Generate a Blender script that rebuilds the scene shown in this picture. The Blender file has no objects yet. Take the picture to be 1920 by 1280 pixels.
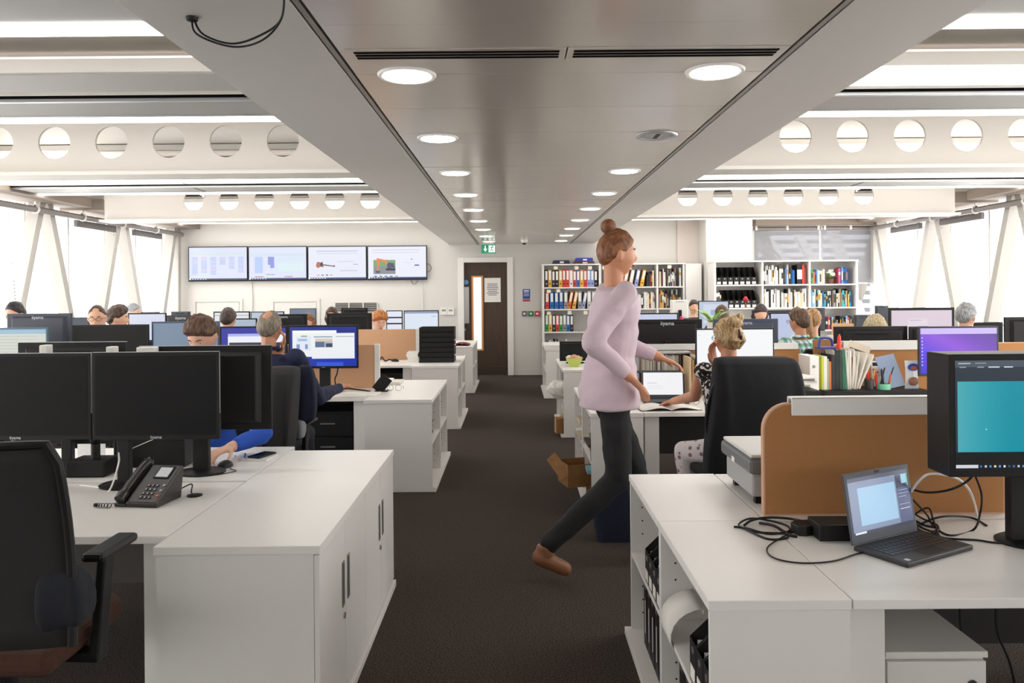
import bpy, bmesh, math, random
from mathutils import Vector, Matrix, Euler
random.seed(7)
S = bpy.context.scene
COL = S.collection
PI = math.pi
# ------------------------------------------------------------------ camera
F, VX, VY, RL, EYE = 1460.0, 964.0, 548.0, 0.0085, 1.57
cam = bpy.data.objects.new('camera', bpy.data.cameras.new('camera'))
COL.objects.link(cam)
cam.data.sensor_width = 36.0
cam.data.lens = 36.0 * F / 1920.0
cam.data.shift_x = -(VX - 960) / 1920.0
cam.data.shift_y = -(640 - VY) / 1920.0
cam.data.clip_start = 0.05
cam.matrix_world = Matrix(((math.cos(RL), math.sin(RL), 0, 0), (0, 0, -1, 0), (-math.sin(RL), math.cos(RL), 0, EYE), (0, 0, 0, 1)))
S.camera = cam
# ------------------------------------------------------------------ view and light
S.view_settings.view_transform = 'Standard'
S.view_settings.look = 'None'
S.view_settings.gamma = 1.0
S.view_settings.use_curve_mapping = False
S.view_settings.exposure = 0.0
W = bpy.data.worlds.new('sky'); S.world = W; W.use_nodes = True
WN = W.node_tree
bgn = WN.nodes['Background']
bgn.inputs[0].default_value = (1.0, 0.985, 0.96, 1)
bgn.inputs[1].default_value = 5.9
S.cycles.max_bounces = 7
S.cycles.diffuse_bounces = 4
S.cycles.glossy_bounces = 3
S.cycles.transparent_max_bounces = 10
S.cycles.sample_clamp_indirect = 6.0
S.cycles.caustics_reflective = False
S.cycles.caustics_refractive = False

def area(name, loc, sx, sy, power, rot=(0, 0, 0), col=(1, 0.96, 0.9)):
    l = bpy.data.lights.new(name, 'AREA'); l.shape = 'RECTANGLE'; l.size = sx; l.size_y = sy
    l.energy = power; l.color = col
    o = bpy.data.objects.new(name, l); COL.objects.link(o); o.location = loc; o.rotation_euler = rot
    return o
RAFT_LAMP, STRIP_LAMP, DOWN_LAMP = 7.0, 8.0, 12.0      # brightness of the lamps in the room

# ------------------------------------------------------------------ helpers
def P(px, py, Y):
    u = (px - VX) / F; v = (VY - py) / F
    return Vector(((u + RL * v) * Y, Y, EYE + (v - RL * u) * Y))

def lin(h):
    h = h.lstrip('#'); r = []
    for i in (0, 2, 4):
        c = int(h[i:i+2], 16) / 255
        r.append(c / 12.92 if c <= 0.04045 else ((c + 0.055) / 1.055) ** 2.4)
    return (*r, 1)

MATS = {}
def mat(name, col='#808080', rough=0.55, metal=0.0, spec=0.5, emit=None, es=1.0, noise=None, bump=None, alpha=None, wave=None):
    """noise=(scale, other colour, amount) ; bump=(scale, strength) ; wave=(scale, other colour, vector scale)"""
    if name in MATS: return MATS[name]
    m = bpy.data.materials.new(name); m.use_nodes = True; MATS[name] = m
    nt = m.node_tree; N = nt.nodes; L = nt.links
    b = N['Principled BSDF']
    b.inputs['Base Color'].default_value = lin(col)
    b.inputs['Roughness'].default_value = rough
    b.inputs['Metallic'].default_value = metal
    b.inputs['Specular IOR Level'].default_value = spec
    if emit:
        b.inputs['Emission Color'].default_value = lin(emit); b.inputs['Emission Strength'].default_value = es
    if alpha is not None: b.inputs['Alpha'].default_value = alpha
    if noise or bump or wave:
        tc = N.new('ShaderNodeTexCoord')
    if noise:
        mp = N.new('ShaderNodeMapping'); L.new(tc.outputs['Object'], mp.inputs[0])
        if len(noise) > 3: mp.inputs['Scale'].default_value = noise[3]
        n = N.new('ShaderNodeTexNoise'); n.inputs['Scale'].default_value = noise[0]; n.inputs['Detail'].default_value = 4
        L.new(mp.outputs[0], n.inputs['Vector'])
        r = N.new('ShaderNodeValToRGB'); r.color_ramp.elements[0].position = 0.5 - noise[2] / 2; r.color_ramp.elements[1].position = 0.5 + noise[2] / 2
        r.color_ramp.elements[0].color = lin(col); r.color_ramp.elements[1].color = lin(noise[1])
        L.new(n.outputs['Fac'], r.inputs[0]); L.new(r.outputs[0], b.inputs['Base Color'])
    if wave:
        mp = N.new('ShaderNodeMapping'); L.new(tc.outputs['Object'], mp.inputs[0]); mp.inputs['Scale'].default_value = wave[2]
        n = N.new('ShaderNodeTexNoise'); n.inputs['Scale'].default_value = wave[0]; n.inputs['Detail'].default_value = 3
        L.new(mp.outputs[0], n.inputs['Vector'])
        r = N.new('ShaderNodeValToRGB'); r.color_ramp.elements[0].position = 0.4; r.color_ramp.elements[1].position = 0.6
        r.color_ramp.elements[0].color = lin(col); r.color_ramp.elements[1].color = lin(wave[1])
        L.new(n.outputs['Fac'], r.inputs[0]); L.new(r.outputs[0], b.inputs['Base Color'])
        bp = N.new('ShaderNodeBump'); bp.inputs['Strength'].default_value = 0.4; bp.inputs['Distance'].default_value = 0.004
        L.new(n.outputs['Fac'], bp.inputs['Height']); L.new(bp.outputs[0], b.inputs['Normal'])
    if bump:
        n = N.new('ShaderNodeTexNoise'); n.inputs['Scale'].default_value = bump[0]; n.inputs['Detail'].default_value = 3
        L.new(tc.outputs['Object'], n.inputs['Vector'])
        bp = N.new('ShaderNodeBump'); bp.inputs['Strength'].default_value = bump[1]; bp.inputs['Distance'].default_value = 0.01
        L.new(n.outputs['Fac'], bp.inputs['Height']); L.new(bp.outputs[0], b.inputs['Normal'])
    return m

def screen_mat(col, es=1.0):
    return mat('screen_' + col.strip('#') + str(es), '#050505', 0.3, emit=col, es=es)
def plain(col, rough=0.6):
    return mat('plain_' + col.strip('#') + str(rough), col, rough)

class MB:
    def __init__(s): s.v = []; s.f = []; s.mi = []; s.mats = []
    def _m(s, m):
        if m is None: return 0
        if m not in s.mats: s.mats.append(m)
        return s.mats.index(m)
    def add(s, vs, fs, m=None, M=None):
        k = len(s.v); i = s._m(m)
        s.v += [tuple(M @ Vector(p)) if M is not None else tuple(p) for p in vs]
        s.f += [tuple(k + a for a in f) for f in fs]; s.mi += [i] * len(fs)
        return s
    def box(s, x0, y0, z0, x1, y1, z1, m=None, M=None):
        x0, x1 = min(x0, x1), max(x0, x1); y0, y1 = min(y0, y1), max(y0, y1); z0, z1 = min(z0, z1), max(z0, z1)
        vs = [(x0,y0,z0),(x1,y0,z0),(x1,y1,z0),(x0,y1,z0),(x0,y0,z1),(x1,y0,z1),(x1,y1,z1),(x0,y1,z1)]
        return s.add(vs, [(0,3,2,1),(4,5,6,7),(0,1,5,4),(1,2,6,5),(2,3,7,6),(3,0,4,7)], m, M)
    def bar(s, a, b, w, t, m=None, up=(0, 0, 1)):
        a = Vector(a); b = Vector(b); d = (b - a); ln = d.length; d.normalize()
        u = Vector(up); x = d.cross(u)
        if x.length < 1e-4: x = d.cross(Vector((1, 0, 0)))
        x.normalize(); z = x.cross(d)
        M = Matrix(((x.x, d.x, z.x, a.x), (x.y, d.y, z.y, a.y), (x.z, d.z, z.z, a.z), (0, 0, 0, 1)))
        return s.box(-w/2, 0, -t/2, w/2, ln, t/2, m, M)
    def quad(s, a, b, c, d, m=None): return s.add([a, b, c, d], [(0, 1, 2, 3)], m)
    def prism(s, poly, z0, z1, m=None, M=None):
        n = len(poly)
        vs = [(p[0], p[1], z0) for p in poly] + [(p[0], p[1], z1) for p in poly]
        fs = [tuple(range(n-1, -1, -1)), tuple(range(n, 2*n))] + [(i, (i+1) % n, n+(i+1) % n, n+i) for i in range(n)]
        return s.add(vs, fs, m, M)
    def lathe(s, prof, n=24, m=None, M=None):
        vs = []; fs = []
        for r, z in prof:
            for k in range(n):
                a = 2*PI*k/n; vs.append((r*math.cos(a), r*math.sin(a), z))
        for i in range(len(prof)-1):
            for k in range(n):
                fs.append((i*n+k, i*n+(k+1) % n, (i+1)*n+(k+1) % n, (i+1)*n+k))
        fs.append(tuple(range(n-1, -1, -1))); k = (len(prof)-1)*n; fs.append(tuple(range(k, k+n)))
        return s.add(vs, fs, m, M)
    def cyl(s, a, b, r, m=None, n=12, r2=None): return s.tube([a, b], [r, r if r2 is None else r2], m, n)
    def tube(s, pts, r, m=None, n=8):
        pts = [Vector(p) for p in pts]
        if not isinstance(r, (list, tuple)): r = [r]*len(pts)
        vs = []; fs = []; prev = None
        for i, p in enumerate(pts):
            t = (pts[min(i+1, len(pts)-1)] - pts[max(i-1, 0)])
            if t.length < 1e-9: t = Vector((0, 0, 1))
            t.normalize()
            if prev is None:
                x = t.cross(Vector((0, 0, 1)))
                if x.length < 1e-3: x = t.cross(Vector((1, 0, 0)))
            else:
                x = prev - t * prev.dot(t)
            x.normalize(); prev = x; y = t.cross(x)
            for k in range(n):
                a = 2*PI*k/n; vs.append(tuple(p + (x*math.cos(a) + y*math.sin(a))*r[i]))
        for i in range(len(pts)-1):
            for k in range(n): fs.append((i*n+k, i*n+(k+1) % n, (i+1)*n+(k+1) % n, (i+1)*n+k))
        fs.append(tuple(range(n-1, -1, -1))); k = (len(pts)-1)*n; fs.append(tuple(range(k, k+n)))
        return s.add(vs, fs, m)
    def ball(s, c, r, m=None, n=12, M=None):
        if not isinstance(r, (list, tuple)): r = (r, r, r)
        vs = []; fs = []; h = n//2
        for i in range(h+1):
            th = PI*i/h
            for k in range(n):
                a = 2*PI*k/n
                vs.append((c[0]+r[0]*math.sin(th)*math.cos(a), c[1]+r[1]*math.sin(th)*math.sin(a), c[2]+r[2]*math.cos(th)))
        for i in range(h):
            for k in range(n): fs.append((i*n+k, (i+1)*n+k, (i+1)*n+(k+1) % n, i*n+(k+1) % n))
        return s.add(vs, fs, m, M)
    def mesh(s, name, smooth=False):
        me = bpy.data.meshes.new(name); me.from_pydata(s.v, [], s.f)
        for m in s.mats: me.materials.append(m)
        if s.mats: me.polygons.foreach_set('material_index', s.mi)
        if smooth: me.polygons.foreach_set('use_smooth', [True]*len(me.polygons))
        me.update(); return me
    def build(s, name, parent=None, m=None, loc=None, rot=None, bevel=0, smooth=False, seg=2):
        if m is not None: s.mats = [m]; s.mi = [0]*len(s.f)
        me = s.mesh(name, smooth)
        if smooth:
            bm = bmesh.new(); bm.from_mesh(me); bmesh.ops.remove_doubles(bm, verts=bm.verts, dist=1e-5)
            bm.normal_update()
            for e in bm.edges:
                if len(e.link_faces) == 2 and e.calc_face_angle(0) > 0.7: e.smooth = False
            bm.to_mesh(me); bm.free()
        o = bpy.data.objects.new(name, me); COL.objects.link(o)
        if parent is not None: o.parent = parent
        if loc is not None: o.location = loc
        if rot is not None: o.rotation_euler = rot
        if bevel:
            b = o.modifiers.new('b', 'BEVEL'); b.width = bevel; b.segments = seg; b.limit_method = 'ANGLE'; b.angle_limit = 0.6
        return o

def tag(o, label=None, cat=None, group=None, kind=None):
    if label: o['label'] = label
    if cat: o['category'] = cat
    if group: o['group'] = group
    if kind: o['kind'] = kind
    return o
def thing(name, label, cat, loc=(0, 0, 0), rz=0, group=None):
    o = bpy.data.objects.new(name, None); COL.objects.link(o); o.empty_display_size = 0.1
    o.location = loc; o.rotation_euler = (0, 0, rz)
    return tag(o, label, cat, group)
KIDS = {}
def kids(o): return [c for c in COL.objects if c.parent == o]
def dup(o, loc=None, rz=None, label=None, parent=None, _k=None):
    c = o.copy(); COL.objects.link(c)
    if parent is not None: c.parent = parent
    if loc is not None: c.location = loc
    if rz is not None: c.rotation_euler = (0, 0, rz)
    if label: c['label'] = label
    for ch in (list(o.children)): dup(ch, parent=c)
    return c
def struct(name, mb, m=None, **k):
    o = mb.build(name, None, m, **k); o['kind'] = 'structure'; return o
def box(name, parent, m, x0, y0, z0, x1, y1, z1, bevel=0, **k):
    return MB().box(x0, y0, z0, x1, y1, z1).build(name, parent, m, bevel=bevel, **k)
def text(body, size, parent, loc, rot, m, name='lettering', align='CENTER', ext=0.0004):
    cu = bpy.data.curves.new(name, 'FONT'); cu.body = body; cu.size = size; cu.align_x = align; cu.align_y = 'CENTER'; cu.extrude = ext
    cu.resolution_u = 3
    cu.materials.append(m)
    t = bpy.data.objects.new('tmp', cu); COL.objects.link(t)
    me = bpy.data.meshes.new_from_object(t.evaluated_get(bpy.context.evaluated_depsgraph_get())); bpy.data.objects.remove(t)
    me.name = name
    o = bpy.data.objects.new(name, me); COL.objects.link(o); o.parent = parent; o.location = loc; o.rotation_euler = rot
    return o
def spline(pts, n=8):
    pts = [Vector(p) for p in pts]; out = []
    for i in range(len(pts)-1):
        p0 = pts[max(i-1, 0)]; p1 = pts[i]; p2 = pts[i+1]; p3 = pts[min(i+2, len(pts)-1)]
        for k in range(n):
            t = k/n
            out.append(0.5*((2*p1)+(-p0+p2)*t+(2*p0-5*p1+4*p2-p3)*t*t+(-p0+3*p1-3*p2+p3)*t*t*t))
    out.append(pts[-1]); return out
def cable(label, pts, r=0.003, m=None, n=8, cat='cable', name='cable', group=None):
    o = MB().tube(spline(pts, n), r, n=6).build(name, None, m or BLACK_PL, smooth=True)
    return tag(o, label, cat, group)

# ------------------------------------------------------------------ materials
WALLW = mat('wall_paint', '#d3d0cb', 0.75, bump=(60, 0.03))
LAM = mat('white_laminate', '#efece8', 0.36, bump=(300, 0.02))
LAM2 = mat('white_panel_laminate', '#e9e6e2', 0.5)
CEILW = mat('ceiling_paint', '#e4e1dc', 0.6)
METALW = mat('coated_steel_panel', '#d3ccc4', 0.2, metal=0.35, bump=(2.2, 0.05))
SOFW = mat('soffit_paint', '#d6d3ce', 0.5)
BLACK_PL = mat('black_plastic', '#161516', 0.5, spec=0.3)
BLACK_MT = mat('black_matt', '#1a1a1a', 0.8, spec=0.2)
DARKGAP = mat('dark_gap', '#0a0705', 0.95, spec=0.05)
GREYPL = mat('grey_plastic', '#8d9093', 0.45)
ALU = mat('aluminium', '#b9bbbd', 0.35, metal=0.9)
STEEL = mat('brushed_steel', '#a9a9a6', 0.3, metal=1.0)
SCREEN_OFF = mat('dark_screen_glass', '#121213', 0.45, spec=0.2)
TAN = mat('tan_fabric_board', '#b07c4b', 0.85, noise=(400, '#a47142', 0.6), bump=(900, 0.1))
TANL = mat('pale_tan_board', '#cfa380', 0.85, noise=(400, '#c99b77', 0.6))
CARPET = mat('carpet', '#292523', 0.97, spec=0.1, noise=(160, '#5c524c', 0.26), bump=(350, 0.5))
WOOD_D = mat('dark_wood_veneer', '#38291f', 0.5, noise=(5, '#493628', 0.5, (9, 9, 0.8)))
WHITE_PL = mat('white_plastic', '#eceae6', 0.4)
PAPER = mat('white_paper', '#ece9e3', 0.8)
CARD = mat('brown_cardboard', '#9a6f43', 0.85, noise=(20, '#86603a', 0.5))
NAVY = mat('navy_cloth', '#151a30', 0.9, bump=(25, 0.4))
BROWNBULK = mat('taupe_bulkhead', '#8d8076', 0.7)
ordn = 'first second third fourth fifth sixth seventh eighth ninth tenth eleventh twelfth thirteenth fourteenth fifteenth sixteenth seventeenth eighteenth nineteenth twentieth'.split()
ordn += ['twenty-'+w for w in ordn[:9]] + ['thirtieth'] + ['thirty-'+w for w in ordn[:9]] + ['fortieth'] + ['forty-'+w for w in ordn[:9]]
# ================================================================== the room
XL, XR, YB, YF, ZC = -6.5, 6.95, -3.0, 14.8, 3.3
SOF = 2.487
struct('floor', MB().box(XL-0.3, YB-0.3, -0.1, XR+0.3, YF+0.3, 0), CARPET)
struct('ceiling', MB().box(XL-0.3, YB-0.3, ZC, XR+0.3, YF+0.3, ZC+0.2), CEILW)
# far wall with the door opening (door_1 at px 865..955)
dx0, dx1 = P(866, 600, YF).x, P(956, 600, YF).x
DZ = 2.19
fw = MB()
fw.box(XL-0.3, YF, 0, dx0, YF+0.2, ZC); fw.box(dx0, YF, DZ, dx1, YF+0.2, ZC)
xw = P(1412, 450, YF).x; xw2 = P(1646, 450, YF).x; 
fw.box(dx1, YF, 0, xw, YF+0.2, ZC); fw.box(xw, YF, 0, XR+0.3, YF+0.2, 0.5); fw.box(xw, YF, 2.86, XR+0.3, YF+0.2, ZC)
struct('wall_back', fw, WALLW)
fb = MB(); fb.box(XL-0.3, YB-0.2, 0, XR+0.3, YB, 1.7); fb.box(XL-0.3, YB-0.2, 2.5, XR+0.3, YB, ZC)
for xx in (XL-0.3, -4.2, -1.7, 0.8, 3.3, 5.8): fb.box(xx, YB-0.2, 1.7, xx+(0.35 if xx > XL else 0.5), YB, 2.5)  # openings added in the unseen wall to light the near fronts
struct('wall_front', fb, mat('front_wall_paint', '#9c9995', 0.75))
# pier between the two bookcases
pa, pb = P(1324, 450, 14.15).x, P(1411, 450, 14.15).x
struct('wall_pier', MB().box(pa, 14.15, 0, pb, YF, ZC), WALLW)
pc = P(1275, 450, 14.5).x
struct('wall_recess', MB().box(pc, 14.73, 0, pa-0.001, YF-0.001, ZC), mat('taupe_paint', '#d3cac3', 0.75))
struct('baseboard_back', MB().box(dx1+0.12, YF-0.02, 0, 0.72, YF, 0.11), WALLW)
struct('baseboard_window', MB().box(XL, YF-0.02, 0, dx0-0.1, YF, 0.11), WALLW)

FRAME_W = mat('window_frame_white', '#d9d8d5', 0.5)
glass = bpy.data.materials.new('window_glass'); glass.use_nodes = True
_n = glass.node_tree; _n.nodes.clear()
_o = _n.nodes.new('ShaderNodeOutputMaterial'); _mx = _n.nodes.new('ShaderNodeMixShader'); _t = _n.nodes.new('ShaderNodeBsdfTransparent'); _g = _n.nodes.new('ShaderNodeBsdfGlossy')
_g.inputs['Roughness'].default_value = 0.02; _mx.inputs[0].default_value = 0.06
_n.links.new(_t.outputs[0], _mx.inputs[1]); _n.links.new(_g.outputs[0], _mx.inputs[2]); _n.links.new(_mx.outputs[0], _o.inputs[0])
GLASS = glass
def side_window(n, x, s, ys):
    """glazing, mullions, sill wall and header along one long side; s = +1 when the room lies to +x"""
    side = 'left' if s > 0 else 'right'
    w = MB(); xo = x - s*0.25
    w.box(x, YB-0.3, 0, xo, YF+0.2, 0.35); w.box(x, YB-0.3, 2.9, xo, YF+0.2, ZC); w.box(x, YB-0.3, 0, xo, YB+1.2, ZC)
    struct('wall_' + side, w, WALLW)
    g = struct('window_%d' % n, MB().box(x - s*0.12, YB+1.2, 0.35, x - s*0.125, YF, 2.9), GLASS)
    y = YB+1.25; k = 0
    while y < YF+0.1:
        box('mullion', g, FRAME_W, x-s*0.2, y-0.02, 0.35, x-s*0.08, y+0.02, 2.9); y += 1.02
    box('transom', g, FRAME_W, x-s*0.16, YB+1.2, 1.02, x-s*0.09, YF, 1.05)
side_window(1, XL, 1, None); side_window(2, XR, -1, None)
# back window beside the right corner, with its roller blinds
struct('window_4', MB().box(XL+0.2, YB-0.1, 1.7, XR, YB-0.095, 2.5), GLASS)  # unseen glazing behind the camera, added to let in more light
g3 = struct('window_3', MB().box(xw, YF+0.1, 0.5, XR, YF+0.105, 2.86), GLASS)
for px in (1416, 1538, 1646): 
    xx = P(px, 450, YF+0.1).x; box('mullion', g3, FRAME_W, xx-0.025, YF+0.03, 0.5, xx+0.025, YF+0.16, 2.86)
# structural zig-zag struts standing inside the glass
STRUT = mat('strut_paint', '#b4b0aa', 0.6)
def struts(x, s):
    k = 0
    for i in range(-3, 6):
        yt = 10.5 + 2.05*i - 4.1*0
        if yt < -1: continue
        for d in (-1, 1):
            yb = yt + d*0.96
            if yb > YF-0.05: yb = YF-0.08
            k += 1
            o = MB(); o.bar((x+s*0.13, yt+d*0.07, 2.86), (x+s*0.13, yt+d*0.99 if yt+d*0.99 < YF-0.06 else YF-0.2, 0.0), 0.16, 0.11)
            ob = o.build('facade_strut', None, STRUT); ob['kind'] = 'structure'
struts(XL, 1); struts(XR, -1)
# --- long roller-blind tubes, brackets, bulkheads and pull chains along the window walls
def blind_run(x, s, side):
    o = thing('roller_blind', 'long grey blind tube under the bulkhead of the %s' % side, 'blind', (x+s*0.3, 10.0, 2.70))
    MB().tube([(0, -8, 0), (0, 4.55, 0)], 0.042, n=12).build('tube', o, mat('blind_tube', '#8b8583', 0.5, metal=0.3), smooth=True)
    for y in (-4, -2.4, -1.1, 0.1, 1.2, 2.35, 3.5):
        b = MB(); b.tube([(0, y-0.012, 0), (0, y+0.012, 0)], 0.058, n=12); b.box(-0.012, y-0.012, 0.02, 0.012, y+0.012, 0.1)
        b.build('bracket', o, WHITE_PL)
    for y0, y1 in ((-3.2, -1.2), (1.2, 2.3), (2.9, 3.9)):
        box('blind_roll', o, mat('blind_cloth_dark', '#6f6b6c', 0.8), -s*0.10-0.03, y0, -0.13, -s*0.10+0.03, y1, -0.03, bevel=0.01)
    b = MB()
    for k, (y0, y1) in enumerate(((YB+0.1, 8.6), (8.75, 11.0), (11.15, 13.0), (13.1, YF-0.01))):
        b.box(x+s*0.0, y0, 2.80+0.02*(k % 2), x+s*(0.62-0.08*(k % 2)), y1, 2.96)
    struct('trim_bulkhead_%s' % ('left' if s > 0 else 'right'), b, BROWNBULK)
    # hanging bead chains
    for _q, y in enumerate((9.75, 11.2, 12.3, 13.6)):
        c = MB()
        for q in range(34): c.ball((x+s*0.18, y + 0.16*(q/34.0)**1.0, 2.62-q*0.045), 0.0075, n=6)
        tag(c.build('blind_chain', None, mat('chain_grey', '#55585c', 0.4)), 'thin beaded blind chain, %s from the camera, by the %s' % (ordn[_q], side), 'chain', 'blind chains, %s' % side)
blind_run(XL, 1, 'window wall beyond the screens')
blind_run(XR, -1, 'window wall beside the bookcase corner')
# back roller blinds (translucent cloth) and head tube
BLINDC = bpy.data.materials.new('translucent_blind'); BLINDC.use_nodes = True
_n = BLINDC.node_tree; _n.nodes.clear(); _o = _n.nodes.new('ShaderNodeOutputMaterial'); _mx = _n.nodes.new('ShaderNodeMixShader'); _t = _n.nodes.new('ShaderNodeBsdfTransparent'); _g = _n.nodes.new('ShaderNodeBsdfDiffuse')
_t.inputs[0].default_value = (0.55, 0.56, 0.6, 1); _g.inputs[0].default_value = (0.5, 0.5, 0.52, 1); _mx.inputs[0].default_value = 0.5
_n.links.new(_t.outputs[0], _mx.inputs[1]); _n.links.new(_g.outputs[0], _mx.inputs[2]); _n.links.new(_mx.outputs[0], _o.inputs[0])
for k, (a, b, zb, d) in enumerate(((1413, 1537, 490, 'the bookcase pier'), (1541, 1646, 530, 'the window corner'))):
    x0 = P(a, 430, YF-0.1).x; x1 = P(b, 430, YF-0.1).x; z0 = P(a, zb, YF-0.1).z
    o = thing('roller_blind', 'grey see-through roller blind drawn partly down nearest %s' % d, 'blind', ((x0+x1)/2, YF-0.1, 2.7))
    w = (x1-x0)/2
    MB().tube([(-w, 0, 0.03), (w, 0, 0.03)], 0.04, n=12).build('tube', o, mat('blind_tube'), smooth=True)
    box('cloth', o, BLINDC, -w+0.01, -0.002, z0-2.7, w-0.01, 0.002, 0.02)
    box('bottom_bar', o, WHITE_PL, -w+0.01, -0.008, z0-2.72, w-0.01, 0.008, z0-2.7)
    for q in (-w+0.04, 0, w-0.04): box('bracket', o, WHITE_PL, q-0.02, -0.05, 0, q+0.02, 0.02, 0.12)
struct('trim_blind_box', MB().box(P(1408, 430, YF).x, YF-0.3, 2.78, XR, YF-0.0, 2.92), BROWNBULK)
# building outside with horizontal louvres
ob = thing('louvred_building', 'grey building with horizontal louvres seen through the roller blinds', 'building', (7.9, 22, 0))
box('wall', ob, plain('#5f6266'), -2.3, 0, -3, 2.3, 3, 5.2)
for k in range(26):
    MB().box(-2.25, -0.16, 0.1+k*0.24, 2.25, 0.0, 0.22+k*0.24).build('louvre', ob, plain('#c4c8cd'))

for pa_, pb_ in (((1424, 420), (1462, 560)), ((1648, 430), (1605, 560))):
    o = MB().bar(P(pa_[0], pa_[1], 15.3), P(pb_[0], pb_[1], 15.3), 0.22, 0.12, up=(0, 1, 0)).build('facade_strut', None, plain('#7d7873')); o['kind'] = 'structure'
# ------------------------------------------------------------------ central soffit
sx0, sx1 = -1.23, 1.52
ix0, ix1 = -0.69, 1.085
b = MB()
b.box(sx0, YB, SOF, ix0-0.006, YF, ZC-0.001); b.box(ix1+0.006, YB, SOF, sx1, YF, ZC-0.001)
b.box(ix0-0.006, YB, SOF+0.05, ix1+0.006, YF, SOF+0.07)
sf = struct('ceiling_soffit', b, SOFW)
# long shadow-gap strips
for a, c in ((ix0-0.006, ix0+0.03), (ix1-0.03, ix1+0.006)):
    m = (a+c)/2
    bb = MB(); bb.box(a+0.008, YB, SOF+0.002, c-0.008, YF-0.01, SOF+0.03); bb.build('edge_trim', sf, mat('trim_metal', '#9a958d', 0.4, metal=0.4))
# cross panels: each one a metal pan with its own joint
y = 1.45; i = 0
HOLES_Y = (2.93, 3.09)
while y < YF-0.02:
    y1 = min(y+0.3005, YF-0.01)
    if y1 > 2.88 and y < 3.10:      # the wide pan that holds the air slots
        pass
    pn = MB().box(ix0+0.034, y, SOF + random.uniform(-0.0008, 0.0012), ix1-0.034, y1, SOF+0.028).build('panel', sf, METALW, bevel=0.0012, seg=1)
    pn.rotation_euler = (0, 0, 0)
    y += 0.302; i += 1
box('panel', sf, METALW, ix0+0.034, YB, SOF, ix1-0.034, 1.445, SOF+0.028)
# slot diffusers
for k, (a, c) in enumerate(((667, 1048), (1075, 1455))):
    xa, xc = P(a, 98, 2.99).x, P(c, 97, 2.99).x
    o = thing('air_slot_diffuser', 'three slot air diffuser in the soffit, on the %s half' % ('door' if k == 0 else 'bookcase'), 'air vent', ((xa+xc)/2, 2.99, SOF-0.002))
    w = (xc-xa)/2
    box('face_plate', o, METALW, -w-0.03, -0.07, -0.001, w+0.03, 0.07, 0.002)
    for q in (-0.034, 0, 0.034):
        box('slot', o, DARKGAP, -w, q-0.0085, -0.0035, w, q+0.0085, -0.0011)
# downlights
LAMP = mat('downlight_disc', '#ffffff', 0.4, emit='#fff6ea', es=DOWN_LAMP)
proto = None
rows = (('nearer the exit sign', -0.442), ('nearer the binders', 0.845))
for k in range(9):
    for r, (nm, x) in enumerate(rows):
        yy = 3.27+1.33*k + (-0.02 if r else 0)
        off = (r == 1 and k == 1)
        lab = 'unlit dark recessed downlight in the soffit' if off else 'lit round downlight, %s from the slots in the soffit row %s' % (ordn[k], ('over the screen wall side' if r == 0 else 'over the binder side'))
        if proto is not None and not off:
            dup(proto, (x, yy, SOF), None, lab); continue
        o = thing('downlight', lab, 'light', (x, yy, SOF), group=None if off else 'downlights in the central soffit')
        MB().lathe([(0.098, -0.001), (0.1, -0.008), (0.118, -0.010), (0.123, -0.004), (0.124, 0.0)], 32).build('trim_ring', o, WHITE_PL if not off else ALU, smooth=True)
        d = MB()
        if off:
            d.lathe([(0.0975, -0.0075), (0.0976, -0.0076)], 32).build('reflector', o, mat('dim_reflector', '#5d5b58', 0.2, metal=0.9))
            MB().box(-0.012, -0.06, -0.0095, 0.012, 0.06, -0.008).build('lamp_tube', o, BLACK_PL)
        else:
            d.lathe([(0.1, -0.0112), (0.0995, -0.0085)], 32).build('diffuser', o, LAMP)
            proto = o
# CCTV dome and exit sign
c = P(983, 446, 13.6)
o = thing('security_camera', 'small white dome camera under the soffit near the door', 'camera', (c.x, 13.6, SOF))
MB().lathe([(0.06, 0), (0.062, -0.03), (0.05, -0.05), (0.04, -0.055)], 20).build('housing', o, WHITE_PL, smooth=True)
MB().ball((0, 0, -0.05), 0.038, n=14).build('lens_dome', o, BLACK_PL, smooth=True)
c0 = P(903, 475, 14.3); c1 = P(929, 458, 14.3)
o = thing('exit_sign', 'green and white running man exit sign hanging before the door', 'sign', ((c0.x+c1.x)/2, 14.3, c0.z))
w = (c1.x-c0.x)/2; h = c1.z-c0.z
GREEN = mat('exit_green', '#0d8f63', 0.5, emit='#109468', es=0.25); EW = mat('exit_white', '#ffffff', 0.5, emit='#eef7f2', es=0.9)
box('sign_panel', o, GREEN, -w, -0.01, 0, w, 0.01, h)
box('hanger', o, ALU, -w+0.02, -0.015, h, w-0.02, 0.015, SOF-c0.z, )
s = MB(); s.box(0.005, -0.012, 0.02, w-0.01, -0.0102, h-0.02); s.build('picture_field', o, EW)
def flatpoly(mb, pts, y): mb.add([(x, y, z) for x, z in pts], [tuple(range(len(pts)))])
s = MB(); q = h/0.18
flatpoly(s, [(-0.075*q, h*0.85), (-0.055*q, h*0.85), (-0.055*q, h*0.45), (-0.075*q, h*0.45)], -0.0112); flatpoly(s, [(-0.1*q, h*0.5), (-0.03*q, h*0.5), (-0.065*q, h*0.18)], -0.0112)
s.build('arrow', o, EW)
s = MB(); cx = w*0.5
s.ball((cx+0.01, -0.0125, h*0.8), (0.013, 0.001, 0.013), n=10)
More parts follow.
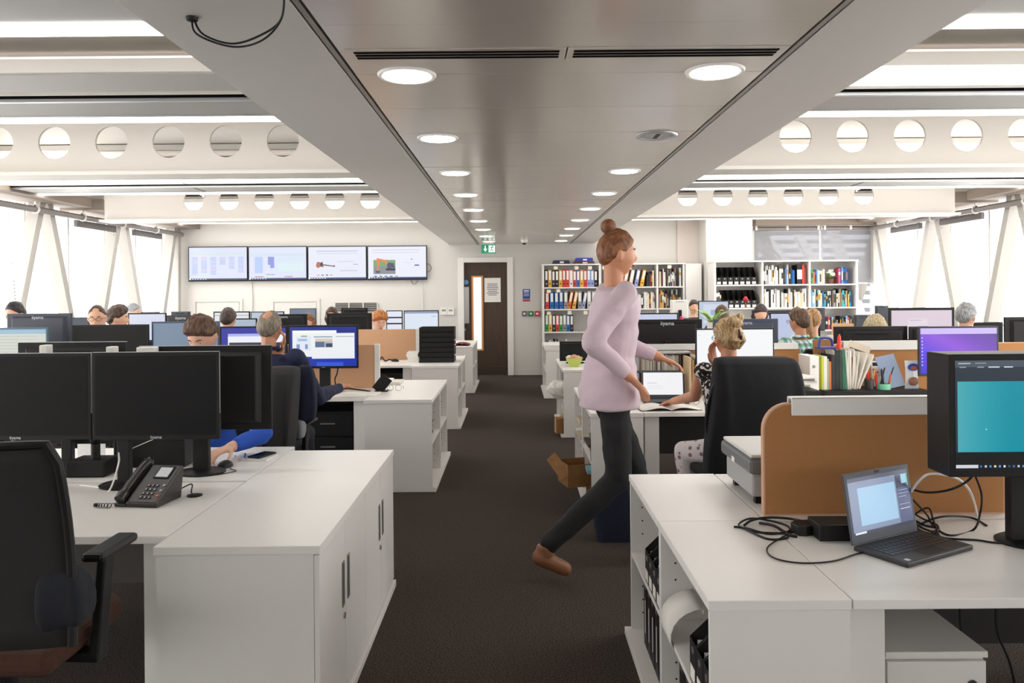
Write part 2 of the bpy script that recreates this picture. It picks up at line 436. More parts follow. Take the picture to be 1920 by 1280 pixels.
for a, b2 in (((cx, h*.72), (cx-0.01, h*.45)), ((cx, h*.7), (cx-0.035, h*.6)), ((cx, h*.7), (cx+0.035, h*.58)), ((cx-.01, h*.45), (cx+0.02, h*.32)), ((cx+.02, h*.32), (cx+.02, h*.15)), ((cx-.01, h*.45), (cx-.035, h*.2))):
    s.bar((a[0], -0.0125, a[1]), (b2[0], -0.0125, b2[1]), 0.002, 0.014, up=(1, 0, 0))
s.build('running_figure', o, GREEN)
# hanging black cables near the camera
a = P(360, 24, 2.57); a.z = SOF
e = Vector((ix0+0.01, 2.33, SOF+0.002))
for k, (dz, dx) in enumerate(((0.105, 0.0), (0.085, 0.02))):
    pts = [a + Vector((0.004*k, 0, 0.0)), a + Vector((0.02+dx, -0.01, -0.06)), a + Vector((0.14, -0.02, -dz-0.01*k)), a + Vector((0.25, -0.06, -dz*0.93)), a+Vector((0.33, -0.12, -0.05)), e]
    cable('thin black ceiling cable, %s of the looped pair near the camera' % ('lower' if k == 0 else 'upper'), pts, 0.0035, name='ceiling_cable', group='looped ceiling cables')
o = MB().lathe([(0.02, 0), (0.018, -0.012), (0.01, -0.014)], 14).build('cable_gland', None, BLACK_PL, loc=a); tag(o, 'small cable gland in the soffit where the black cables leave', 'gland')

# ------------------------------------------------------------------ side ceilings: beams with round holes, service rafts with lamps
BEAMW = mat('beam_paint', '#dedad4', 0.6)
LGREY = mat('raft_grey_mesh', '#aaa9a7', 0.5, metal=0.1)
LIT = mat('lamp_lit', '#ffffff', 0.5, emit='#fffdf8', es=RAFT_LAMP); STRIP = mat('strip_lit', '#ffffff', 0.5, emit='#fffdf8', es=STRIP_LAMP)
ADDED_UPL = mat('added_uplight_glow', '#ffffff', 0.5, emit='#fff6ea', es=2.5)  # upward glow added above the lamps to brighten the ceiling
UNLIT = mat('lamp_unlit', '#b8b6b3', 0.5)
def beam(yb, xa, xb, hxs, zc, name):
    """plate with round holes, cut by boolean-free tessellation: strips around each hole"""
    z0, z1 = 2.61, 3.3; th = 0.024; r = 0.137
    mb = MB(); hxs = sorted(hxs); x = xa
    def plate(x0, x1): mb.box(x0, yb-th/2, z0, x1, yb+th/2, z1)
    for hx in hxs:
        c0, c1 = hx-0.19, hx+0.19
        if c0 > x: plate(x, c0)
        n = 32; ring = []; outer = []
        for k in range(n):
            a = 2*PI*k/n + PI/4
            ring.append((hx+r*math.cos(a), zc+r*math.sin(a)))
            ca, sa = math.cos(a), math.sin(a); t = max(abs(ca), abs(sa))
            ox = 0.19*ca/t; oz = sa/t
            outer.append((hx+ox, zc + (oz*(z1-zc) if oz > 0 else oz*(zc-z0))))
        for side in (-1, 1):
            yy = yb+side*th/2
            vs = [(p[0], yy, p[1]) for p in ring+outer]
            fs = [((k+1) % n, k, n+k, n+(k+1) % n) if side < 0 else (k, (k+1) % n, n+(k+1) % n, n+k) for k in range(n)]
            mb.add(vs, fs)
        for L, fl in ((ring, 0), (outer, 1)):
            vs = [(p[0], yb-th/2, p[1]) for p in L]+[(p[0], yb+th/2, p[1]) for p in L]
            mb.add(vs, [(k, (k+1) % n, n+(k+1) % n, n+k) for k in range(n)])
        x = c1
    if xb > x: plate(x, xb)
    o = struct(name, mb, BEAMW)
    fl = MB(); fl.box(xa, yb-0.16, z0-0.03, xb, yb+0.16, z0).build('bottom_flange', o, CEILW)
    return o
HZ = P(800, 262, 6.65).z
P1 = 107*6.65/F
def holes(px0, n, Y, step, sg):
    x = P(px0, 262 if Y < 8 else 375, Y).x
    return [x + sg*step*k for k in range(n)]
for nm, Y, pxl, pxr, nl in (('trim_beam', 6.65, 531, 1491, 8), ('trim_beam', 10.77, 694, 1289, 6), ('trim_beam', 2.53, 0, 0, 0)):
    st = 107*6.65/F
    z = HZ
    if Y == 2.53: hl = hr = []
    else: hl = holes(pxl, nl, Y, st, -1); hr = holes(pxr, nl, Y, st, 1)
    if Y > 2.6:
        beam(Y, XL+0.85, sx0-0.002, [h for h in hl if h > XL+1.1], z, 'trim_1_beam')
        beam(Y, sx1+0.002, XR-0.85, [h for h in hr if h < XR-1.1], z, 'trim_2_beam')
def raft(y0, xa, xb, lit, side, k):
    """y0 = far edge. lamp panel, dark gap, grey mesh panels, linear strip lamp"""
    z = 2.85; w = 'window wall of screens' if side < 0 else 'bookcase windows'
    o = thing('ceiling_raft', '%s lighting raft hung over the desks toward the %s' % (['first', 'second', 'third'][k], w), 'ceiling light', ((xa+xb)/2, y0, z), group='lighting rafts')
    hw = (xb-xa)/2
    box('carrier', o, CEILW, -hw, -0.70, 0.03, hw, 0.0, 0.16)
    n = 2 if abs(hw) > 2 else 1
    box('added_uplight', o, ADDED_UPL, -hw, -0.6, 0.161, hw, -0.1, 0.17)  # added glowing strip, out of view, lights the ceiling above
    # linear lamps (several lengths end to end) 
    L = 2*hw/2.0
    for q in range(2):
        a = -hw+q*L; box('strip_lamp', o, STRIP, a+0.01, -0.16, 0.0, a+L-0.01, -0.02, 0.03)
        box('mesh_panel', o, LGREY, a+0.02, -0.60, 0.004, a+L-0.02, -0.24, 0.03, bevel=0.004)
    box('gap', o, DARKGAP, -hw, -0.70, 0.02, hw, -0.66, 0.03)
    box('front_rail', o, ALU, -hw, -0.66, 0.0, hw, -0.62, 0.03); box('rear_rail', o, ALU, -hw, -0.24, 0.0, hw, -0.2, 0.03)
    return o
def lamp_panel(y0, y1, xa, xb, lit, label, grp=None):
    o = thing('ceiling_lamp_panel', label, 'ceiling light', ((xa+xb)/2, (y0+y1)/2, 2.87), group=grp)
    hw = (xb-xa)/2; hd = (y1-y0)/2
    box('frame', o, CEILW, -hw-0.02, -hd-0.02, 0.01, hw+0.02, hd+0.02, 0.09)
    box('diffuser', o, LIT if lit else UNLIT, -hw, -hd, 0.0, hw, hd, 0.02)
    return o
LX = (-6.4, sx0-0.02); RX = (sx1+0.02, 6.85)
for k, yf in enumerate((5.79, 9.91, 14.03)):
    raft(yf, LX[0], LX[1], True, -1, k); raft(yf, RX[0], RX[1], True, 1, k)
ri = ['nearest the camera', 'over the middle rows', 'over the far rows']
for k, yb in enumerate((4.58, 8.66, 12.8)):
    for sd, (xa, xb) in ((-1, LX), (1, RX)):
        w = 'screen wall side' if sd < 0 else 'bookcase side'
        if k == 0 and sd < 0:
            lamp_panel(yb, yb+0.38, xa, xb, False, 'unlit grey ceiling lamp panel near the camera on the %s' % w)
        else:
            m = xa+(xb-xa)*(0.5 if sd < 0 else 0.42)
            lamp_panel(yb, yb+0.4, xa, m-0.02, True, 'broad lit ceiling panel %s, %s half, %s' % (ri[k], 'window' if sd < 0 else 'soffit', w))
            lamp_panel(yb, yb+0.4, m+0.02, xb, True, 'broad lit ceiling panel %s, %s half, %s' % (ri[k], 'soffit' if sd < 0 else 'window', w))
# a single linear lamp row closest to the camera on both sides
for sd, (xa, xb) in ((-1, LX), (1, RX)):
    o = thing('linear_lamp', 'slim bright linear ceiling lamp closest to the camera on the %s side' % ('screen wall' if sd < 0 else 'bookcase'), 'ceiling light', ((xa+xb)/2, 3.76, 2.85))
    hw = (xb-xa)/2
    box('housing', o, LGREY, -hw, -0.4, 0.01, hw, 0.09, 0.1); box('tube', o, STRIP, -hw, -0.08, 0, hw, 0.08, 0.02); box('added_uplight', o, ADDED_UPL, -hw, -0.3, 0.101, hw, 0.0, 0.11)  # top strip is an added glow that lifts the ceiling
for sd, (xa, xb), z, y0, y1, lit in ((-1, (-6.4, -4.8), 3.22, 8.9, 9.6, 1), (-1, (-4.76, sx0-.02), 3.22, 8.9, 9.6, 0), (1, RX, 3.22, 8.9, 9.6, 1), (-1, LX, 3.06, 12.62, 13.6, 1), (1, RX, 3.06, 12.62, 13.6, 1)):
    o = thing('ceiling_lamp_panel', '%s upper ceiling lamp panel seen through the beam holes, %s %s' % ('lit' if lit else 'dull unlit', 'screen wall side' if sd < 0 else 'bookcase side', 'farther beam' if y0 > 12 else 'nearest bay' if y0 < 6 else 'nearer beam'), 'ceiling light', ((xa+xb)/2, (y0+y1)/2, z))
    hw = (xb-xa)/2; hd = (y1-y0)/2
    box('frame', o, CEILW, -hw-0.02, -hd-0.02, 0.01, hw+0.02, hd+0.02, 0.07); box('diffuser', o, LIT if lit else UNLIT, -hw, -hd, 0.0, hw, hd, 0.02)
# stepped upper ceiling panels (curved metal pans) and grey unlit upper lamps seen through the holes
for sd, (xa, xb) in ((-1, LX), (1, RX)):
    b = MB()
    for yy in (0.5, 4.62, 8.74, 12.86):
        b.box(xa-0.1, yy+0.55, 3.16, xb+0.1, yy+0.95, 3.18); b.box(xa-0.1, yy+1.0, 3.22, xb+0.1, yy+1.4, 3.24)
    struct('ceiling_pans', b, mat('ceiling_pan', '#d8d0cb', 0.4, metal=0.1))
for px, py, Y in ((381, 353, 9.95), (1606, 344, 9.95)):
    c = P(px, py, Y)
    o = thing('sprinkler_head', 'small sprinkler head under the raft %s' % ('by the screen wall' if px < 900 else 'by the bookcase windows'), 'sprinkler', (c.x, Y, 2.85))
    MB().lathe([(0.045, 0.02), (0.045, 0), (0.03, -0.012), (0.012, -0.014)], 16).build('rose', o, WHITE_PL, smooth=True)
    MB().lathe([(0.012, -0.014), (0.012, -0.03), (0.024, -0.034), (0.02, -0.037)], 12).build('nozzle', o, STEEL)
# ================================================================== far wall fittings
# --- door
door = struct('door_1', MB().box(dx0+0.04, YF+0.06, 0.01, dx1-0.04, YF+0.11, DZ-0.04), WOOD_D)
fr = MB()
fr.box(dx0-0.07, YF-0.03, 0, dx0+0.045, YF+0.13, DZ+0.05); fr.box(dx1-0.045, YF-0.03, 0, dx1+0.07, YF+0.13, DZ+0.05); fr.box(dx0+0.0455, YF-0.03, DZ-0.045, dx1-0.0455, YF+0.13, DZ+0.05)
fr.build('door_frame', door, LAM2, bevel=0.004)
def dpart(name, m, a, b, y=YF+0.05, t=0.012, bevel=0):
    p = P(a[0], b[0], YF+0.06); q = P(a[1], b[1], YF+0.06)
    return box(name, door, m, p.x, y-t, q.z, q.x, y+0.012, p.z, bevel=bevel)
dpart('glazing_bead', mat('oak_bead', '#c98a52', 0.5), (884, 907), (517, 657))
dpart('vision_panel', mat('backlit_glass', '#eef0ec', 0.2, emit='#e8ebe6', es=0.6), (887.5, 903.5), (520, 654), t=0.016)
dpart('kick_plate', mat('kick_plate', '#4b403a', 0.35, metal=0.5), (869, 954), (687, 702))
dpart('push_plate', STEEL, (869, 880), (538, 606), t=0.016)
for px, py, r, m, nm in ((874, 529, 0.045, plain('#5f8fc4'), 'round_sign'), (871, 618, 0.026, STEEL, 'lock')):
    c = P(px, py, YF+0.04)
    MB().tube([(c.x, YF+0.02, c.z), (c.x, YF+0.05, c.z)], r, n=20).build(nm, door, m)
def wallthing(name, label, cat, px0, px1, py0, py1, m, d=0.02, y=YF, bevel=0.003, group=None):
    p = P(px0, py0, y); q = P(px1, py1, y)
    o = thing(name, label, cat, ((p.x+q.x)/2, y, q.z), 0, group)
    w = (q.x-p.x)/2; h = p.z-q.z
    box('body', o, m, -w, -d, 0, w, -0.0005, h, bevel=bevel)
    return o, w, h
o, w, h = wallthing('door_notice', 'white paper notice with grey lines taped on the dark door', 'notice', 908, 939, 521, 566, PAPER, 0.002, YF+0.058, 0)
s = MB(); INK = plain('#6c6b70')
for k in range(7):
    ww = w*random.uniform(0.5, 0.72); z = h*(0.75-0.075*k); s.box(-ww, -0.0035, z-0.008, ww, -0.0024, z+0.006)
s.build('printed_lines', o, INK)
o, w, h = wallthing('safety_sign', 'blue and white safety notice on the wall beside the door', 'sign', 980, 994, 542, 560, plain('#2e4f9e'), 0.004)
for z in (0.3, 0.45, 0.6): box('print', o, PAPER, -w*0.7, -0.0052, h*z, w*0.7, -0.0041, h*z+0.008)
box('print', o, PAPER, -w*0.7, -0.0052, h*0.75, w*0.7, -0.0041, h*0.9)
wallthing('safety_strip', 'small red label strip below the blue safety notice', 'sign', 980, 994, 561, 565, plain('#b0463f'), 0.004)
for k, (a, cl, nm, lb) in enumerate(((979, '#5d6163', 'key_switch', 'dark grey key switch'), (991, '#157a48', 'door_release', 'green emergency door release'), (1003, '#c22c35', 'fire_alarm_point', 'red fire alarm call point'))):
    o, w, h = wallthing(nm, lb + ' on the wall beside the door', 'switch', a, a+8.5, 583, 592.5, plain(cl), 0.035)
    box('window', o, WHITE_PL, -w*0.5, -0.037, h*0.3, w*0.5, -0.0345, h*0.7)
for k, a in enumerate((826, 839)):
    o, w, h = wallthing('thermostat', 'white wall thermostat %s the dark door' % ('farther from' if k == 0 else 'closer to'), 'thermostat', a, a+12.5, 577, 590, WHITE_PL, 0.03)
    box('display', o, plain('#9aa093'), -w*0.6, -0.032, h*0.5, w*0.6, -0.0295, h*0.8)
for k, (a, b) in enumerate(((362, 455), (508, 600))):
    p = P(a, 561, YF); q = P(b, 561, YF)
    mb = MB(); t = 0.05
    mb.box(p.x, YF-0.018, 0.12, p.x+t, YF-0.001, p.z); mb.box(q.x-t, YF-0.018, 0.12, q.x, YF-0.001, p.z); mb.box(p.x+t, YF-0.018, p.z-t, q.x-t, YF-0.001, p.z)
    mb.box(p.x+t+0.02, YF-0.012, 0.12, q.x-t-0.02, YF-0.001, p.z-t-0.02)
    tag(mb.build('access_panel', None, WALLW), 'white framed access hatch low on the wall, %s' % ('under the first wall screen' if k == 0 else 'between hanging cable and grille'), 'hatch')
o, w, h = wallthing('vent_grille', 'dark slatted air grille low on the white wall', 'vent', 628, 708, 568, 584, plain('#3d3a38'), 0.02)
for k in range(5): box('slat', o, plain('#d4d1cb'), -w, -0.026, h*(k+0.2)/5, w, -0.02, h*(k+0.2)/5+0.006)
for k in range(4): box('divider', o, plain('#d4d1cb'), -w+2*w*k/3-0.01, -0.03, 0, -w+2*w*k/3+0.01, -0.02, h)

# --- four wall screens
def flat(parent, name, items, x0, z0, w, h, y):
    """items: (u0, v0, u1, v1, colour, strength) with v downward, printed on a screen face at depth y (in front = -y)"""
    mb = MB()
    for i, it in enumerate(items):
        u0, v0, u1, v1, c = it[:5]; es = it[5] if len(it) > 5 else 1.0
        yy = y - 0.0003*(1 + i*0.15)
        mb.add([(x0+u0*w, yy, z0+h-v1*h), (x0+u1*w, yy, z0+h-v1*h), (x0+u1*w, yy, z0+h-v0*h), (x0+u0*w, yy, z0+h-v0*h)], [(0, 1, 2, 3)], screen_mat(c, es))
    return mb.build(name, parent)
def polyflat(mb, pts, x0, z0, w, h, y, c, es=1.0):
    mb.add([(x0+u*w, y, z0+h-v*h) for u, v in pts][::-1], [tuple(range(len(pts)))], screen_mat(c, es))
xs = (352, 464.5, 576, 688, 801)
tvc = ['#dce2f6', '#dde3f8', '#e6e8f6', '#e9ebf7']
desc = ['pale columns of a planning board', 'pale chart with a small violet column', 'an electric guitar advert', 'an orange excavator photo']
for k in range(4):
    p = P(xs[k]+0.3, 462.5-0.6*k, YF-0.1); q = P(xs[k+1]-0.3, 527-0.9*k, YF-0.1)
    w = q.x-p.x; h = p.z-q.z
    o = thing('wall_screen', 'wide wall screen showing ' + desc[k], 'screen', ((p.x+q.x)/2, YF-0.06, q.z), 0, 'wall screens')
    box('housing', o, BLACK_PL, -w/2, -0.03, 0, w/2, 0.0, h, bevel=0.004)
    box('wall_bracket', o, BLACK_MT, -0.2, 0.0, 0.15, 0.2, 0.0595, h-0.15)
    bz = 0.016; x0 = -w/2+bz; sw = w-2*bz; z0 = 0.03; sh = h-0.045
    it = [(0, 0, 1, 1, tvc[k]), (0, 0.955, 1, 1, '#39507f'), (0, 0.955, 0.03, 1, '#ffffff'), (0, 0, 1, .02, '#c9cfe0')]
    it += [(0.05+0.045*j, 0.965, 0.075+0.045*j, 0.99, '#cfe0f5') for j in range(6)]
    if k == 0:
        it += [(0.02, 0.2, 0.98, 0.24, '#d4e4e0')]
        for j, (hh, n) in enumerate(((.62, 9), (.55, 8), (.62, 9), (.25, 4), (.35, 6), (.6, 8))):
            for r in range(n): it.append((0.05+0.16*j, 0.3+0.062*r, 0.15+0.16*j, 0.345+0.062*r, random.choice(('#b9c8ee', '#c2cdf0', '#d3c9e8', '#bccaf2'))))
    if k == 1:
        it += [(0.04, 0.2, 0.98, 0.28, '#d3e0ec'), (0.1, 0.3, 0.24, 0.8, '#b9cdf5'), (0.33, 0.3, 0.44, 0.55, '#8f9be0'), (0.37, 0.55, 0.44, 0.65, '#8f9be0'), (0.5, 0.32, 0.95, 0.42, '#d2e6ee'), (0.5, 0.5, 0.95, 0.75, '#d9ecf0'), (0.1, 0.9, 0.25, 0.93, '#c58c97'), (0.3, 0.84, 0.45, 0.86, '#9a99aa'), (0.62, 0.9, 0.76, 0.93, '#c58c97')]
    if k == 2:
        it += [(0.14, 0.12, 0.86, 0.15, '#c4c9d6'), (0.14, 0.2, 0.86, 0.22, '#d0d4de'), (0.5, 0.45, 0.8, 0.47, '#cfd3dc'), (0.78, 0.54, 0.86, 0.56, '#9fa6bb'), (0.55, 0.72, 0.85, 0.77, '#cfd7e2')] + [(0.15+0.075*j, 0.86, 0.19+0.075*j, 0.9, ('#c9b9b0', '#8f8fb0', '#b36a5e', '#c8b0a8', '#b8a8a8')[j]) for j in range(4)]
    if k == 3:
        it += [(0.07, 0.1, 0.9, 0.12, '#c8cddc'), (0.07, 0.18, 0.88, 0.2, '#d3d7e2'), (0.09, 0.42, 0.47, 0.86, '#8c8f98'), (0.09, 0.42, 0.47, 0.62, '#7fa376'), (0.8, 0.57, 0.88, 0.61, '#5b6aa8'), (0.74, 0.38, 0.76, 0.42, '#8890a8'), (0.6, 0.5, 0.78, 0.51, '#cfd3dc')] + [(0.1+0.09*j, 0.91, 0.15+0.09*j, 0.95, ('#6f7f8f', '#a58862', '#7d8fae', '#8a8a8a', '#c0b090')[j % 5]) for j in range(5)]
    flat(o, 'display', it, x0, z0, sw, sh, -0.03)
    if k == 2:
        g = MB(); yy = -0.0314
        polyflat(g, [(.14, .5), (.17, .46), (.21, .49), (.26, .46), (.24, .54), (.27, .64), (.21, .62), (.16, .66), (.13, .6)], x0, z0, sw, sh, yy, '#b9705a')
        polyflat(g, [(.2, .5), (.25, .49), (.25, .6), (.21, .6)], x0, z0, sw, sh, yy-0.0002, '#4b3a44')
        polyflat(g, [(.24, .535), (.42, .585), (.46, .575), (.46, .63), (.42, .615), (.24, .575)], x0, z0, sw, sh, yy-0.0001, '#6b5a60')
        g.build('guitar_picture', o)
    if k == 3:
        g = MB(); yy = -0.0316; OR = '#dc8a52'
        polyflat(g, [(.13, .42), (.17, .38), (.2, .5), (.18, .72), (.14, .78), (.16, .6)], x0, z0, sw, sh, yy, OR)
        polyflat(g, [(.15, .36), (.3, .42), (.34, .55), (.31, .58), (.27, .48), (.15, .44)], x0, z0, sw, sh, yy-.0001, OR)
        polyflat(g, [(.32, .58), (.35, .5), (.44, .52), (.46, .66), (.34, .68)], x0, z0, sw, sh, yy-.0002, '#4e5474')
        polyflat(g, [(.3, .68), (.47, .68), (.46, .75), (.31, .75)], x0, z0, sw, sh, yy-.0003, '#33373f')
        polyflat(g, [(.12, .76), (.21, .76), (.19, .83), (.14, .82)], x0, z0, sw, sh, yy-.0003, '#4a4f6a')
        g.build('excavator_picture', o)
c0 = P(473, 528, YF-0.02)
cable('thin grey cable hanging down the wall under the wall screens', [c0, c0+Vector((0.01, 0, -0.4)), c0+Vector((-0.01, 0, -0.9)), c0+Vector((0, 0, -1.3))], 0.005, plain('#77797c'))
c0 = P(793, 525, YF-0.03)
cable('thin pale cable dropping beside the excavator screen', [c0, c0+Vector((0.01, 0.01, -0.5)), c0+Vector((0.0, 0.01, -1.3))], 0.004, plain('#b9b9b6'))
c0 = P(800, 498, YF-0.05); 
cable('black cable loop bulging beside the excavator screen', [c0+Vector((-0.02, 0, 0.03)), c0+Vector((.04, 0, .03)), c0+Vector((.085, 0, -.03)), c0+Vector((.06, 0, -.1)), c0+Vector((-0.02, 0, -.12))], 0.005)
c0 = P(771, 525, YF-0.05)
cable('black cable loop hanging under the excavator screen', [c0+Vector((0, 0, 0.03)), c0+Vector((.02, 0, -.06)), c0+Vector((.07, 0, -.075)), c0+Vector((.11, 0, -.04)), c0+Vector((.12, 0, 0.03))], 0.005)

# ================================================================== desks and storage
HD = 0.73
def bench(label, y0, y1, xa, xb, n, tone='#5d5752'):
    """long double-sided bench desk: xa is the aisle end"""
    s = 1 if xb > xa else -1
    o = thing('bench_desk', label, 'desk', (xa, y0, 0))
    L = abs(xb-xa)/n; D = y1-y0; ym = D/2
    for k in range(n):
        for a, b in ((0, ym-0.012), (ym+0.012, D)):
            box('desk_top', o, LAM, s*(k*L+0.002), a, HD-0.028, s*((k+1)*L-0.002), b, HD, bevel=0.0025)
    for k in range(n+1):
        for yy in (0.06, D-0.12):
            x = s*(k*L); 
            w = 0.1
            if k == 0: box('leg', o, LAM2, x+s*0.015, yy, 0, x+s*(0.015+w), yy+0.05, HD-0.03, bevel=0.002)
            elif k == n: box('leg', o, LAM2, x-s*(0.015+w), yy, 0, x-s*0.015, yy+0.05, HD-0.03, bevel=0.002)
            else: box('leg', o, LAM2, x-0.05, yy, 0, x+0.05, yy+0.05, HD-0.03, bevel=0.002)
    box('modesty_panel', o, mat('modesty_'+tone[1:], tone, 0.6), s*0.02, ym-0.01, 0.28, s*(n*L-0.02), ym+0.01, HD-0.03)
    box('cable_tray', o, BLACK_PL, s*0.2, ym-0.12, 0.58, s*(n*L-0.2), ym+0.0-0.02, 0.62)
    return o
benchL = [bench('long white bench desk in the row %s, on the screen wall side' % t, y0, y1, xa, -5.9, 3) for t, y0, y1, xa in
    (('nearest the camera', 2.72, 4.3, -1.216), ('second from the camera', 6.28, 7.75, -1.2), ('third from the camera', 9.08, 10.55, -1.2), ('farthest by the wall', 12.3, 13.75, -1.2))]
benchR = [bench('long white bench desk in the row %s, on the bookcase side' % t, y0, y1, xa, 6.1, 3, '#2b2827') for t, y0, y1, xa in
    (('nearest the camera', 2.11, 3.57, 0.9105), ('second from the camera', 5.38, 7.0, 0.89), ('third from the camera', 8.4, 9.9, 0.89), ('farthest by the bookcases', 11.4, 12.9, 0.9))]
def handle_pair(parent, x, y, z, s):
    for q in (-0.045, 0.045):
        mb = MB(); 
        o = box('handle', parent, mat('recess_handle_frame', '#9d9c99', 0.4, metal=0.7), x, y+q-0.017, z-0.085, x+s*0.004, y+q+0.017, z+0.085, bevel=0.004)
        box('recess', o, plain('#5e5d5b'), x+s*0.004, y+q-0.009, z-0.075, x+s*0.0048, y+q+0.009, z+0.075)
def door_unit(label, x0, x1, y0, y1, face):
    """x1 = the aisle face when face=+1"""
    o = thing('storage_cabinet', label, 'cabinet', ((x0+x1)/2, y0, 0)); cx = (x0+x1)/2
    a, b = x0-cx, x1-cx; D = y1-y0; T = HD-0.03
    body = MB(); body.box(a, 0.0, 0.04, b-face*0.02, 0.018, T); body.box(a, D-0.018, 0.04, b-face*0.02, D, T)
    body.box(a, 0.018, 0.04, a+face*0.012, D-0.018, T); body.box(a, 0.018, 0.04, b-face*0.02, D-0.018, 0.058); body.box(a, 0.018, T-0.018, b-face*0.02, D-0.018, T)
    body.build('body', o, LAM2)
    box('plinth', o, LAM2, a+0.0, 0.0, 0, b+face*0.012, D, 0.034, bevel=0.002)
    for k in range(2):
        d = box('door', o, LAM2, b-face*0.019, 0.0015+k*D/2, 0.042, b, (k+1)*D/2-0.0015, T-0.003, bevel=0.0015)
    handle_pair(o, b, D/2, 0.47, face)
    c = MB().tube([(b, D/2-0.03, 0.345), (b+face*0.006, D/2-0.03, 0.345)], 0.011, n=14); c.build('lock', o, STEEL)
    return o
def open_unit(label, x0, x1, y0, y1, face, shelves=(0.38,), name='open_bookcase', sink=0.0, plw=0.03):
    o = thing(name, label, 'bookcase', ((x0+x1)/2, y0, 0)); cx = (x0+x1)/2
    a, b = (x0-cx, x1-cx) if face > 0 else (x1-cx, x0-cx)      # b = open face
    D = y1-y0; T = HD-0.03; f = face
    box('side_panel', o, LAM2, a, 0, 0.034, b, 0.018, T, bevel=0.001); box('side_panel', o, LAM2, a, D-0.018, 0.034, b, D, T, bevel=0.001)
    box('back_panel', o, LAM2, a, 0.018, 0.034, a+f*0.012, D-0.018, T)
    box('plinth', o, LAM2, a, 0, 0, b+f*plw, D, 0.034, bevel=0.002)
    for z in shelves: box('shelf', o, LAM2, a+f*0.012, 0.0185, z-0.018, b-f*0.004, D-0.0185, z, bevel=0.001)
    h = MB()
    for z in [0.1+0.06*k for k in range(10)]:
        if all(abs(z-s2) > 0.03 for s2 in shelves):
            for yy in (0.0179, D-0.0186): h.box(b-f*0.05, yy, z, b-f*0.056, yy+0.0006, z+0.006)
    h.build('peg_holes', o, DARKGAP)
    return o
def top(label, x0, x1, y0, y1):
    return tag(box('worktop', None, LAM, x0, y0, HD-0.0295, x1, y1, HD, bevel=0.0025), label, 'worktop')
XA = -0.655
door_unit('white double door cabinet with recessed handles, closest to the camera', -1.205, XA-0.004, 2.605, 3.395, 1)
door_unit('white double door cabinet with recessed handles, second along the aisle', -1.205, XA-0.004, 3.397, 4.185, 1)
top('long white cabinet worktop beside the desk phone', -1.213, XA, 2.6, 4.19)
def left_block(y0, y1, d):
    m = (y0+y1)/2
    open_unit('white open bookcase facing the aisle, near unit under the %s worktop' % d, -1.19, XA-0.004, y0, m-0.001, 1)
    open_unit('white open bookcase facing the aisle, far unit under the %s worktop' % d, -1.19, XA-0.004, m+0.001, y1, 1)
    top('white cabinet worktop %s' % d, -1.197, XA, y0-0.004, y1+0.004)
left_block(6.15, 7.55, 'with a phone stand')
left_block(8.98, 10.4, 'under the black trays')
left_block(12.2, 13.75, 'with a red cloth')
# near unit's door-face details for the third block (louvre like doors)
XB = 0.52
def right_block(y0, y1, w, d, sh=(0.38,)):
    m = (y0+y1)/2
    u1 = open_unit('white open bookcase facing the aisle, near unit under the %s worktop' % d, XB+0.004, XB+w, y0, m-0.001, -1, sh)
    u2 = open_unit('white open bookcase facing the aisle, far unit under the %s worktop' % d, XB+0.004, XB+w, m+0.001, y1, -1, sh)
    top('white bookcase worktop %s, near half' % d, XB, XB+w+0.004, y0-0.004, m-0.001)
    top('white bookcase worktop %s, far half' % d, XB, XB+w+0.004, m+0.001, y1+0.004)
right_block(2.115, 3.575, 0.385, 'with the open laptop')
right_block(5.38, 6.85, 0.365, 'by the walking woman')
right_block(8.4, 9.8, 0.365, 'with a green bowl')
o = open_unit('low white bookcase below the binder shelves, near the door', 0.46, 0.9, 11.5, 12.9, -1)
top('white worktop of the low bookcase near the door', 0.455, 0.9, 11.49, 12.9)
tag(box('storage_box', None, WHITE_PL, 0.44, 11.5, HD, 0.8, 12.2, HD+0.06, bevel=0.01), 'flat white box on the low bookcase near the door', 'box')

# dividers (desk screens)
def rounded_poly(w, h, r, n=8, corners=(0, 1, 1, 0)):
    pts = []
    cs = [((r, r), PI, 0), ((w-r, r), 1.5*PI, 0), ((w-r, h-r), 0, 1), ((r, h-r), 0.5*PI, 1)]
    for (c, a0, up), raw in zip(cs, ((0, 0), (w, 0), (w, h), (0, h))):
        if up:
            for k in range(n+1):
                a = a0 + 0.5*PI*k/n; pts.append((c[0]+r*math.cos(a), c[1]+r*math.sin(a)))
        else: pts.append(raw)
    return pts
RX90 = Matrix.Rotation(PI/2, 4, 'X')
def divider(label, x0, x1, y, z0, z1, m=TAN, r=0.10, rail=None, post=False):
    o = thing('desk_divider', label, 'desk screen', (x0, y, z0))
    w = x1-x0; h = z1-z0
    edge = MB(); edge.prism(rounded_poly(w, h, r), -0.014, 0.014, M=RX90); edge.build('edge_strip', o, mat('tan_edging', '#cba084', 0.6))
    p = rounded_poly(w-0.012, h-0.012, r-0.006); p = [(a+0.006, b+0.006) for a, b in p]
    MB().prism(p, -0.0165, 0.0165, M=RX90).build('fabric_panel', o, m)
    if rail:
        a, b, zz = rail
        pr = [(q[0]+a, q[1]+h-zz+0.022) for q in rounded_poly(b-a, zz, 0.02)]
        rl = MB(); rl.box(a, -0.026, h-zz+0.022, b, -0.018, h+0.022); rl.box(a, 0.018, h-zz+0.022, b, 0.026, h+0.022); rl.box(a, -0.026, h+0.014, b, 0.026, h+0.022)
        rl.build('top_rail', o, LAM2, bevel=0.007)
    if post: box('end_post', o, LAM2, w-0.0, -0.02, 0, w+0.045, 0.02, h+0.005, bevel=0.003)
    return o
q0 = P(1430, 968, 2.92)
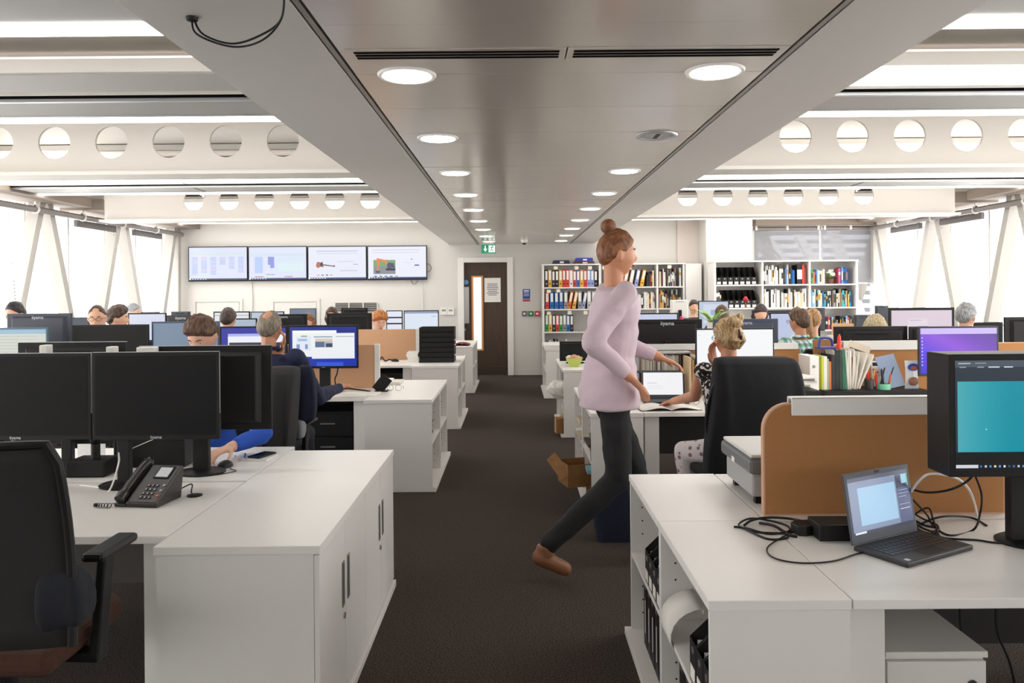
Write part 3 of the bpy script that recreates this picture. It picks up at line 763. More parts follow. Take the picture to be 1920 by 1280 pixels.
divider('large tan desk divider with white top rail behind the laptop', q0.x, q0.x+0.9, 2.92, HD, 1.148, rail=(0.103, 0.74, 0.068))
a = P(625, 700, 6.95); b = P(703, 700, 6.95)
divider('tan desk divider behind the blue desktop screen', a.x-0.5, b.x, 6.95, HD, P(660, 646, 6.95).z, m=TANL, r=0.02, post=True)
a = P(694, 640, 9.85); b = P(780, 640, 9.85)
divider('tan desk divider beside the black trays', a.x-0.4, b.x, 9.85, HD, P(740, 617, 9.85).z, m=TANL, r=0.02, post=True)
a = P(1303, 650, 6.4)
divider('tan desk divider behind the magazine organiser and the bun haired woman', P(1200, 650, 6.42).x, P(1500, 650, 6.42).x, 6.42, HD, P(1460, 648, 6.42).z, rail=(0.0, P(1495, 0, 6.42).x-P(1200, 0, 6.42).x, 0.05), r=0.05)
divider('tan desk divider behind the row of newspapers and pens', P(1545, 650, 6.42).x, P(1990, 650, 6.42).x, 6.42, HD, P(1600, 644, 6.42).z, rail=(0.15, P(1850, 0, 6.42).x-P(1545, 0, 6.42).x, 0.075), r=0.12)
divider('tan desk divider far off beside the row of grey monitors', P(1560, 600, 9.2).x, P(1600, 600, 9.2).x, 9.2, HD, P(1600, 606, 9.2).z, m=TANL, r=0.02)

# ================================================================== monitors
LOGO = mat('logo_grey', '#b9bcc2', 0.4, emit='#9a9da5', es=0.25)
def monitor(label, x0, x1, y0, y1, Y, face='F', content=None, yaw=0.0, logo=None, neck=0.0, tone=BLACK_PL, thick=0.045, bz=0.014, group=None, zb=HD, back='ridge', cat='monitor', base=True, neckw=0.05):
    a = P(x0, y0, Y); b = P(x1, y1, Y); c = P((x0+x1)/2, (y0+y1)/2, Y)
    w = (b.x-a.x)/max(math.cos(yaw), .5); h = a.z-b.z; zc0 = (a.z+b.z)/2-h/2
    rz = yaw + (PI if face == 'B' else 0)
    o = thing('monitor', label, cat, (c.x, Y, zb), rz, group)
    z0 = zc0 - zb; z1 = z0+h
    # housing: screen looks to -Y local, its front plane at y=0
    mb = MB(); mb.box(-w/2, 0, z0, w/2, thick*0.45, z1); mb.build('housing', o, tone, bevel=0.003)
    mb = MB(); e = 0.07*w
    mb.add([(-w/2+e, thick*0.4, z0+e*0.6), (w/2-e, thick*0.4, z0+e*0.6), (w/2-e, thick*0.4, z1-e*0.6), (-w/2+e, thick*0.4, z1-e*0.6),
            (-w/2+e*1.5, thick, z0+e), (w/2-e*1.5, thick, z0+e), (w/2-e*1.5, thick, z1-e), (-w/2+e*1.5, thick, z1-e)],
           [(0, 1, 2, 3)[::-1], (4, 7, 6, 5), (0, 4, 5, 1), (1, 5, 6, 2), (2, 6, 7, 3), (3, 7, 4, 0)])
    mb.build('back_shell', o, tone, bevel=0.004)
    if face == 'B' and back == 'ridge':
        box('vent_ridge', o, BLACK_MT, -w*0.22, thick*0.9, z1-e*1.6, w*0.22, thick+0.006, z1-e*1.3, bevel=0.002)
    sc = MB(); ch = 0.024
    bt = max(bz, 0.02)
    sx, sz, sw, sh = -w/2+bz, z0+bt, w-2*bz, h-bz-bt
    if content is None:
        box('screen', o, SCREEN_OFF, sx, -0.0008, sz, sx+sw, 0.001, sz+sh)
    else:
        s = flat(o, 'screen', content, sx, sz, sw, sh, -0.0004)
    # neck and base
    if base:
        ny = thick+0.015
        nb = MB(); nb.box(neck-neckw/2, thick-0.005, 0.01, neck+neckw/2, thick+0.03, z0+h*0.45); nb.build('stand_neck', o, BLACK_PL, bevel=0.004)
        MB().lathe([(0.11, 0.0), (0.112, 0.006), (0.10, 0.012), (0.03, 0.016)], 28, M=Matrix.Translation((neck, ny, 0)) @ Matrix.Diagonal((1, 0.85, 1, 1))).build('stand_base', o, BLACK_PL, smooth=True)
    if logo:
        if face == 'B': text('iiyama', 0.042*logo, o, (0, thick+0.0005, z1-e*0.62 if back != 'top' else z1-0.035), (PI/2, 0, PI), LOGO, 'brand_lettering')
        else: text('iiyama', 0.02*logo, o, (0, -0.0012, z0+0.011), (PI/2, 0, 0), LOGO, 'brand_lettering')
    return o
def T(*a): return list(a)
blk = None
# ---- left near block
monitor('big black switched off monitor right behind the desk phone', 172, 412, 661, 823, 3.39, 'F', None, logo=1.0, neck=-0.165, neckw=0.055)
monitor('big black switched off monitor above the mesh chair back', -115, 171, 664, 824, 3.43, 'F', None, logo=1.0, neck=0.0)
m1 = monitor('black monitor seen from behind with a small white sticker, next to the blue sleeved arm', 262, 512, 649, 803, 3.75, 'B', [(0, 0, 1, 1, '#dfe5ee', 0.8)], neckw=0.075, thick=0.05)
box('sticker', m1, PAPER, 0.035-0.07, 0.0505, 0.21, 0.035-0.095, 0.0515, 0.25)
m1x = m1
m2 = monitor('black monitor seen from behind with tape tabs on its rim, beyond the switched off pair', 38, 241, 642, 830, 3.85, 'B', [(0, 0, 1, 1, '#dfe5ee', 0.8)])
for q, ob_, zz in ((-0.2, m2, 0), (0.16, m2, 0), (0.27, m1, 0)):
    pass
for k, (px0, px1, py0, py1, Y) in enumerate(((73, 88, 647, 661, 3.70), (198, 213, 650, 660, 3.70), (255, 289, 651, 661, 3.66))):
    a = P(px0, py0, Y); b = P(px1, py1, Y)
    o = box('paper_tab', None, PAPER, a.x, Y, b.z-0.01, b.x, Y+0.05 if k < 2 else Y+0.05, a.z, bevel=0.004)
    tag(o, ('pale paper tab clipped on a monitor rim, above the mesh chair', 'pale paper tab clipped on a monitor rim, midway along', 'wide pale card clipped on a monitor rim, nearest the brown haired man')[k], 'clip')
for _o in [q for q in COL.objects if q.parent is None and q.name.startswith('monitor')]:
    _h = [c for c in _o.children if c.name.startswith('housing')][0]; _v = [v.co for v in _h.data.vertices]
    _z = max(v.z for v in _v); _x = max(v.x for v in _v)
    box('rim_glint', _o, ALU, -_x, 0.002, _z, _x, 0.006, _z+0.0022); box('rim_glint', _o, ALU, _x, 0.002, _z*0.55, _x+0.0015, 0.006, _z)  # thin metal strips stand in for the highlight along the rims
# ---- left second block
desk_blue = [(0, 0, 1, 1, '#1d2f8a'), (0, .75, 1, 1, '#2238a8'), (0.4, 0.9, 0.8, 1, '#3a5bd0'), (0.04, 0.09, 0.70, 0.16, '#f4f6f9'), (0.04, 0.16, 0.97, 0.76, '#eceff2'), (0.33, 0.76, 0.97, 0.81, '#e8ecf2'),
    (0.36, 0.24, 0.64, 0.27, '#8fa3b8'), (0.38, 0.3, 0.64, 0.52, '#b4b7bb'), (0.38, 0.38, 0.52, 0.52, '#5c6e8e'), (0.54, 0.42, 0.64, 0.52, '#3f4a66'), (0.38, 0.3, 0.64, 0.37, '#d8c8b8'), (0.69, 0.24, 0.96, 0.26, '#a9b2bd'), (0.1, 0.24, 0.32, 0.6, '#dfe7f0'), (0.12, 0.3, 0.26, 0.36, '#a8b9d8'), (0.1, 0.44, 0.15, 0.56, '#7f93cc'), (0.23, 0.44, 0.27, 0.56, '#7f93cc'), (0.17, 0.22, 0.26, 0.25, '#8e97aa')]
monitor('monitor with a blue desktop and white web page before the navy jumper man', 540, 672, 610, 690, 6.55, 'F', desk_blue, logo=0.5, neckw=0.09)
monitor('blue desktop monitor with white windows on the far side of the navy jumper man', 412, 539, 612, 690, 6.55, 'F', [(0, 0, 1, 1, '#2a2f9a'), (0.1, 0.15, 1, 0.5, '#e9ebf6'), (0.1, 0.15, 0.9, 0.22, '#a9b1ee'), (0.12, 0.38, 1, 0.8, '#35323c')], logo=0.5)
monitor('black switched off monitor below the man with glasses', 134, 279, 609, 694, 6.6, 'F', None, tone=BLACK_PL, logo=0.6)
monitor('monitor showing a plain slate blue screen beside the brown haired man', 284, 412, 603, 690, 6.65, 'F', [(0, 0, 1, 1, '#6f8299')], tone=plain('#3e4f63', 0.5))
monitor('large monitor showing a pale green grey document at the window end', -52, 90, 615, 705, 6.45, 'F', [(0, 0, 1, 1, '#c6c9c0'), (0, 0, 1, 0.1, '#8db0c4')] + [(0.1, 0.15+0.07*k, 0.9, 0.16+0.07*k, '#a9aca6') for k in range(10)], tone=plain('#49657a', 0.5))
monitor('dark grey branded monitor seen from behind in front of the bun haired head', 16, 137, 588, 668, 6.95, 'B', [(0, 0, 1, 1, '#dfe5ee', 0.8)], logo=1.0, tone=plain('#343844', 0.45), back='top')
monitor('dark monitor edge low behind the man with glasses', 120, 168, 595, 650, 8.1, 'F', [(0, 0, 1, 1, '#33465a', 0.7)], tone=plain('#2a3646', 0.5))
# ---- left third block
monitor('monitor with a blank pale lilac screen behind the dark haired man', 240, 312, 587, 640, 9.4, 'F', [(0, 0, 1, 1, '#d4d8ea')])
monitor('dark branded monitor back between slate screen and wall screens', 311, 372, 591, 640, 9.95, 'B', None, logo=1.3, tone=plain('#2c2b2e', 0.45), back='top')
monitor('monitor with pale screen by the back of the navy shirted man', 400, 469, 584, 634, 9.4, 'F', [(0, 0, 1, 1, '#dfe2e6'), (0, 0.1, 1, .13, '#9aa6b4')])
monitor('monitor with pale blue screen in front of the balding head', 418, 482, 597, 640, 9.0, 'F', [(0, 0, 1, 1, '#a9b6c6')])
monitor('slim monitor far behind with grey blue screen', 470, 533, 584, 628, 12.2, 'F', [(0, 0, 1, 1, '#b4c0d0')])
monitor('black branded monitor back above the blue desktop screens', 491, 577, 589, 645, 9.9, 'B', None, logo=1.0, back='top')
monitor('square black monitor back in front of the ginger man', 613, 698, 587, 640, 10.08, 'B', None, tone=BLACK_PL)
monitor('small silver grey tilted screen under the wall hatch', 543, 593, 578, 610, 12.6, 'F', [(0, 0, 1, 1, '#7e8ba0', 0.8)], tone=plain('#50545c', 0.5))
monitor('stacked black monitor under the air grille', 640, 690, 577, 612, 12.6, 'B', None)
monitor('black portrait monitor in the far row, lilac screen with dark bands', 724, 755, 582, 625, 12.45, 'F', [(0, 0, 1, 1, '#e3e6f4'), (0, .26, 1, .33, '#30343f'), (0, .55, 1, .62, '#30343f')])
monitor('wide pale screened monitor in the far row closest to the aisle', 757, 823, 582, 626, 12.4, 'F', [(0, 0, 1, 1, '#dbe4f2'), (0, 0.0, 1, .1, '#8f9fb8'), (0.8, .22, .95, .25, '#a8b8cc')])
monitor('dark monitor with light rim beside the grey haired man, far row', 250, 300, 585, 620, 12.3, 'B', None, tone=plain('#3b3f46'))
monitor('half hidden dark grey monitor back below the first wall screen', 322, 358, 584, 620, 12.4, 'B', None, tone=plain('#3b3f46'))
# ---- right side
monitor('small black monitor back on the worktop behind the green bowl', 1049, 1106, 640, 676, 9.25, 'B', None)
teal = [(0, 0, 1, 1, '#2b3440'), (0.0, 0, 1, 0.06, '#4a545f'), (0.015, 0.02, 0.07, 0.032, '#aab3bb'), (0.09, 0.02, 0.14, 0.03, '#8a949d'), (0.02, 0.055, 0.05, 0.066, '#8f9aa3'), (0.1, 0.055, 0.13, 0.066, '#8f9aa3'), (0.15, 0.055, 0.2, 0.066, '#cfd5da'), (0.22, 0.055, 0.26, 0.066, '#cfd5da'), (0.01, 0.19, 1, 0.83, '#0c8fa3')] + [(0.01+0.016*q, 0.19, 0.026+0.016*q, 0.83, '#%02x%02x%02x' % (int(74-60*q/14), int(168-24*q/14), int(180-16*q/14))) for q in range(15)] + [(0.135, 0.62, 0.14, 0.63, '#dff0f2'), (0, 0.83, 1, 1, '#161719'), (0.0, 0.945, 0.1, 0.975, '#cfd2dc')] + [(0.108+0.021*k, 0.95, 0.117+0.021*k, 0.97, ('#2f6fae', '#c8ccd2', '#3f8fce', '#e8dcb0', '#5a9ad8', '#dfe3e6', '#335577')[k % 7]) for k in range(12)]
a = P(1778, 668, 2.42)
tm = monitor('big deep black monitor with a teal image, closest to the camera', 1778, 2222, 664, 891, 2.42, 'F', teal, thick=0.14, bz=0.02, neckw=0.16, neck=-0.01)
for _c in list(tm.children):
    if _c.name.startswith(('back_shell', 'housing')):
        _m = _c.data; bpy.data.objects.remove(_c)
_a = P(1778, 664, 2.42); _b2 = P(2222, 891, 2.42); _w = _b2.x-_a.x
box('housing', tm, BLACK_PL, -_w/2, 0.0, _b2.z-HD, _w/2, 0.13, _a.z-HD, bevel=0.004)
monitor('monitor with a purple gradient desktop behind the pens', 1722, 1873, 612, 704, 5.95, 'F', None, tone=plain('#20242e', 0.45))
pm = COL.objects[-1]
monitor('black monitor back with a clip handle behind the newspapers', 1562, 1700, 612, 680, 6.85, 'B', None)
monitor('black monitor back partly hidden by the purple screen', 1703, 1790, 612, 680, 6.8, 'B', None)
monitor('black monitor back cut off at the window side', 1881, 2010, 594, 680, 6.9, 'B', None)
monitor('monitor with a pink grey page and navy label near the grey haired man', 1666, 1790, 577, 640, 8.6, 'F', [(0, 0, 1, 1, '#d3c3d0'), (0.27, 0.28, 0.6, 0.75, '#dacdd9'), (0.3, .33, .5, .36, '#b9abbd'), (0.43, 0.55, 0.6, 0.72, '#37456f'), (0.28, .66, .42, .72, '#c3aec0')], bz=0.03)
monitor('dark monitor back low beyond the pink grey page screen', 1640, 1664, 573, 610, 9.7, 'B', None, tone=plain('#3a3e46'))
monitor('dark slim monitor behind the grey haired man by the window', 1826, 1881, 604, 650, 8.6, 'F', None)
white_scr = [(0, 0, 1, 1, '#f2f4f6'), (0.01, .03, .12, .035, '#c9ccd4'), (0.14, .38, .24, .383, '#a9aeb8'), (0.02, .13, .05, .14, '#c8ccd4')]
monitor('large bright white monitor in front of the bun haired woman', 1304, 1452, 616, 700, 5.95, 'F', white_scr, logo=0.5, bz=0.01)
monitor('black branded monitor back rising above the magazine organiser', 1183, 1316, 599, 668, 6.85, 'B', None, logo=1.15, back='top')
monitor('blue grey branded monitor back behind the bright white monitor', 1336, 1458, 598, 668, 6.95, 'B', None, logo=1.0, tone=plain('#394254', 0.45), back='top')
monitor('monitor with a pale blue map page behind the long haired woman', 1309, 1367, 564, 618, 11.9, 'F', [(0, 0, 1, 1, '#b9c6de'), (.15, .1, .9, .8, '#cdd6e6'), (.4, .3, .7, .5, '#9fb0cc')])
monitor('white monitor back standing under the dark book shelf', 1256, 1291, 562, 596, 12.0, 'B', None, tone=WHITE_PL)
monitor('pale lit monitor low behind the black branded monitor', 1196, 1272, 587, 640, 9.0, 'F', [(0, 0, 1, 1, '#c3cbe4')])
monitor('white screened monitor beyond the walking woman', 1157, 1190, 578, 630, 9.0, 'F', [(0, 0, 1, 1, '#dfe3f2')])
monitor('monitor with a lilac page before the plaid shirted man', 1443, 1508, 586, 640, 8.75, 'F', [(0, 0, 1, 1, '#b9c3df')])
monitor('curved black monitor edge above the lilac page', 1410, 1490, 582, 612, 11.8, 'F', [(0, 0, 1, 1, '#2a2e38'), (0, .3, 1, 1, '#c8cfe0')])
monitor('small dark monitor back behind the plaid shirted man', 1514, 1546, 577, 620, 9.7, 'B', None, tone=plain('#3a3e46'))
monitor('dark monitor back low in front of the coloured books', 1600, 1634, 590, 640, 9.7, 'B', None, tone=plain('#3a3e46'))
# purple desktop gradient on the screen behind the pens
pg = mat('purple_gradient', '#050505', 0.3)
_n = pg.node_tree; _b = _n.nodes['Principled BSDF']
_tc = _n.nodes.new('ShaderNodeTexCoord'); _sp = _n.nodes.new('ShaderNodeSeparateXYZ'); _ad = _n.nodes.new('ShaderNodeMath'); _ad.operation = 'MULTIPLY_ADD'; _ad.inputs[1].default_value = 0.9
_rp = _n.nodes.new('ShaderNodeValToRGB'); _cr = _rp.color_ramp
_cr.elements[0].color = lin('#3a2fd0'); _cr.elements[1].color = lin('#4a1f8a')
for p_, c_ in ((0.3, '#5a3ae0'), (0.55, '#8a48d8'), (0.75, '#6a2fb8')):
    e_ = _cr.elements.new(p_); e_.color = lin(c_)
_n.links.new(_tc.outputs['Generated'], _sp.inputs[0]); _n.links.new(_sp.outputs['X'], _ad.inputs[0]); _n.links.new(_sp.outputs['Z'], _ad.inputs[2]); 
_sc = _n.nodes.new('ShaderNodeMath'); _sc.operation = 'MULTIPLY'; _sc.inputs[1].default_value = 0.55
_n.links.new(_ad.outputs[0], _sc.inputs[0]); _n.links.new(_sc.outputs[0], _rp.inputs[0]); _n.links.new(_rp.outputs[0], _b.inputs['Emission Color']); _b.inputs['Emission Strength'].default_value = 1.0
for o_ in list(COL.objects):
    if o_.parent and o_.name.startswith('screen') and 'purple gradient' in str(o_.parent.get('label', '')):
        o_.data.materials.clear(); o_.data.materials.append(pg)
        bb = [v.co for v in o_.data.vertices]; x0 = min(v.x for v in bb); x1 = max(v.x for v in bb); z1 = max(v.z for v in bb); z0 = min(v.z for v in bb)
        flat(o_.parent, 'window_image', [(0, 0.0, 1, 0.13, '#c9b8f0')] + [(0.015, 0.2+0.075*k, 0.03, 0.225+0.075*k, '#e4e0f4') for k in range(9)], x0, z0, x1-x0, z1-z0, -0.0012)

# ================================================================== tall bookcases
YBK = 14.30
def zsh(py, Y): return EYE - (py-VY)*Y/F
def tall_case(label, px0, px1, pytop, Y, depth, inner, shelves, bays_lab):
    """carcass spans px0..px1 ; inner = list of (px a, px b) bays ; shelves = px y of each shelf top"""
    x0 = P(px0, 540, Y).x; x1 = P(px1, 540, Y).x; zt = P(px0, pytop, Y).z
    o = thing('tall_bookcase', label, 'bookcase', (x0, Y, 0)); w = x1-x0
    box('back_panel', o, LAM2, 0.0, depth-0.015, 0.0, w, depth, zt-0.0265)
    box('top_board', o, LAM2, -0.01, -0.01, zt-0.025, w+0.01, depth, zt, bevel=0.002)
    edges = sorted({0.0} | {P(b, 540, Y).x - x0 for a, b in inner} | {P(a, 540, Y).x - x0 for a, b in inner} | {w})
    for a, b in zip([px0]+[q[1] for q in inner], [q[0] for q in inner]+[px1]):
        xa = P(a, 540, Y).x-x0; xb = P(b, 540, Y).x-x0
        if b-a < 12: 
            box('upright', o, LAM2, xa+0.001, 0, 0.0, xb-0.001, depth-0.0155, zt-0.0265, bevel=0.001)
    zs = []
    for a, b in inner:
        xa = P(a, 540, Y).x-x0; xb = P(b, 540, Y).x-x0
        for py in shelves:
            z = zsh(py, Y); box('shelf', o, LAM2, xa+0.001, 0.006, z-0.024, xb-0.001, depth-0.0155, z, bevel=0.001)
    return o, x0
case1, cx0 = tall_case('tall white bookcase of colourful lever arch files by the door', 1017, 1284, 495, YBK, 0.42, [(1020.5, 1123), (1127.5, 1231), (1234.5, 1281)], (539, 580, 622.5, 662, 700), None)
case2, cx2 = tall_case('tall white bookcase of journals and black magazine files below the blinds', 1339, 1609, 489, 13.55, 0.45, [(1343, 1428.5), (1432, 1517), (1520.5, 1605)], (537, 580.5, 623, 663), None)
# narrow closed cabinet between
a = P(1285.5, 540, YBK); b = P(1316, 540, YBK); t = P(1300, 494, YBK).z
o = thing('tall_cupboard', 'narrow tall white closed cupboard at the end of the binder bookcase', 'cabinet', (a.x, YBK+0.02, 0)); w = b.x-a.x
box('body', o, LAM2, 0, 0.0, 0, w, 0.40, t); box('door', o, LAM2, 0.004, -0.02, 0.05, w-0.004, -0.001, t-0.01, bevel=0.002); box('handle', o, ALU, 0.03, -0.03, 1.0, 0.042, -0.021, 1.15)
# number tags at the top of each case
for k, (px, py) in enumerate(((1042, 502), (1081, 502), (1106, 502), (1133, 502), (1180, 502), (1255, 500), (1029, 546), (1047, 545), (1029, 587), (1068, 586), (1098, 586))):
    c = P(px, py, YBK-0.002)
    o = box('shelf_tag', case1, plain('#efe6cc'), c.x-cx0-0.035, -0.012, c.z-0.03, c.x-cx0+0.035, -0.0105 if py < 520 else -0.008, c.z+0.03)

CNAME = {'r': ('red', '#c23a2c'), 'b': ('blue', '#2566b0'), 'y': ('amber yellow', '#e0a53a'), 'k': ('black', '#1d1b1c'), 'o': ('orange', '#dc6a3c'), 'g': ('green', '#2f8f45'), 'l': ('lilac blue', '#8f98c8'),
         's': ('grey', '#8c8a88'), 'w': ('white', '#dedcd8'), 'n': ('navy', '#26336e'), 'p': ('pink', '#c44a6a'), 't': ('teal', '#3f9aa8'), 'm': ('maroon', '#7a2a2a'), 'c': ('cream', '#ddcdb2'), 'a': ('tan', '#c39a68'), 'e': ('olive', '#8a8f4a'), 'u': ('sky blue', '#7fb2dc'), 'f': ('faded peach', '#dcb8a0'), 'i': ('pale grey', '#b9b8b8'), 'x': ('yellow', '#e5d23c')}
def binder(c, label, loc, tilt=0.0, w=0.07, h=0.315, d=0.28, group=None, lab=True):
    nm, hx = CNAME[c]
    o = thing('lever_arch_file', label, 'binder', loc, 0, group)
    m = plain(hx, 0.5)
    mb = MB(); mb.box(-w/2, 0, 0, w/2, 0.004, h); mb.box(-w/2, 0.004, 0, -w/2+0.004, d, h); mb.box(w/2-0.004, 0.004, 0, w/2, d, h)
    mb.build('cover', o, m)
    box('paper_block', o, PAPER, -w/2+0.0045, 0.03, 0.004, w/2-0.0045, d-0.01, h-0.02)
    if lab: box('spine_label', o, PAPER, -w*0.32, -0.0012, h*0.42, w*0.32, -0.0001, h*0.93)
    MB().tube([(0, -0.002, h*0.2), (0, 0.0, h*0.2)], 0.013, n=12).build('finger_ring', o, STEEL if c == 'k' else BLACK_PL)
    if tilt: o.rotation_euler = (0, tilt, 0)
    return o
def fill_binders(seq, a, b, shelf_py, Y, dep, what, h=0.315):
    xa = P(a, 540, Y).x; xb = P(b, 540, Y).x; z = zsh(shelf_py, Y)
    n = len(seq); step = (xb-xa)/n; cnt = {}
    for k, c in enumerate(seq):
        tilt = 0.0
        if c.isupper(): tilt = 0.2; c = c.lower()
        w = min(0.07, step-0.004)
        x = xa+step*(k+0.5)
        hh = h + random.uniform(-0.01, 0.01)
        nm = CNAME[c][0]; 
        lo = z
        if tilt: x -= math.sin(tilt)*hh*0.5; lo = z+math.sin(tilt)*w/2; 
        binder(c, '%s lever arch file, %s from the door, %s' % (nm, ordn[k], what), (x, Y+0.03, lo+0.0005), tilt, w if not tilt else w*0.85, hh, dep)
fill_binders('kykkyrrwrbyrllk'.replace('k', 'k'), 1021.5, 1121, 539, YBK, 0.28, 'top shelf, first bay')
fill_binders('rbbbsOYsLii', 1021.5, 1118, 580, YBK, 0.28, 'middle shelf, first bay')
fill_binders('gykrgsbk', 1021.5, 1075, 622.5, YBK, 0.28, 'third shelf, first bay')
fill_binders('FFFFCLY', 1137, 1212, 539, YBK, 0.28, 'top shelf, second bay')
def book(label, x, Y, z, w, h, d, c, tilt=0.0, group=None, band=None):
    o = thing('book', label, 'book', (x, Y, z), 0, group)
    m = plain(c, 0.6)
    mb = MB(); mb.box(0, 0, 0, 0.002, d, h); mb.box(w-0.002, 0, 0, w, d, h); mb.box(0.002, 0, 0, w-0.002, 0.003, h); mb.build('cover', o, m)
    box('pages', o, PAPER, 0.0022, 0.0032, 0.003, w-0.0022, d-0.004, h-0.003)
    if band: box('title_band', o, plain(band), 0.001, -0.0008, h*random.uniform(.15, .6), w-0.001, -0.0001, h*0.75)
    if tilt: o.rotation_euler = (0, tilt, 0)
    return o
def fill_books(cols, a, b, shelf_py, Y, what, hmin=0.21, hmax=0.3, dmin=0.17, wn=(0.012, 0.035), y=0.04):
    xa = P(a, 540, Y).x; xb = P(b, 540, Y).x; z = zsh(shelf_py, Y); x = xa+0.004; k = 0; 
    while True:
        w = random.uniform(*wn)
        if x+w > xb-0.004: break
        c = cols[k % len(cols)] if k < len(cols) else random.choice(cols)
        nm, hx = CNAME[c]; h = random.uniform(hmin, hmax)
        # small colour drift from book to book
        r = [int(hx[i:i+2], 16) for i in (1, 3, 5)]; q = random.randint(-14, 14); hx = '#%02x%02x%02x' % tuple(max(8, min(235, v+q)) for v in r)
        book('%s %s %s, %s from the door side, %s' % (('thin' if w < 0.02 else 'thick'), nm, 'journal' if nm in ('white', 'pale grey') else 'book', (ordn[k] if k < len(ordn) else str(k+1)), what), x, Y+y+random.uniform(0, 0.02), z+0.0005, w, h, dmin+random.uniform(0, 0.05), hx, band=random.choice(('#e8e6e0', '#3a3a3c', None, None, '#b8862c')))
        x += w+0.0015; k += 1
fill_books('kkmkcmsk', 1213, 1229, 539, YBK, 'top shelf, second bay')
fill_books('wwciwwwkiwwkswwcmwwi', 1174, 1229, 580, YBK, 'middle shelf, second bay', 0.22, 0.31)
fill_books('ckmwwkwksksmskkwgkk', 1237, 1279.5, 539, YBK, 'top shelf, third bay', 0.25, 0.34)
fill_books('ayakkakmksikkskik', 1237, 1279.5, 580, YBK, 'middle shelf, third bay', 0.2, 0.34)
fill_books('kkwwkwk', 1022, 1066, 662, YBK, 'low shelf, first bay', 0.18, 0.26)
fill_books('oamka', 1237, 1258, 622.5, YBK, 'third shelf, third bay', 0.12, 0.2)
Y2 = 13.55
fill_books('ksiwwwwwiwwkcwkbiskk', 1433.5, 1493, 537, Y2, 'top shelf, journal bay', 0.24, 0.34)
fill_books('wwwwkwwwiwwkwwiwkwwwkcwwccc', 1433.5, 1515, 580.5, Y2, 'middle shelf, journal bay', 0.24, 0.33)
fill_books('gobuwccwii', 1523, 1549, 537, Y2, 'top shelf, colourful bay', 0.2, 0.27)
fill_books('pnubbnnrrm', 1574, 1597, 537, Y2, 'top shelf, colourful bay end', 0.24, 0.3)
fill_books('uuckucxubtkwkwksskwkatttu', 1523, 1603, 580.5, Y2, 'middle shelf, colourful bay', 0.2, 0.33)
fill_books('kppkuktsk', 1550, 1600, 623, Y2, 'third shelf, colourful bay', 0.12, 0.24)
for k, (c, px, w, t) in enumerate((('k', 1500, 0.085, 0), ('r', 1507.8, 0.055, 0), ('m', 1513.5, 0.03, 0))):
    x = P(px-4, 540, Y2).x
    book('%s thick ring binder at the end of the journal bay top shelf' % CNAME[c][0] if c != 'm' else 'thin maroon file at the end of the journal bay top shelf', x, Y2+0.03, zsh(537, Y2)+0.0005, w, 0.335 if c != 'm' else 0.28, 0.26, CNAME[c][1], band='#e8e6e0' if c == 'k' else None)
# black magazine files
MAGK = mat('magazine_file_black', '#1b1a1b', 0.55)
def magfile(label, loc, rz=0.0, w=0.075, h=0.31, d=0.25, group=None, tabs=True):
    o = thing('magazine_file', label, 'magazine file', loc, rz, group)
    # side profile in y-z, sloping front; open top
    prof = [(0, 0), (d, 0), (d, h), (d*0.75, h), (0, h*0.42)]
    M1 = Matrix(((0, 0, 1, 0), (1, 0, 0, 0), (0, 1, 0, 0), (0, 0, 0, 1)))
    mb = MB(); mb.prism(prof, -w/2, -w/2+0.002, M=M1); mb.prism(prof, w/2-0.002, w/2, M=M1); mb.box(-w/2+.002, 0, 0, w/2-.002, 0.002, h*0.42); mb.box(-w/2+.002, d-0.002, 0, w/2-.002, d, h); mb.box(-w/2+.002, .002, 0, w/2-.002, d-.002, 0.002)
    mb.build('file_shell', o, MAGK)
    box('label_card', o, PAPER, -w*0.36, -0.0015, h*0.03, w*0.36, -0.0001, h*0.17)
    MB().tube([(0, -0.002, h*0.33), (0, 0.0, h*0.33)], 0.011, n=10).build('finger_ring', o, ALU)
    box('papers', o, PAPER, -w*0.3, 0.02, 0.003, w*0.3, d-0.01, h*0.4) if tabs else None
    return o
def fill_mags(n, a, b, py, Y, what):
    xa = P(a, 540, Y).x; xb = P(b, 540, Y).x; z = zsh(py, Y)
    for k in range(n):
        magfile('black magazine file with white label, %s of %s' % (ordn[k], what), (xa+(xb-xa)*(k+0.5)/n, Y+0.05, z+0.0005), 0, min(0.09, (xb-xa)/n-0.004), 0.31)
fill_mags(7, 1344, 1421, 537, Y2, 'seven on the top shelf')
fill_mags(6, 1356, 1421, 580.5, Y2, 'six on the middle shelf')
fill_books('wwcw', 1344, 1355, 580.5, Y2, 'middle shelf before the magazine files', 0.2, 0.28)
# things on top of the binder bookcase
ZT1 = P(1017, 495, YBK).z
for k, (a, b, c, nm, dz, hh) in enumerate(((1036, 1069, '#1c2346', 'navy and black', 0, 0.07), (1076, 1116, '#5a2a2c', 'dark maroon', 0, 0.045), (1079, 1113, '#2c3f9c', 'bright blue', 0.046, 0.065), (1128, 1150, '#a84a3c', 'brick red', 0, 0.09))):
    x0 = P(a, 490, YBK).x; x1 = P(b, 490, YBK).x
    o = thing('lever_arch_file', '%s file lying flat on top of the binder bookcase' % nm, 'binder', ((x0+x1)/2, YBK+0.05, ZT1+0.0005+dz)); w = (x1-x0)/2
    mb = MB(); mb.prism([(-w, 0), (w, 0), (w*0.92, hh), (-w*0.86, hh)], 0, 0.28, M=Matrix(((1, 0, 0, 0), (0, 0, 1, 0), (0, 1, 0, 0), (0, 0, 0, 1)))); mb.build('cover', o, plain(c, 0.5))
    box('spine_label', o, PAPER, -w*0.15, -0.0015, hh*0.25, w*0.3, -0.0001, hh*0.7)
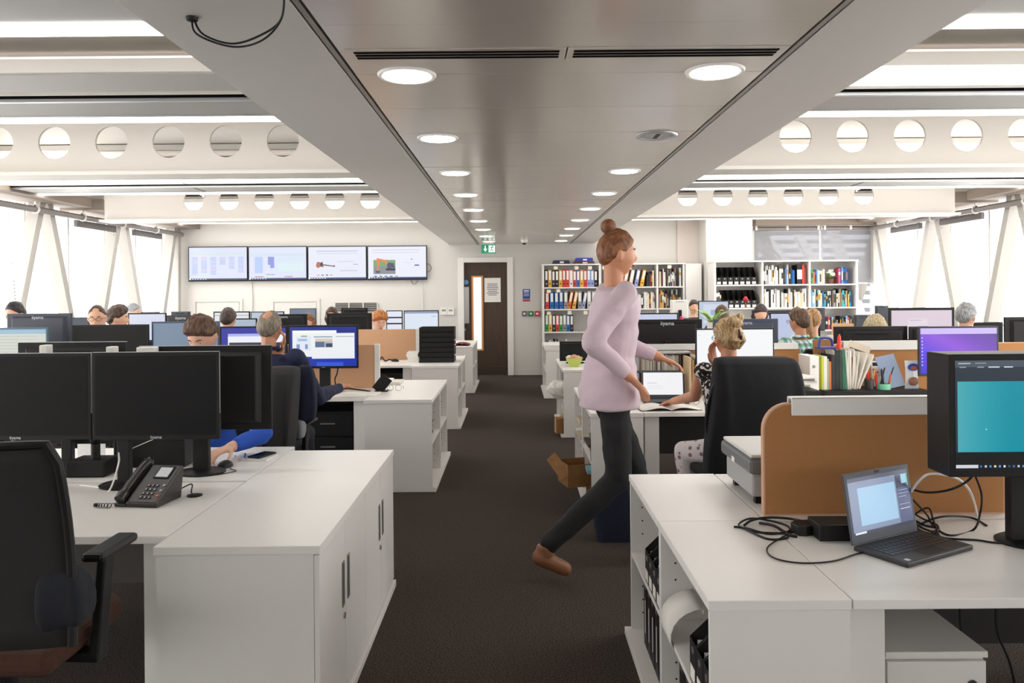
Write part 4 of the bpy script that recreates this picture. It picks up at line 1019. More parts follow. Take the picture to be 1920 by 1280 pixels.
# flowers in pot on the bookcase
def plant(label, c, r, h, n, leaf='#5f8a3c', flower=None, pot='#8a5a3c', lf=0.1):
    o = thing('potted_plant', label, 'plant', c)
    MB().lathe([(r*0.7, 0), (r, h*0.35), (r*1.02, h*0.36), (r*0.9, h*0.36)], 16).build('pot', o, plain(pot), smooth=True)
    m = mat('leaf_'+leaf[1:], leaf, 0.5)
    for k in range(n):
        a = 2*PI*k/n+random.uniform(-.3, .3); L = lf*random.uniform(.7, 1.2); up = random.uniform(.3, 1.0)
        d = Vector((math.cos(a), math.sin(a), 0)); s = Vector((-d.y, d.x, 0)); b0 = Vector((0, 0, h*0.34)); vs = []; 
        for q in range(5):
            t = q/4; p = b0 + d*(L*t) + Vector((0, 0, L*up*(t*1.6-t*t)*1.2)); ww = lf*0.11*math.sin(PI*min(0.98, t*0.9+0.08))
            vs += [p-s*ww, p+s*ww+Vector((0, 0, 0.002))]
        MB().add(vs, [(2*q, 2*q+1, 2*q+3, 2*q+2) for q in range(4)]).build('leaf', o, m)
    if flower:
        for k in range(7):
            a = random.uniform(0, 2*PI); rr = random.uniform(.2, 1)*r*1.2; f = MB(); 
            cc = Vector((rr*math.cos(a), rr*math.sin(a)-0.03, h*random.uniform(.6, 1.05)))
            for j in range(5): f.ball(cc+Vector((0.018*math.cos(j*1.257), 0, 0.018*math.sin(j*1.257))), (0.014, 0.006, 0.014), n=8)
            f.build('flower', o, plain(flower))
    return o
c = P(1561, 537, Y2); plant('white flowering pot plant standing between coloured books', (c.x, Y2+0.1, zsh(537, Y2)+0.001), 0.06, 0.24, 14, '#6f8f52', '#efe9dc', '#6a4a32', 0.16)

# ================================================================== keyboards of small desk things
def phone(label, loc, rz):
    o = thing('desk_phone', label, 'telephone', loc, rz)
    PH = mat('phone_black', '#221f1d', 0.35)
    M1 = Matrix(((0, 0, 1, 0), (1, 0, 0, 0), (0, 1, 0, 0), (0, 0, 0, 1)))
    prof = [(-0.10, 0.0), (0.10, 0.0), (0.125, 0.15), (0.11, 0.158), (-0.105, 0.025)]
    MB().prism(prof, -0.055, 0.105, M=M1).build('body', o, PH, bevel=0.006)
    # tilted face frame: from (-.105,.025) to (.11,.158)
    a = Vector((-0.105, 0.025)); b = Vector((0.11, 0.158)); L = (b-a).length; ang = math.atan2(b.y-a.y, b.x-a.x)
    FM = Matrix.Translation((0, a.x, a.y)) @ Matrix.Rotation(ang, 4, 'X')
    MB().box(-0.0, L*0.62, 0.0005, 0.08, L*0.94, 0.004, M=FM).build('display_surround', o, BLACK_PL)
    MB().box(0.008, L*0.65, 0.004, 0.072, L*0.90, 0.0055, M=FM).build('display', o, plain('#c9ccd2', 0.3))
    for r in range(4):
        for q in range(3):
            MB().box(0.0+0.022*q, L*(0.1+0.1*r), 0.0005, 0.014+0.022*q, L*(0.155+0.1*r), 0.0045, M=FM).build('key', o, mat('phone_key', '#3a3634', 0.4), bevel=0.001, seg=1)
            MB().box(0.005+0.022*q, L*(0.115+0.1*r), 0.0046, 0.009+0.022*q, L*(0.14+0.1*r), 0.0049, M=FM).build('key_mark', o, plain('#d8d5d0'))
    for r in range(3): MB().lathe([(0.006, 0), (0.006, 0.004)], 12, M=FM @ Matrix.Translation((0.085, L*(0.18+0.13*r), 0.0005))).build('round_key', o, plain('#b5b2ad') if r else mat('phone_red', '#c8382e', 0.4, emit='#c8382e', es=0.3))
    # handset cradle on the left side
    h = MB()
    pts = [(-0.085, -0.105, 0.035), (-0.085, -0.05, 0.075), (-0.085, 0.03, 0.125), (-0.085, 0.10, 0.165), (-0.085, 0.125, 0.160)]
    h.tube(spline(pts, 6), [0.026]*5+[0.02]*15+[0.027]*5, n=10)
    hs = h.build('handset', o, mat('phone_handset', '#2a2522', 0.28), smooth=True); 
    MB().prism([(-0.10, 0.0), (0.10, 0.0), (0.125, 0.13), (0.11, 0.14), (-0.105, 0.012)], -0.115, -0.0555, M=M1).build('cradle', o, PH, bevel=0.004)
    cc = MB(); base = Vector((-0.11, -0.09, 0.02)); pts = []
    for k in range(120):
        t = k/119; ctr = base + Vector((-0.09*math.sin(t*PI), -0.02-0.03*t, -0.008+0.0*t)) + Vector((0, 0, 0))
        a_ = t*2*PI*16; pts.append(ctr + Vector((0.0, 0.007*math.cos(a_), 0.007*math.sin(a_))))
    cc.tube(pts, 0.0018, n=4); cc.build('coiled_cord', o, BLACK_PL)
    return o
c = P(295, 940, 3.14); phone('dark desk phone with white display and red key on the near desk', (c.x-0.045, 3.17, HD), -0.16).scale = (0.84,)*3
c = P(370, 922, 3.3)
tag(MB().lathe([(0.03, 0), (0.032, 0.004), (0.01, 0.007)], 18).build('cable_grommet', None, BLACK_PL, loc=(P(365, 925, 3.26).x, 3.26, HD)), 'small round black cable puck right of the desk phone', 'cable puck')
c = P(335, 922, 3.28); d = P(362, 924, 3.27)
cable('short black cord between desk phone and cable puck', [(c.x, 3.3, HD+0.02), (c.x+0.03, 3.34, HD+0.03), (d.x-0.02, 3.3, HD+0.006), (d.x, 3.27, HD+0.004)], 0.0028)
# adaptor block, webcam-like knob and paper behind the mesh chair
c = P(163, 890, 3.62)
tag(box('docking_station', None, BLACK_PL, c.x-0.09, 3.6, HD, c.x+0.09, 3.75, HD+0.075, bevel=0.006), 'black docking box behind the mesh chair back', 'docking station')
o = MB(); o.tube([(0, 0, 0), (0, 0, 0.07)], 0.02, n=12); o.ball((0, 0, 0.1), 0.028, n=14)
tag(o.build('web_camera', None, BLACK_PL, loc=(c.x+0.02, 3.66, HD+0.0755), smooth=True), 'round black camera ball standing on the docking box', 'camera')
c = P(150, 850, 3.9); 
a_ = P(212, 824, 3.8); b_ = P(346, 870, 3.8)
tag(box('cable_box', None, BLACK_PL, a_.x, 3.8, HD, b_.x, 3.92, a_.z, bevel=0.006), 'long black cable box standing on the desk behind the desk phone', 'cable box')
tag(box('paper_sheet', None, PAPER, c.x-0.08, 4.02, HD, c.x+0.06, 4.03, HD+0.16), 'upright white printed sheet behind the docking box', 'paper')
g = [P(224, 822, 3.45), P(223, 850, 3.43), P(222, 870, 3.38), P(205, 893, 3.35), P(185, 905, 3.4), P(150, 905, 3.45)]
for q in g[3:]: q.z = HD+0.004
cable('white cable curling down beside the slim monitor stand', g, 0.0035, WHITE_PL)
cable('thin white lead stretched from monitor to stand', [P(223, 851, 3.46), P(260, 835, 3.46), P(288, 823, 3.46)], 0.0022, WHITE_PL)
c = P(440, 872, 3.8)
cable('thin black mouse cable on the near desk by the monitor base', [(c.x-0.06, 3.9, HD+.003), (c.x-.03, 3.82, HD+.003), (c.x, 3.75, HD+.003), (c.x+.04, 3.70, HD+.003), (c.x-.02, 3.62, HD+.003)], 0.0018)
# computer mouse under the hand
def mouse(label, loc, rz=0, m=None):
    o = thing('computer_mouse', label, 'mouse', loc, rz)
    vs = MB().ball((0, 0, 0), (0.03, 0.052, 0.034), n=18)
    vs.v = [(x, y, max(0, z)) for x, y, z in vs.v]
    vs.build('shell', o, m or BLACK_PL, smooth=True)
    MB().tube([(-0.004, 0.028, 0.0265), (0.004, 0.028, 0.0265)], 0.007, n=10).build('scroll_wheel', o, plain('#555555'))
    return o
MX = P(419, 853, 3.78)
mouse('black computer mouse under the hand of the blue sleeved man', (MX.x, 3.80, HD), 2.9)
# notebook, pens, smartphone
c = P(486, 852, 4.02)
o = thing('notebook', 'white notepad under the smartphone on the near desk', 'notebook', (c.x-0.01, 4.0, HD), -0.1)
box('pages', o, PAPER, -0.10, -0.075, 0.0, 0.09, 0.065, 0.010, bevel=0.001); box('cover', o, plain('#dad8d4'), -0.102, -0.077, 0.0102, 0.092, 0.067, 0.0115)
o = thing('smartphone', 'black smartphone lying on the notepad', 'phone', (c.x+0.02, 4.005, HD+0.0118), -0.35)
box('body', o, BLACK_PL, -0.038, -0.07, 0, 0.038, 0.07, 0.008, bevel=0.004); box('glass', o, mat('phone_glass', '#111316', 0.08), -0.035, -0.066, 0.0081, 0.035, 0.066, 0.0086)
for k, (cl, dx, rz, nm) in enumerate((('#2c48a8', -0.06, 0.3, 'blue'), ('#2a2320', -0.10, 0.5, 'dark'))):
    o = thing('pen', '%s pen beside the smartphone on the near desk' % nm, 'pen', (c.x+dx, 3.98, HD+(0.0165 if k == 0 else 0.0052)), rz)
    MB().tube([(0, -0.065, 0), (0, 0.055, 0)], 0.0045, n=8).build('barrel', o, plain(cl)); MB().tube([(0, -0.075, 0), (0, -0.065, 0)], [0.001, 0.0045], n=8).build('tip', o, STEEL)
# ---- second left block: papers, stand, glasses
c = P(665, 733, 6.45)
for k, (dx, dy, rz, w, h, nm) in enumerate(((-0.12, 0.0, 0.2, 0.15, 0.105, 'white open notebook page by the navy jumper sleeve'), (0.04, -0.02, -0.1, 0.15, 0.1, 'white notepad with black edge next to the tan divider'), (-0.05, -0.13, 0.05, 0.15, 0.06, 'loose white sheet at the desk edge before the cabinet'))):
    tag(box('paper_sheet', None, PAPER, -w, -h, 0, w, h, 0.012 if k == 1 else 0.003, loc=(c.x+dx, 6.5+dy, HD+0.0005+0.001*k), rot=(0, 0, rz)), nm, 'paper')
mouse('black computer mouse on the desk near the navy sleeve', (P(610, 742, 6.36).x, 6.36, HD), 0.4)
c = P(719, 730, 6.75)
o = thing('tablet_stand', 'black folding stand leaning on the second cabinet top', 'stand', (c.x, 6.7, HD))
MB().bar((-0.05, 0, 0.004), (0.045, 0, 0.12), 0.10, 0.012, up=(0, 1, 0)).build('rest', o, BLACK_PL, bevel=0.003)
box('foot', o, BLACK_PL, -0.06, -0.05, 0, 0.05, 0.05, 0.008, bevel=0.002)
o = thing('spectacles', 'clear rimmed spectacles lying on the second cabinet top', 'glasses', (P(740, 728, 6.72).x, 6.7, HD+0.002))
for q in (-0.035, 0.035):
    MB().tube([(q+0.027*math.cos(2*PI*k/16), 0, 0.027+0.024*math.sin(2*PI*k/16)) for k in range(17)], 0.0025, n=6).build('rim', o, plain('#b9b9b6'))
    MB().tube([(q*1.75, 0, 0.03), (q*1.75, 0.1, 0.03), (q*1.75, 0.13, 0.006)], 0.002, n=6).build('temple', o, plain('#b9b9b6'))
c = P(727, 712, 7.2); tag(box('paper_sheet', None, PAPER, c.x-0.2, 7.15, HD, c.x+0.12, 7.4, HD+0.025), 'small pile of white sheets behind the tablet stand', 'paper')
p0 = P(655, 722, 6.7); 
cable('black cable running over the desk to the foot of the tan divider', [P(635, 680, 6.72), P(632, 700, 6.75), P(628, 712, 6.7), (p0.x-0.1, 6.7, HD+.01), (p0.x-0.02, 6.66, HD+0.03), (p0.x+0.08, 6.66, HD+.02), (p0.x+0.19, 6.66, HD+.005)], 0.006)
# third block: in-trays
c0 = P(790, 675, 9.6); c1 = P(853, 612, 9.6)
o = thing('letter_trays', 'tall stack of black letter trays on the third cabinet', 'letter trays', ((c0.x+c1.x)/2, 9.4, HD)); w = (c1.x-c0.x)/2; H = c1.z-HD
n = 7
for k in range(n):
    z = 0.004+H*k/n; t = MB(); 
    t.box(-w, 0, z, w, 0.32, z+0.004); t.box(-w, 0, z, -w+0.004, 0.32, z+H/n*0.93); t.box(w-0.004, 0, z, w, 0.32, z+H/n*0.93); t.box(-w, 0.316, z, w, 0.32, z+H/n*0.93); t.box(-w, 0, z, w, 0.004, z+H/n*(0.93 if k != 99 else 0.4))
    t.build('tray', o, BLACK_PL, bevel=0.001, seg=1)
for k in (1, 3, 4): box('paper_edge', o, PAPER, w-0.002, 0.05, 0.02+H*k/n, w+0.012, 0.25, 0.028+H*k/n)
c = P(778, 670, 9.5)
for k in range(6):
    tag(box('paper_sheet', None, PAPER, -0.09, -0.12, 0, 0.05, 0.12, 0.02, loc=(c.x, 9.55, HD+0.0005+0.021*k), rot=(0, 0, random.uniform(-.15, .15))), 'white papers in the pile beside the letter trays, %s from the bottom' % ordn[k], 'paper', 'paper pile beside the letter trays')
mouse('black computer mouse before the tan divider on the third desk', (P(741, 673, 9.6).x, 9.6, HD), 1.2)
cable('black cable tangle before the tan divider on the third desk', [(P(712, 673, 9.7).x, 9.7, HD+.005), (P(716, 668, 9.7).x, 9.7, HD+.05), (P(722, 672, 9.6).x, 9.6, HD+.01), (P(730, 670, 9.65).x, 9.65, HD+.02), (P(737, 673, 9.6).x, 9.62, HD+.01)], 0.008)
# red cloth on farthest cabinet
c = P(866, 641, 12.6); m = MB(); nx, ny = 14, 8
vs = [(-0.13+0.26*i/nx, -0.2+0.4*j/ny, 0.012+0.03*abs(math.sin(i*1.3+j*.9))*math.sin(PI*i/nx)) for j in range(ny+1) for i in range(nx+1)]
m.add(vs, [(j*(nx+1)+i, j*(nx+1)+i+1, (j+1)*(nx+1)+i+1, (j+1)*(nx+1)+i) for j in range(ny) for i in range(nx)])
m.add([(-.13, -.2, 0), (.13, -.2, 0), (.13, .2, 0), (-.13, .2, 0)], [(0, 1, 2, 3)])
tag(m.build('folded_cloth', None, plain('#7d1f2b', 0.9), loc=(c.x, 12.55, HD)), 'crumpled dark red cloth on the farthest cabinet', 'cloth')
# ---- contents of the second left open unit
for k in range(6):
    tag(box('book', None, plain(('#3a3a3c', '#c9c6c0', '#6b6a68', '#d8d5cf', '#4b4c50', '#bdb9b2')[k]), -0.16, -0.12, 0, 0.16, 0.12, 0.022, loc=(-0.87, 6.55, 0.3805+0.0225*k), rot=(0, 0, random.uniform(-.1, .1))), '%s book lying in the stack inside the second aisle unit, %s from the bottom' % (('charcoal', 'cream', 'grey', 'white', 'slate', 'beige')[k], ordn[k]), 'book')
for k in range(5):
    tag(box('book', None, plain(('#c79a5c', '#2f2c2b', '#b5a58c', '#232222', '#d9c9a8')[k]), 0, -0.02, 0, 0.22, 0.012, 0.2, loc=(-0.95, 6.3+0.06*k, 0.059-0.024), rot=(0, -0.0, 0.1)), '%s book upright on the bottom of the second aisle unit' % ('tan', 'black', 'khaki', 'jet black', 'sand')[k], 'book')

# ================================================================== right near block: laptop, cables, printer ...
def laptop(label, loc, rz, w, d, lid, lh, content, keys=True):
    o = thing('laptop', label, 'laptop', loc, rz)
    K = mat('laptop_black', '#201f20', 0.5)
    box('base', o, K, -w/2, -d, 0.0, w/2, 0, 0.016, bevel=0.004)
    L = thing('lid', None, None); 
    for q in ('label', 'category'):
        if q in L: del L[q]
    COL.objects.unlink(L); bpy.data.objects.remove(L)
    M1 = Matrix.Translation((0, 0.002, 0.014)) @ Matrix.Rotation(-lid, 4, 'X')      # lid local: x, z up along the lid, front = -y
    MB().box(-w/2, 0, 0, w/2, 0.008, lh, M=M1).build('lid', o, mat('laptop_lid', '#3c414e', 0.45), bevel=0.003)
    s = flat(o, 'screen', content, -w/2+0.014, 0.028, w-0.028, lh-0.045, -0.0003)
    s.matrix_local = M1
    if keys:
        for r in range(5):
            n = 13 if r else 11
            kk = MB()
            for q in range(n):
                x = -w/2+0.022+(w-0.044)*q/n; kk.box(x, -0.03-0.0195*r-0.017, 0.0161, x+(w-0.044)/n-0.003, -0.03-0.0195*r, 0.0178)
            kk.build('key_row', o, mat('key_black', '#2a2a2b', 0.4), bevel=0)
        box('touchpad', o, BLACK_PL, -0.05, -d+0.012, 0.0161, 0.05, -d+0.07, 0.0166)
        for q in (-0.05, 0.005): box('click_button', o, mat('red_line', '#a82c2c', 0.4), q, -d+0.074, 0.0161, q+0.045, -d+0.077, 0.017)
        MB().lathe([(0.004, 0), (0.004, 0.004)], 10, M=Matrix.Translation((-0.0, -0.075, 0.0165))).build('pointing_stick', o, mat('red_line', '#a82c2c'))
        box('sticker', o, plain('#c9cdd6'), -w/2+0.02, -d+0.012, 0.0162, -w/2+0.036, -d+0.028, 0.0167)
        MB().box(-0.012, -0.0006, lh-0.012, 0.012, 0, lh-0.004, M=M1).build('web_camera', o, BLACK_PL)
    return o
lc = [(0, 0, 1, 1, '#56608a', 0.8), (0, 0, .78, 1, '#8393b2', .9), (0, 0, 1, 0.07, '#4a5270', .7), (0.14, 0.19, 0.76, 0.86, '#9cc4e2'), (0.78, 0.1, 1, 0.32, '#2f3a5c', .7), (0.88, 0.08, .97, 0.25, '#8fc3d8'), (.975, .08, .985, .3, '#6adf8a'), (0.8, 0.36, .97, .37, '#a9b2cc'), (0.8, 0.42, .97, .43, '#a9b2cc'), (0.8, 0.48, .93, .49, '#a9b2cc'), (0.8, 0.62, .97, .63, '#a9b2cc'), (0.8, 0.7, .97, .71, '#dfe4f2'), (0, .95, 1, 1, '#2b3350', .7), (0.02, 0.955, .2, .99, '#dfe4ee')]
HL = P(1600, 1028, 2.47); HR_ = P(1720, 1000, 2.6)
# hinge line from (1600,1030) to (1722,1000); base tips at (1712,1062) and (1840,1025)
def onDesk(px, py, z=HD):
    u = (px-VX)/F; v = (VY-py)/F; vw = v-RL*u; Y = (z-EYE)/vw
    return Vector(((u+RL*v)*Y, Y, z))
h0 = onDesk(1600, 1032); h1 = onDesk(1722, 1001); b0 = onDesk(1712, 1062); b1 = onDesk(1840, 1027)
lw = (h1-h0).length; ld = (b0-h0).length
print('laptop', h0, h1, b0, b1, lw, ld)
LAPW, LAPD = 0.30, 0.205
mid = (h0+h1)/2; ang = math.atan2(h1.y-h0.y, h1.x-h0.x)
laptop('black laptop with a pale blue image, open on the near desk', (mid.x, mid.y, HD), ang, lw, min(ld, 0.24), 0.16, 0.225, lc)
# black power bricks and cables
a = onDesk(1565, 1015)
tag(box('power_adaptor', None, BLACK_PL, a.x-0.05, a.y, HD, a.x+0.10, a.y+0.11, HD+0.055, bevel=0.004), 'black square docking box behind the laptop lid', 'docking station')
a = onDesk(1515, 998)
o = MB().prism([(-0.055, -0.03), (-0.03, -0.04), (0.06, -0.03), (0.06, 0.03), (-0.02, 0.04), (-0.055, 0.02)], 0, 0.035, M=Matrix.Translation((a.x, a.y, HD)) @ Matrix.Rotation(0.2, 4, 'Z')).build('power_adaptor', None, BLACK_PL, bevel=0.004)
tag(o, 'black wedge shaped power adaptor left of the docking box'.replace('left of', 'joined to'), 'power adaptor')
def dc(label, pts, r=0.0032, m=None, lift=None):
    out = []
    for i, q in enumerate(pts):
        z = q[2] if len(q) > 2 else 0
        v = onDesk(q[0], q[1], HD+0.004+z); out.append(v)
    return cable(label, out, r, m)
dc('thin black charging cable looping forward to the laptop side', [(1520, 985), (1480, 1000), (1440, 1025), (1450, 1045), (1500, 1055), (1560, 1052), (1600, 1040), (1618, 1035)], 0.0026)
dc('coiled black cable bundle end beside the tan divider', [(1376, 987), (1400, 990), (1440, 1000), (1478, 996), (1475, 985), (1440, 975), (1405, 972, .01), (1385, 985), (1420, 997), (1470, 1000), (1475, 1008), (1440, 1010), (1400, 993)], 0.0036)
dc('black cable arching along the foot of the tan divider', [(1395, 985, .0), (1410, 975, .015), (1440, 970, .02), (1480, 972, .01), (1510, 978, .02)], 0.0045)
dc('thick black lead with plug on the near desk', [(1425, 980), (1450, 985, .01), (1468, 995), (1482, 1003), (1494, 1006)], 0.005)
CB = lambda px, py, Y: P(px, py, Y)
cable('black cable sagging from the deep monitor to the laptop', [P(1712, 918, 2.8), P(1740, 923, 2.7), P(1780, 918, 2.6), P(1812, 903, 2.58), P(1828, 885, 2.56)], 0.0042)
cable('white cable arching beneath the deep monitor down to the desk', [P(1703, 930, 2.7), P(1722, 903, 2.66), P(1745, 888, 2.6), P(1790, 895, 2.62), P(1815, 915, 2.66), P(1828, 945, 2.7), onDesk(1832, 968, HD+.003)], 0.0042, WHITE_PL)
cable('black cable hanging in a long curve beside the monitor foot', [P(1828, 890, 2.58), P(1840, 925, 2.6), P(1838, 960, 2.6), onDesk(1825, 993, HD+.004), onDesk(1780, 1003, HD+.004), onDesk(1750, 985, HD+.004), onDesk(1738, 965, HD+.03), P(1715, 940, 2.75), P(1700, 925, 2.75)], 0.0036)
dc('black cable knot behind the laptop hinge', [(1715, 975), (1735, 985), (1760, 990), (1745, 1000), (1720, 990), (1735, 978), (1770, 968, .02), (1820, 970), (1850, 985)], 0.0036)
dc('second black cable looping behind the laptop hinge', [(1710, 960, .02), (1730, 972, .01), (1758, 985), (1750, 996), (1722, 985), (1712, 968, .01), (1740, 952, .04), (1750, 975, .01), (1760, 1003)], 0.0032)
dc('black cable running flat to the window side of the near desk', [(1745, 995), (1770, 1008), (1830, 1012), (1880, 1017), (1960, 1005)], 0.0034)
# printer
q = P(1390, 870, 3.05)
o = thing('printer', 'grey flatbed printer behind the large tan divider', 'printer', (0.905, 3.02, HD))
M1 = Matrix(((0, 0, 1, 0), (1, 0, 0, 0), (0, 1, 0, 0), (0, 0, 0, 1)))
box('lower_body', o, mat('printer_grey', '#a3a4a4', 0.5), 0.02, 0.03, 0.03, 0.46, 0.40, 0.12, bevel=0.01)
box('scanner_lid', o, mat('printer_dark', '#6b6d6f', 0.5), 0.0, 0.0, 0.125, 0.48, 0.42, 0.185, bevel=0.015)
box('lid_top', o, mat('printer_light', '#d3d2cf', 0.5), 0.01, 0.01, 0.186, 0.47, 0.41, 0.2, bevel=0.005)
for a, b in ((0.04, 0.05), (0.4, 0.05), (0.04, 0.34), (0.4, 0.34)): box('foot', o, BLACK_PL, a, b, 0.0, a+0.04, b+0.03, 0.032)
box('logo_plate', o, PAPER, -0.001, 0.2, 0.09+0.04, 0.0, 0.24, 0.15)
# pedestal under the desk
o = thing('drawer_pedestal', 'white drawer pedestal under the near desk on the bookcase side', 'cabinet', (1.105, 2.33, 0))
box('body', o, LAM2, 0, 0.02, 0.05, 0.3, 0.55, 0.465); box('top_panel', o, LAM2, -0.003, -0.002, 0.466, 0.303, 0.56, 0.485, bevel=0.002)
for k in range(2): 
    d = box('drawer', o, LAM2, 0.002, 0.0, 0.06+0.2*k, 0.298, 0.019, 0.255+0.2*k, bevel=0.002)
mb = MB(); mb.tube([(0.255, -0.004, 0.385), (0.255, 0.0, 0.385)], 0.016, n=16); mb.build('lock', o, STEEL)
tag(MB().tube(spline([(1.365, 2.315, 0.39), (1.372, 2.30, 0.37), (1.385, 2.29, 0.3), (1.39, 2.29, 0.22)]), 0.012, n=8).build('key_strap', None, BLACK_MT), 'black strap hanging from the pedestal lock', 'strap')
# dark cable mess under desk
for k in range(4):
    cable('thin dark cable dangling under the near desk, %s from the pedestal' % ordn[k], [(1.5+0.12*k, 2.6, 0.69), (1.48+0.12*k, 2.6, 0.45), (1.53+0.12*k, 2.6, 0.3), (1.6+0.1*k, 2.6, 0.02)], 0.004)
# --- files inside the near bookcase (face -x)
for u, (y0, y1) in enumerate(((2.115, 2.845), (2.847, 3.575))):
    side = 'near' if u == 0 else 'far'
    for k in range(4 if u else 3):
        magfile('black magazine file on the upper shelf of the %s unit, %s from its near end' % (side, ordn[k]), (XB+0.012, y0+0.075+0.085*k, 0.3805), -PI/2, 0.078, 0.305)
    n = 6
    for k in range(n):
        o = thing('archive_file', 'black box file at the bottom of the %s near-block unit, %s from its near end' % (side, ordn[k]), 'binder', (XB+0.035, y0+0.075+0.088*k, 0.035), -PI/2)
        box('body', o, BLACK_PL, -0.04, 0, 0, 0.04, 0.26, 0.29, bevel=0.004); box('spine_label', o, PAPER, -0.006, -0.001, 0.06, 0.006, -0.0001, 0.2); box('clip', o, STEEL, -0.02, -0.0015, 0.25, 0.02, -0.0001, 0.27)
    
# big white paper roll hanging out
vs = []; n = 10
m = MB()
for k in range(n):
    a = -0.6+2.6*k/(n-1)
    for yy in (2.62, 2.80): vs.append((XB+0.11-0.115*math.sin(max(a, 0))+0.0, yy, 0.40+0.10*math.cos(a)))
m.add(vs, [(2*k, 2*k+1, 2*k+3, 2*k+2) for k in range(n-1)])
o = m.build('rolled_paper', None, PAPER, smooth=True); sm = o.modifiers.new('s', 'SOLIDIFY'); sm.thickness = 0.003
tag(o, 'large curled white paper sticking out of the near bookcase', 'paper')

# --- second right block: open magazine, laptop, bag, papers in shelves, organiser
c = P(1250, 765, 5.62)
o = thing('open_magazine', 'open magazine lying on the desk before the sleeveless arm', 'magazine', (onDesk(1250, 765).x, onDesk(1250, 765).y, HD), 0.08)
for s in (-1, 1):
    vs = []; n = 8
    for k in range(n+1):
        t = k/n; vs += [(s*0.21*t, -0.13, 0.004+0.022*math.sin(PI*min(1, t*1.1))*(1-t*0.6)), (s*0.21*t, 0.13, 0.004+0.022*math.sin(PI*min(1, t*1.1))*(1-t*0.6))]
    m = MB().add(vs, [(2*k, 2*k+2, 2*k+3, 2*k+1) if s > 0 else (2*k, 2*k+1, 2*k+3, 2*k+2) for k in range(n)]); ob_ = m.build('page', o, PAPER, smooth=True); ob_.modifiers.new('s', 'SOLIDIFY').thickness = -0.003
box('cover', o, plain('#5a5a58'), -0.22, -0.135, 0, 0.22, 0.135, 0.002)
c = onDesk(1237, 745)
laptop('small laptop with a white page beside the walking woman', (c.x, 6.0, HD), -0.05, 0.33, 0.2, 0.12, 0.215, [(0, 0, 1, 1, '#f0f0f2'), (.1, .45, .35, .5, '#d8d9df'), (.1, .6, .5, .62, '#d8d9df'), (.1, .7, .5, .72, '#d8d9df')], keys=False)
o = thing('spectacles', 'thin rimmed reading glasses on the desk by the open magazine', 'glasses', (onDesk(1298, 760).x, onDesk(1298, 760).y, HD+0.002), 0.4)
for q in (-0.035, 0.035):
    MB().tube([(q+0.027*math.cos(2*PI*k/16), 0, 0.027+0.022*math.sin(2*PI*k/16)) for k in range(17)], 0.0018, n=6).build('rim', o, plain('#8a6a4a'))
    MB().tube([(q*1.75, 0, 0.03), (q*1.75, 0.12, 0.004)], 0.0018, n=6).build('temple', o, plain('#8a6a4a'))
YO = 6.2
a = P(1197, 661, YO); b = P(1298, 748, YO)
o = thing('magazine_organiser', 'grey wire desk organiser holding a row of thin magazines', 'organiser', (a.x, YO, HD)); w = b.x-a.x; H = a.z-HD
zs = P(1240, 696, YO).z-HD
box('shelf', o, ALU, 0, 0, zs-0.012, w, 0.2, zs); box('top_panel', o, ALU, 0, 0, H-0.012, w, 0.2, H)
box('side_panel', o, ALU, 0, 0, 0, 0.008, 0.2, H-0.0125); box('side_panel', o, ALU, w-0.008, 0, 0, w, 0.2, H-0.0125); box('back_panel', o, TANL, 0.0085, 0.192, 0, w-0.0085, 0.2, H-0.013)
x = a.x+0.012; k = 0; 
while x < P(1277, 700, YO).x:
    t = random.uniform(0.006, 0.014); c_ = random.choice(('#d9d3c8', '#cfc8ba', '#b9ac98', '#e2ded6', '#a79c8c', '#c8bfae', '#6f665c', '#f0ece4', '#54504c'))
    o = box('magazine', None, plain(c_, 0.7), x, YO+0.02, HD+zs+0.0005, x+t, YO+0.185, HD+zs+H*0.37+random.uniform(-0.006, 0.004))
    tag(o, 'thin magazine in the wire organiser, %s from the walking woman' % ordn[k], 'magazine', 'thin magazines in the wire organiser'); x += t+0.001; k += 1
for k, (px, c_, hh) in enumerate(((1281, '#cbb08c', 0.33), (1286, '#a9824f', 0.31), (1290, '#7c8b98', 0.26), (1294, '#d8cfc0', 0.34))):
    x = P(px, 700, YO-0.02).x
    tag(box('folder', None, plain(c_), x, YO-0.24, HD+0.001, x+0.016, YO-0.015, HD+hh), '%s folder standing beside the wire organiser' % ('cream tan', 'brown', 'blue grey', 'ivory')[k], 'folder')
tag(box('red_folder', None, plain('#b8343c'), P(1172, 700, 5.9).x, 5.9, HD, P(1178, 700, 5.9).x, 6.1, HD+0.16), 'red folder standing on the desk behind the walking woman', 'folder')
# black base of the laptop: power strip
# navy bag on floor
c = P(1158, 1000, 4.85)
o = thing('tote_bag', 'dark navy tote bag on the carpet by the bookcase end', 'bag', (c.x+0.01, 4.95, 0), 0.05)
bm = MB(); vs = []; n = 20
prof = ((0.135, 0.0, 0.08), (0.15, 0.12, 0.09), (0.145, 0.26, 0.075), (0.15, 0.335, 0.05))
for w_, z_, d_ in prof:
    for k in range(n):
        a_ = 2*PI*k/n; ca, sa = math.cos(a_), math.sin(a_); e = 0.5
        vs.append((w_*math.copysign(abs(ca)**e, ca)+0.006*math.sin(5*a_+z_*20), d_*math.copysign(abs(sa)**e, sa)+0.006*math.cos(7*a_), z_))
fs = [(i*n+k, i*n+(k+1) % n, (i+1)*n+(k+1) % n, (i+1)*n+k) for i in range(3) for k in range(n)]+[tuple(range(n-1, -1, -1))]
bm.add(vs, fs).build('body', o, NAVY, smooth=True)
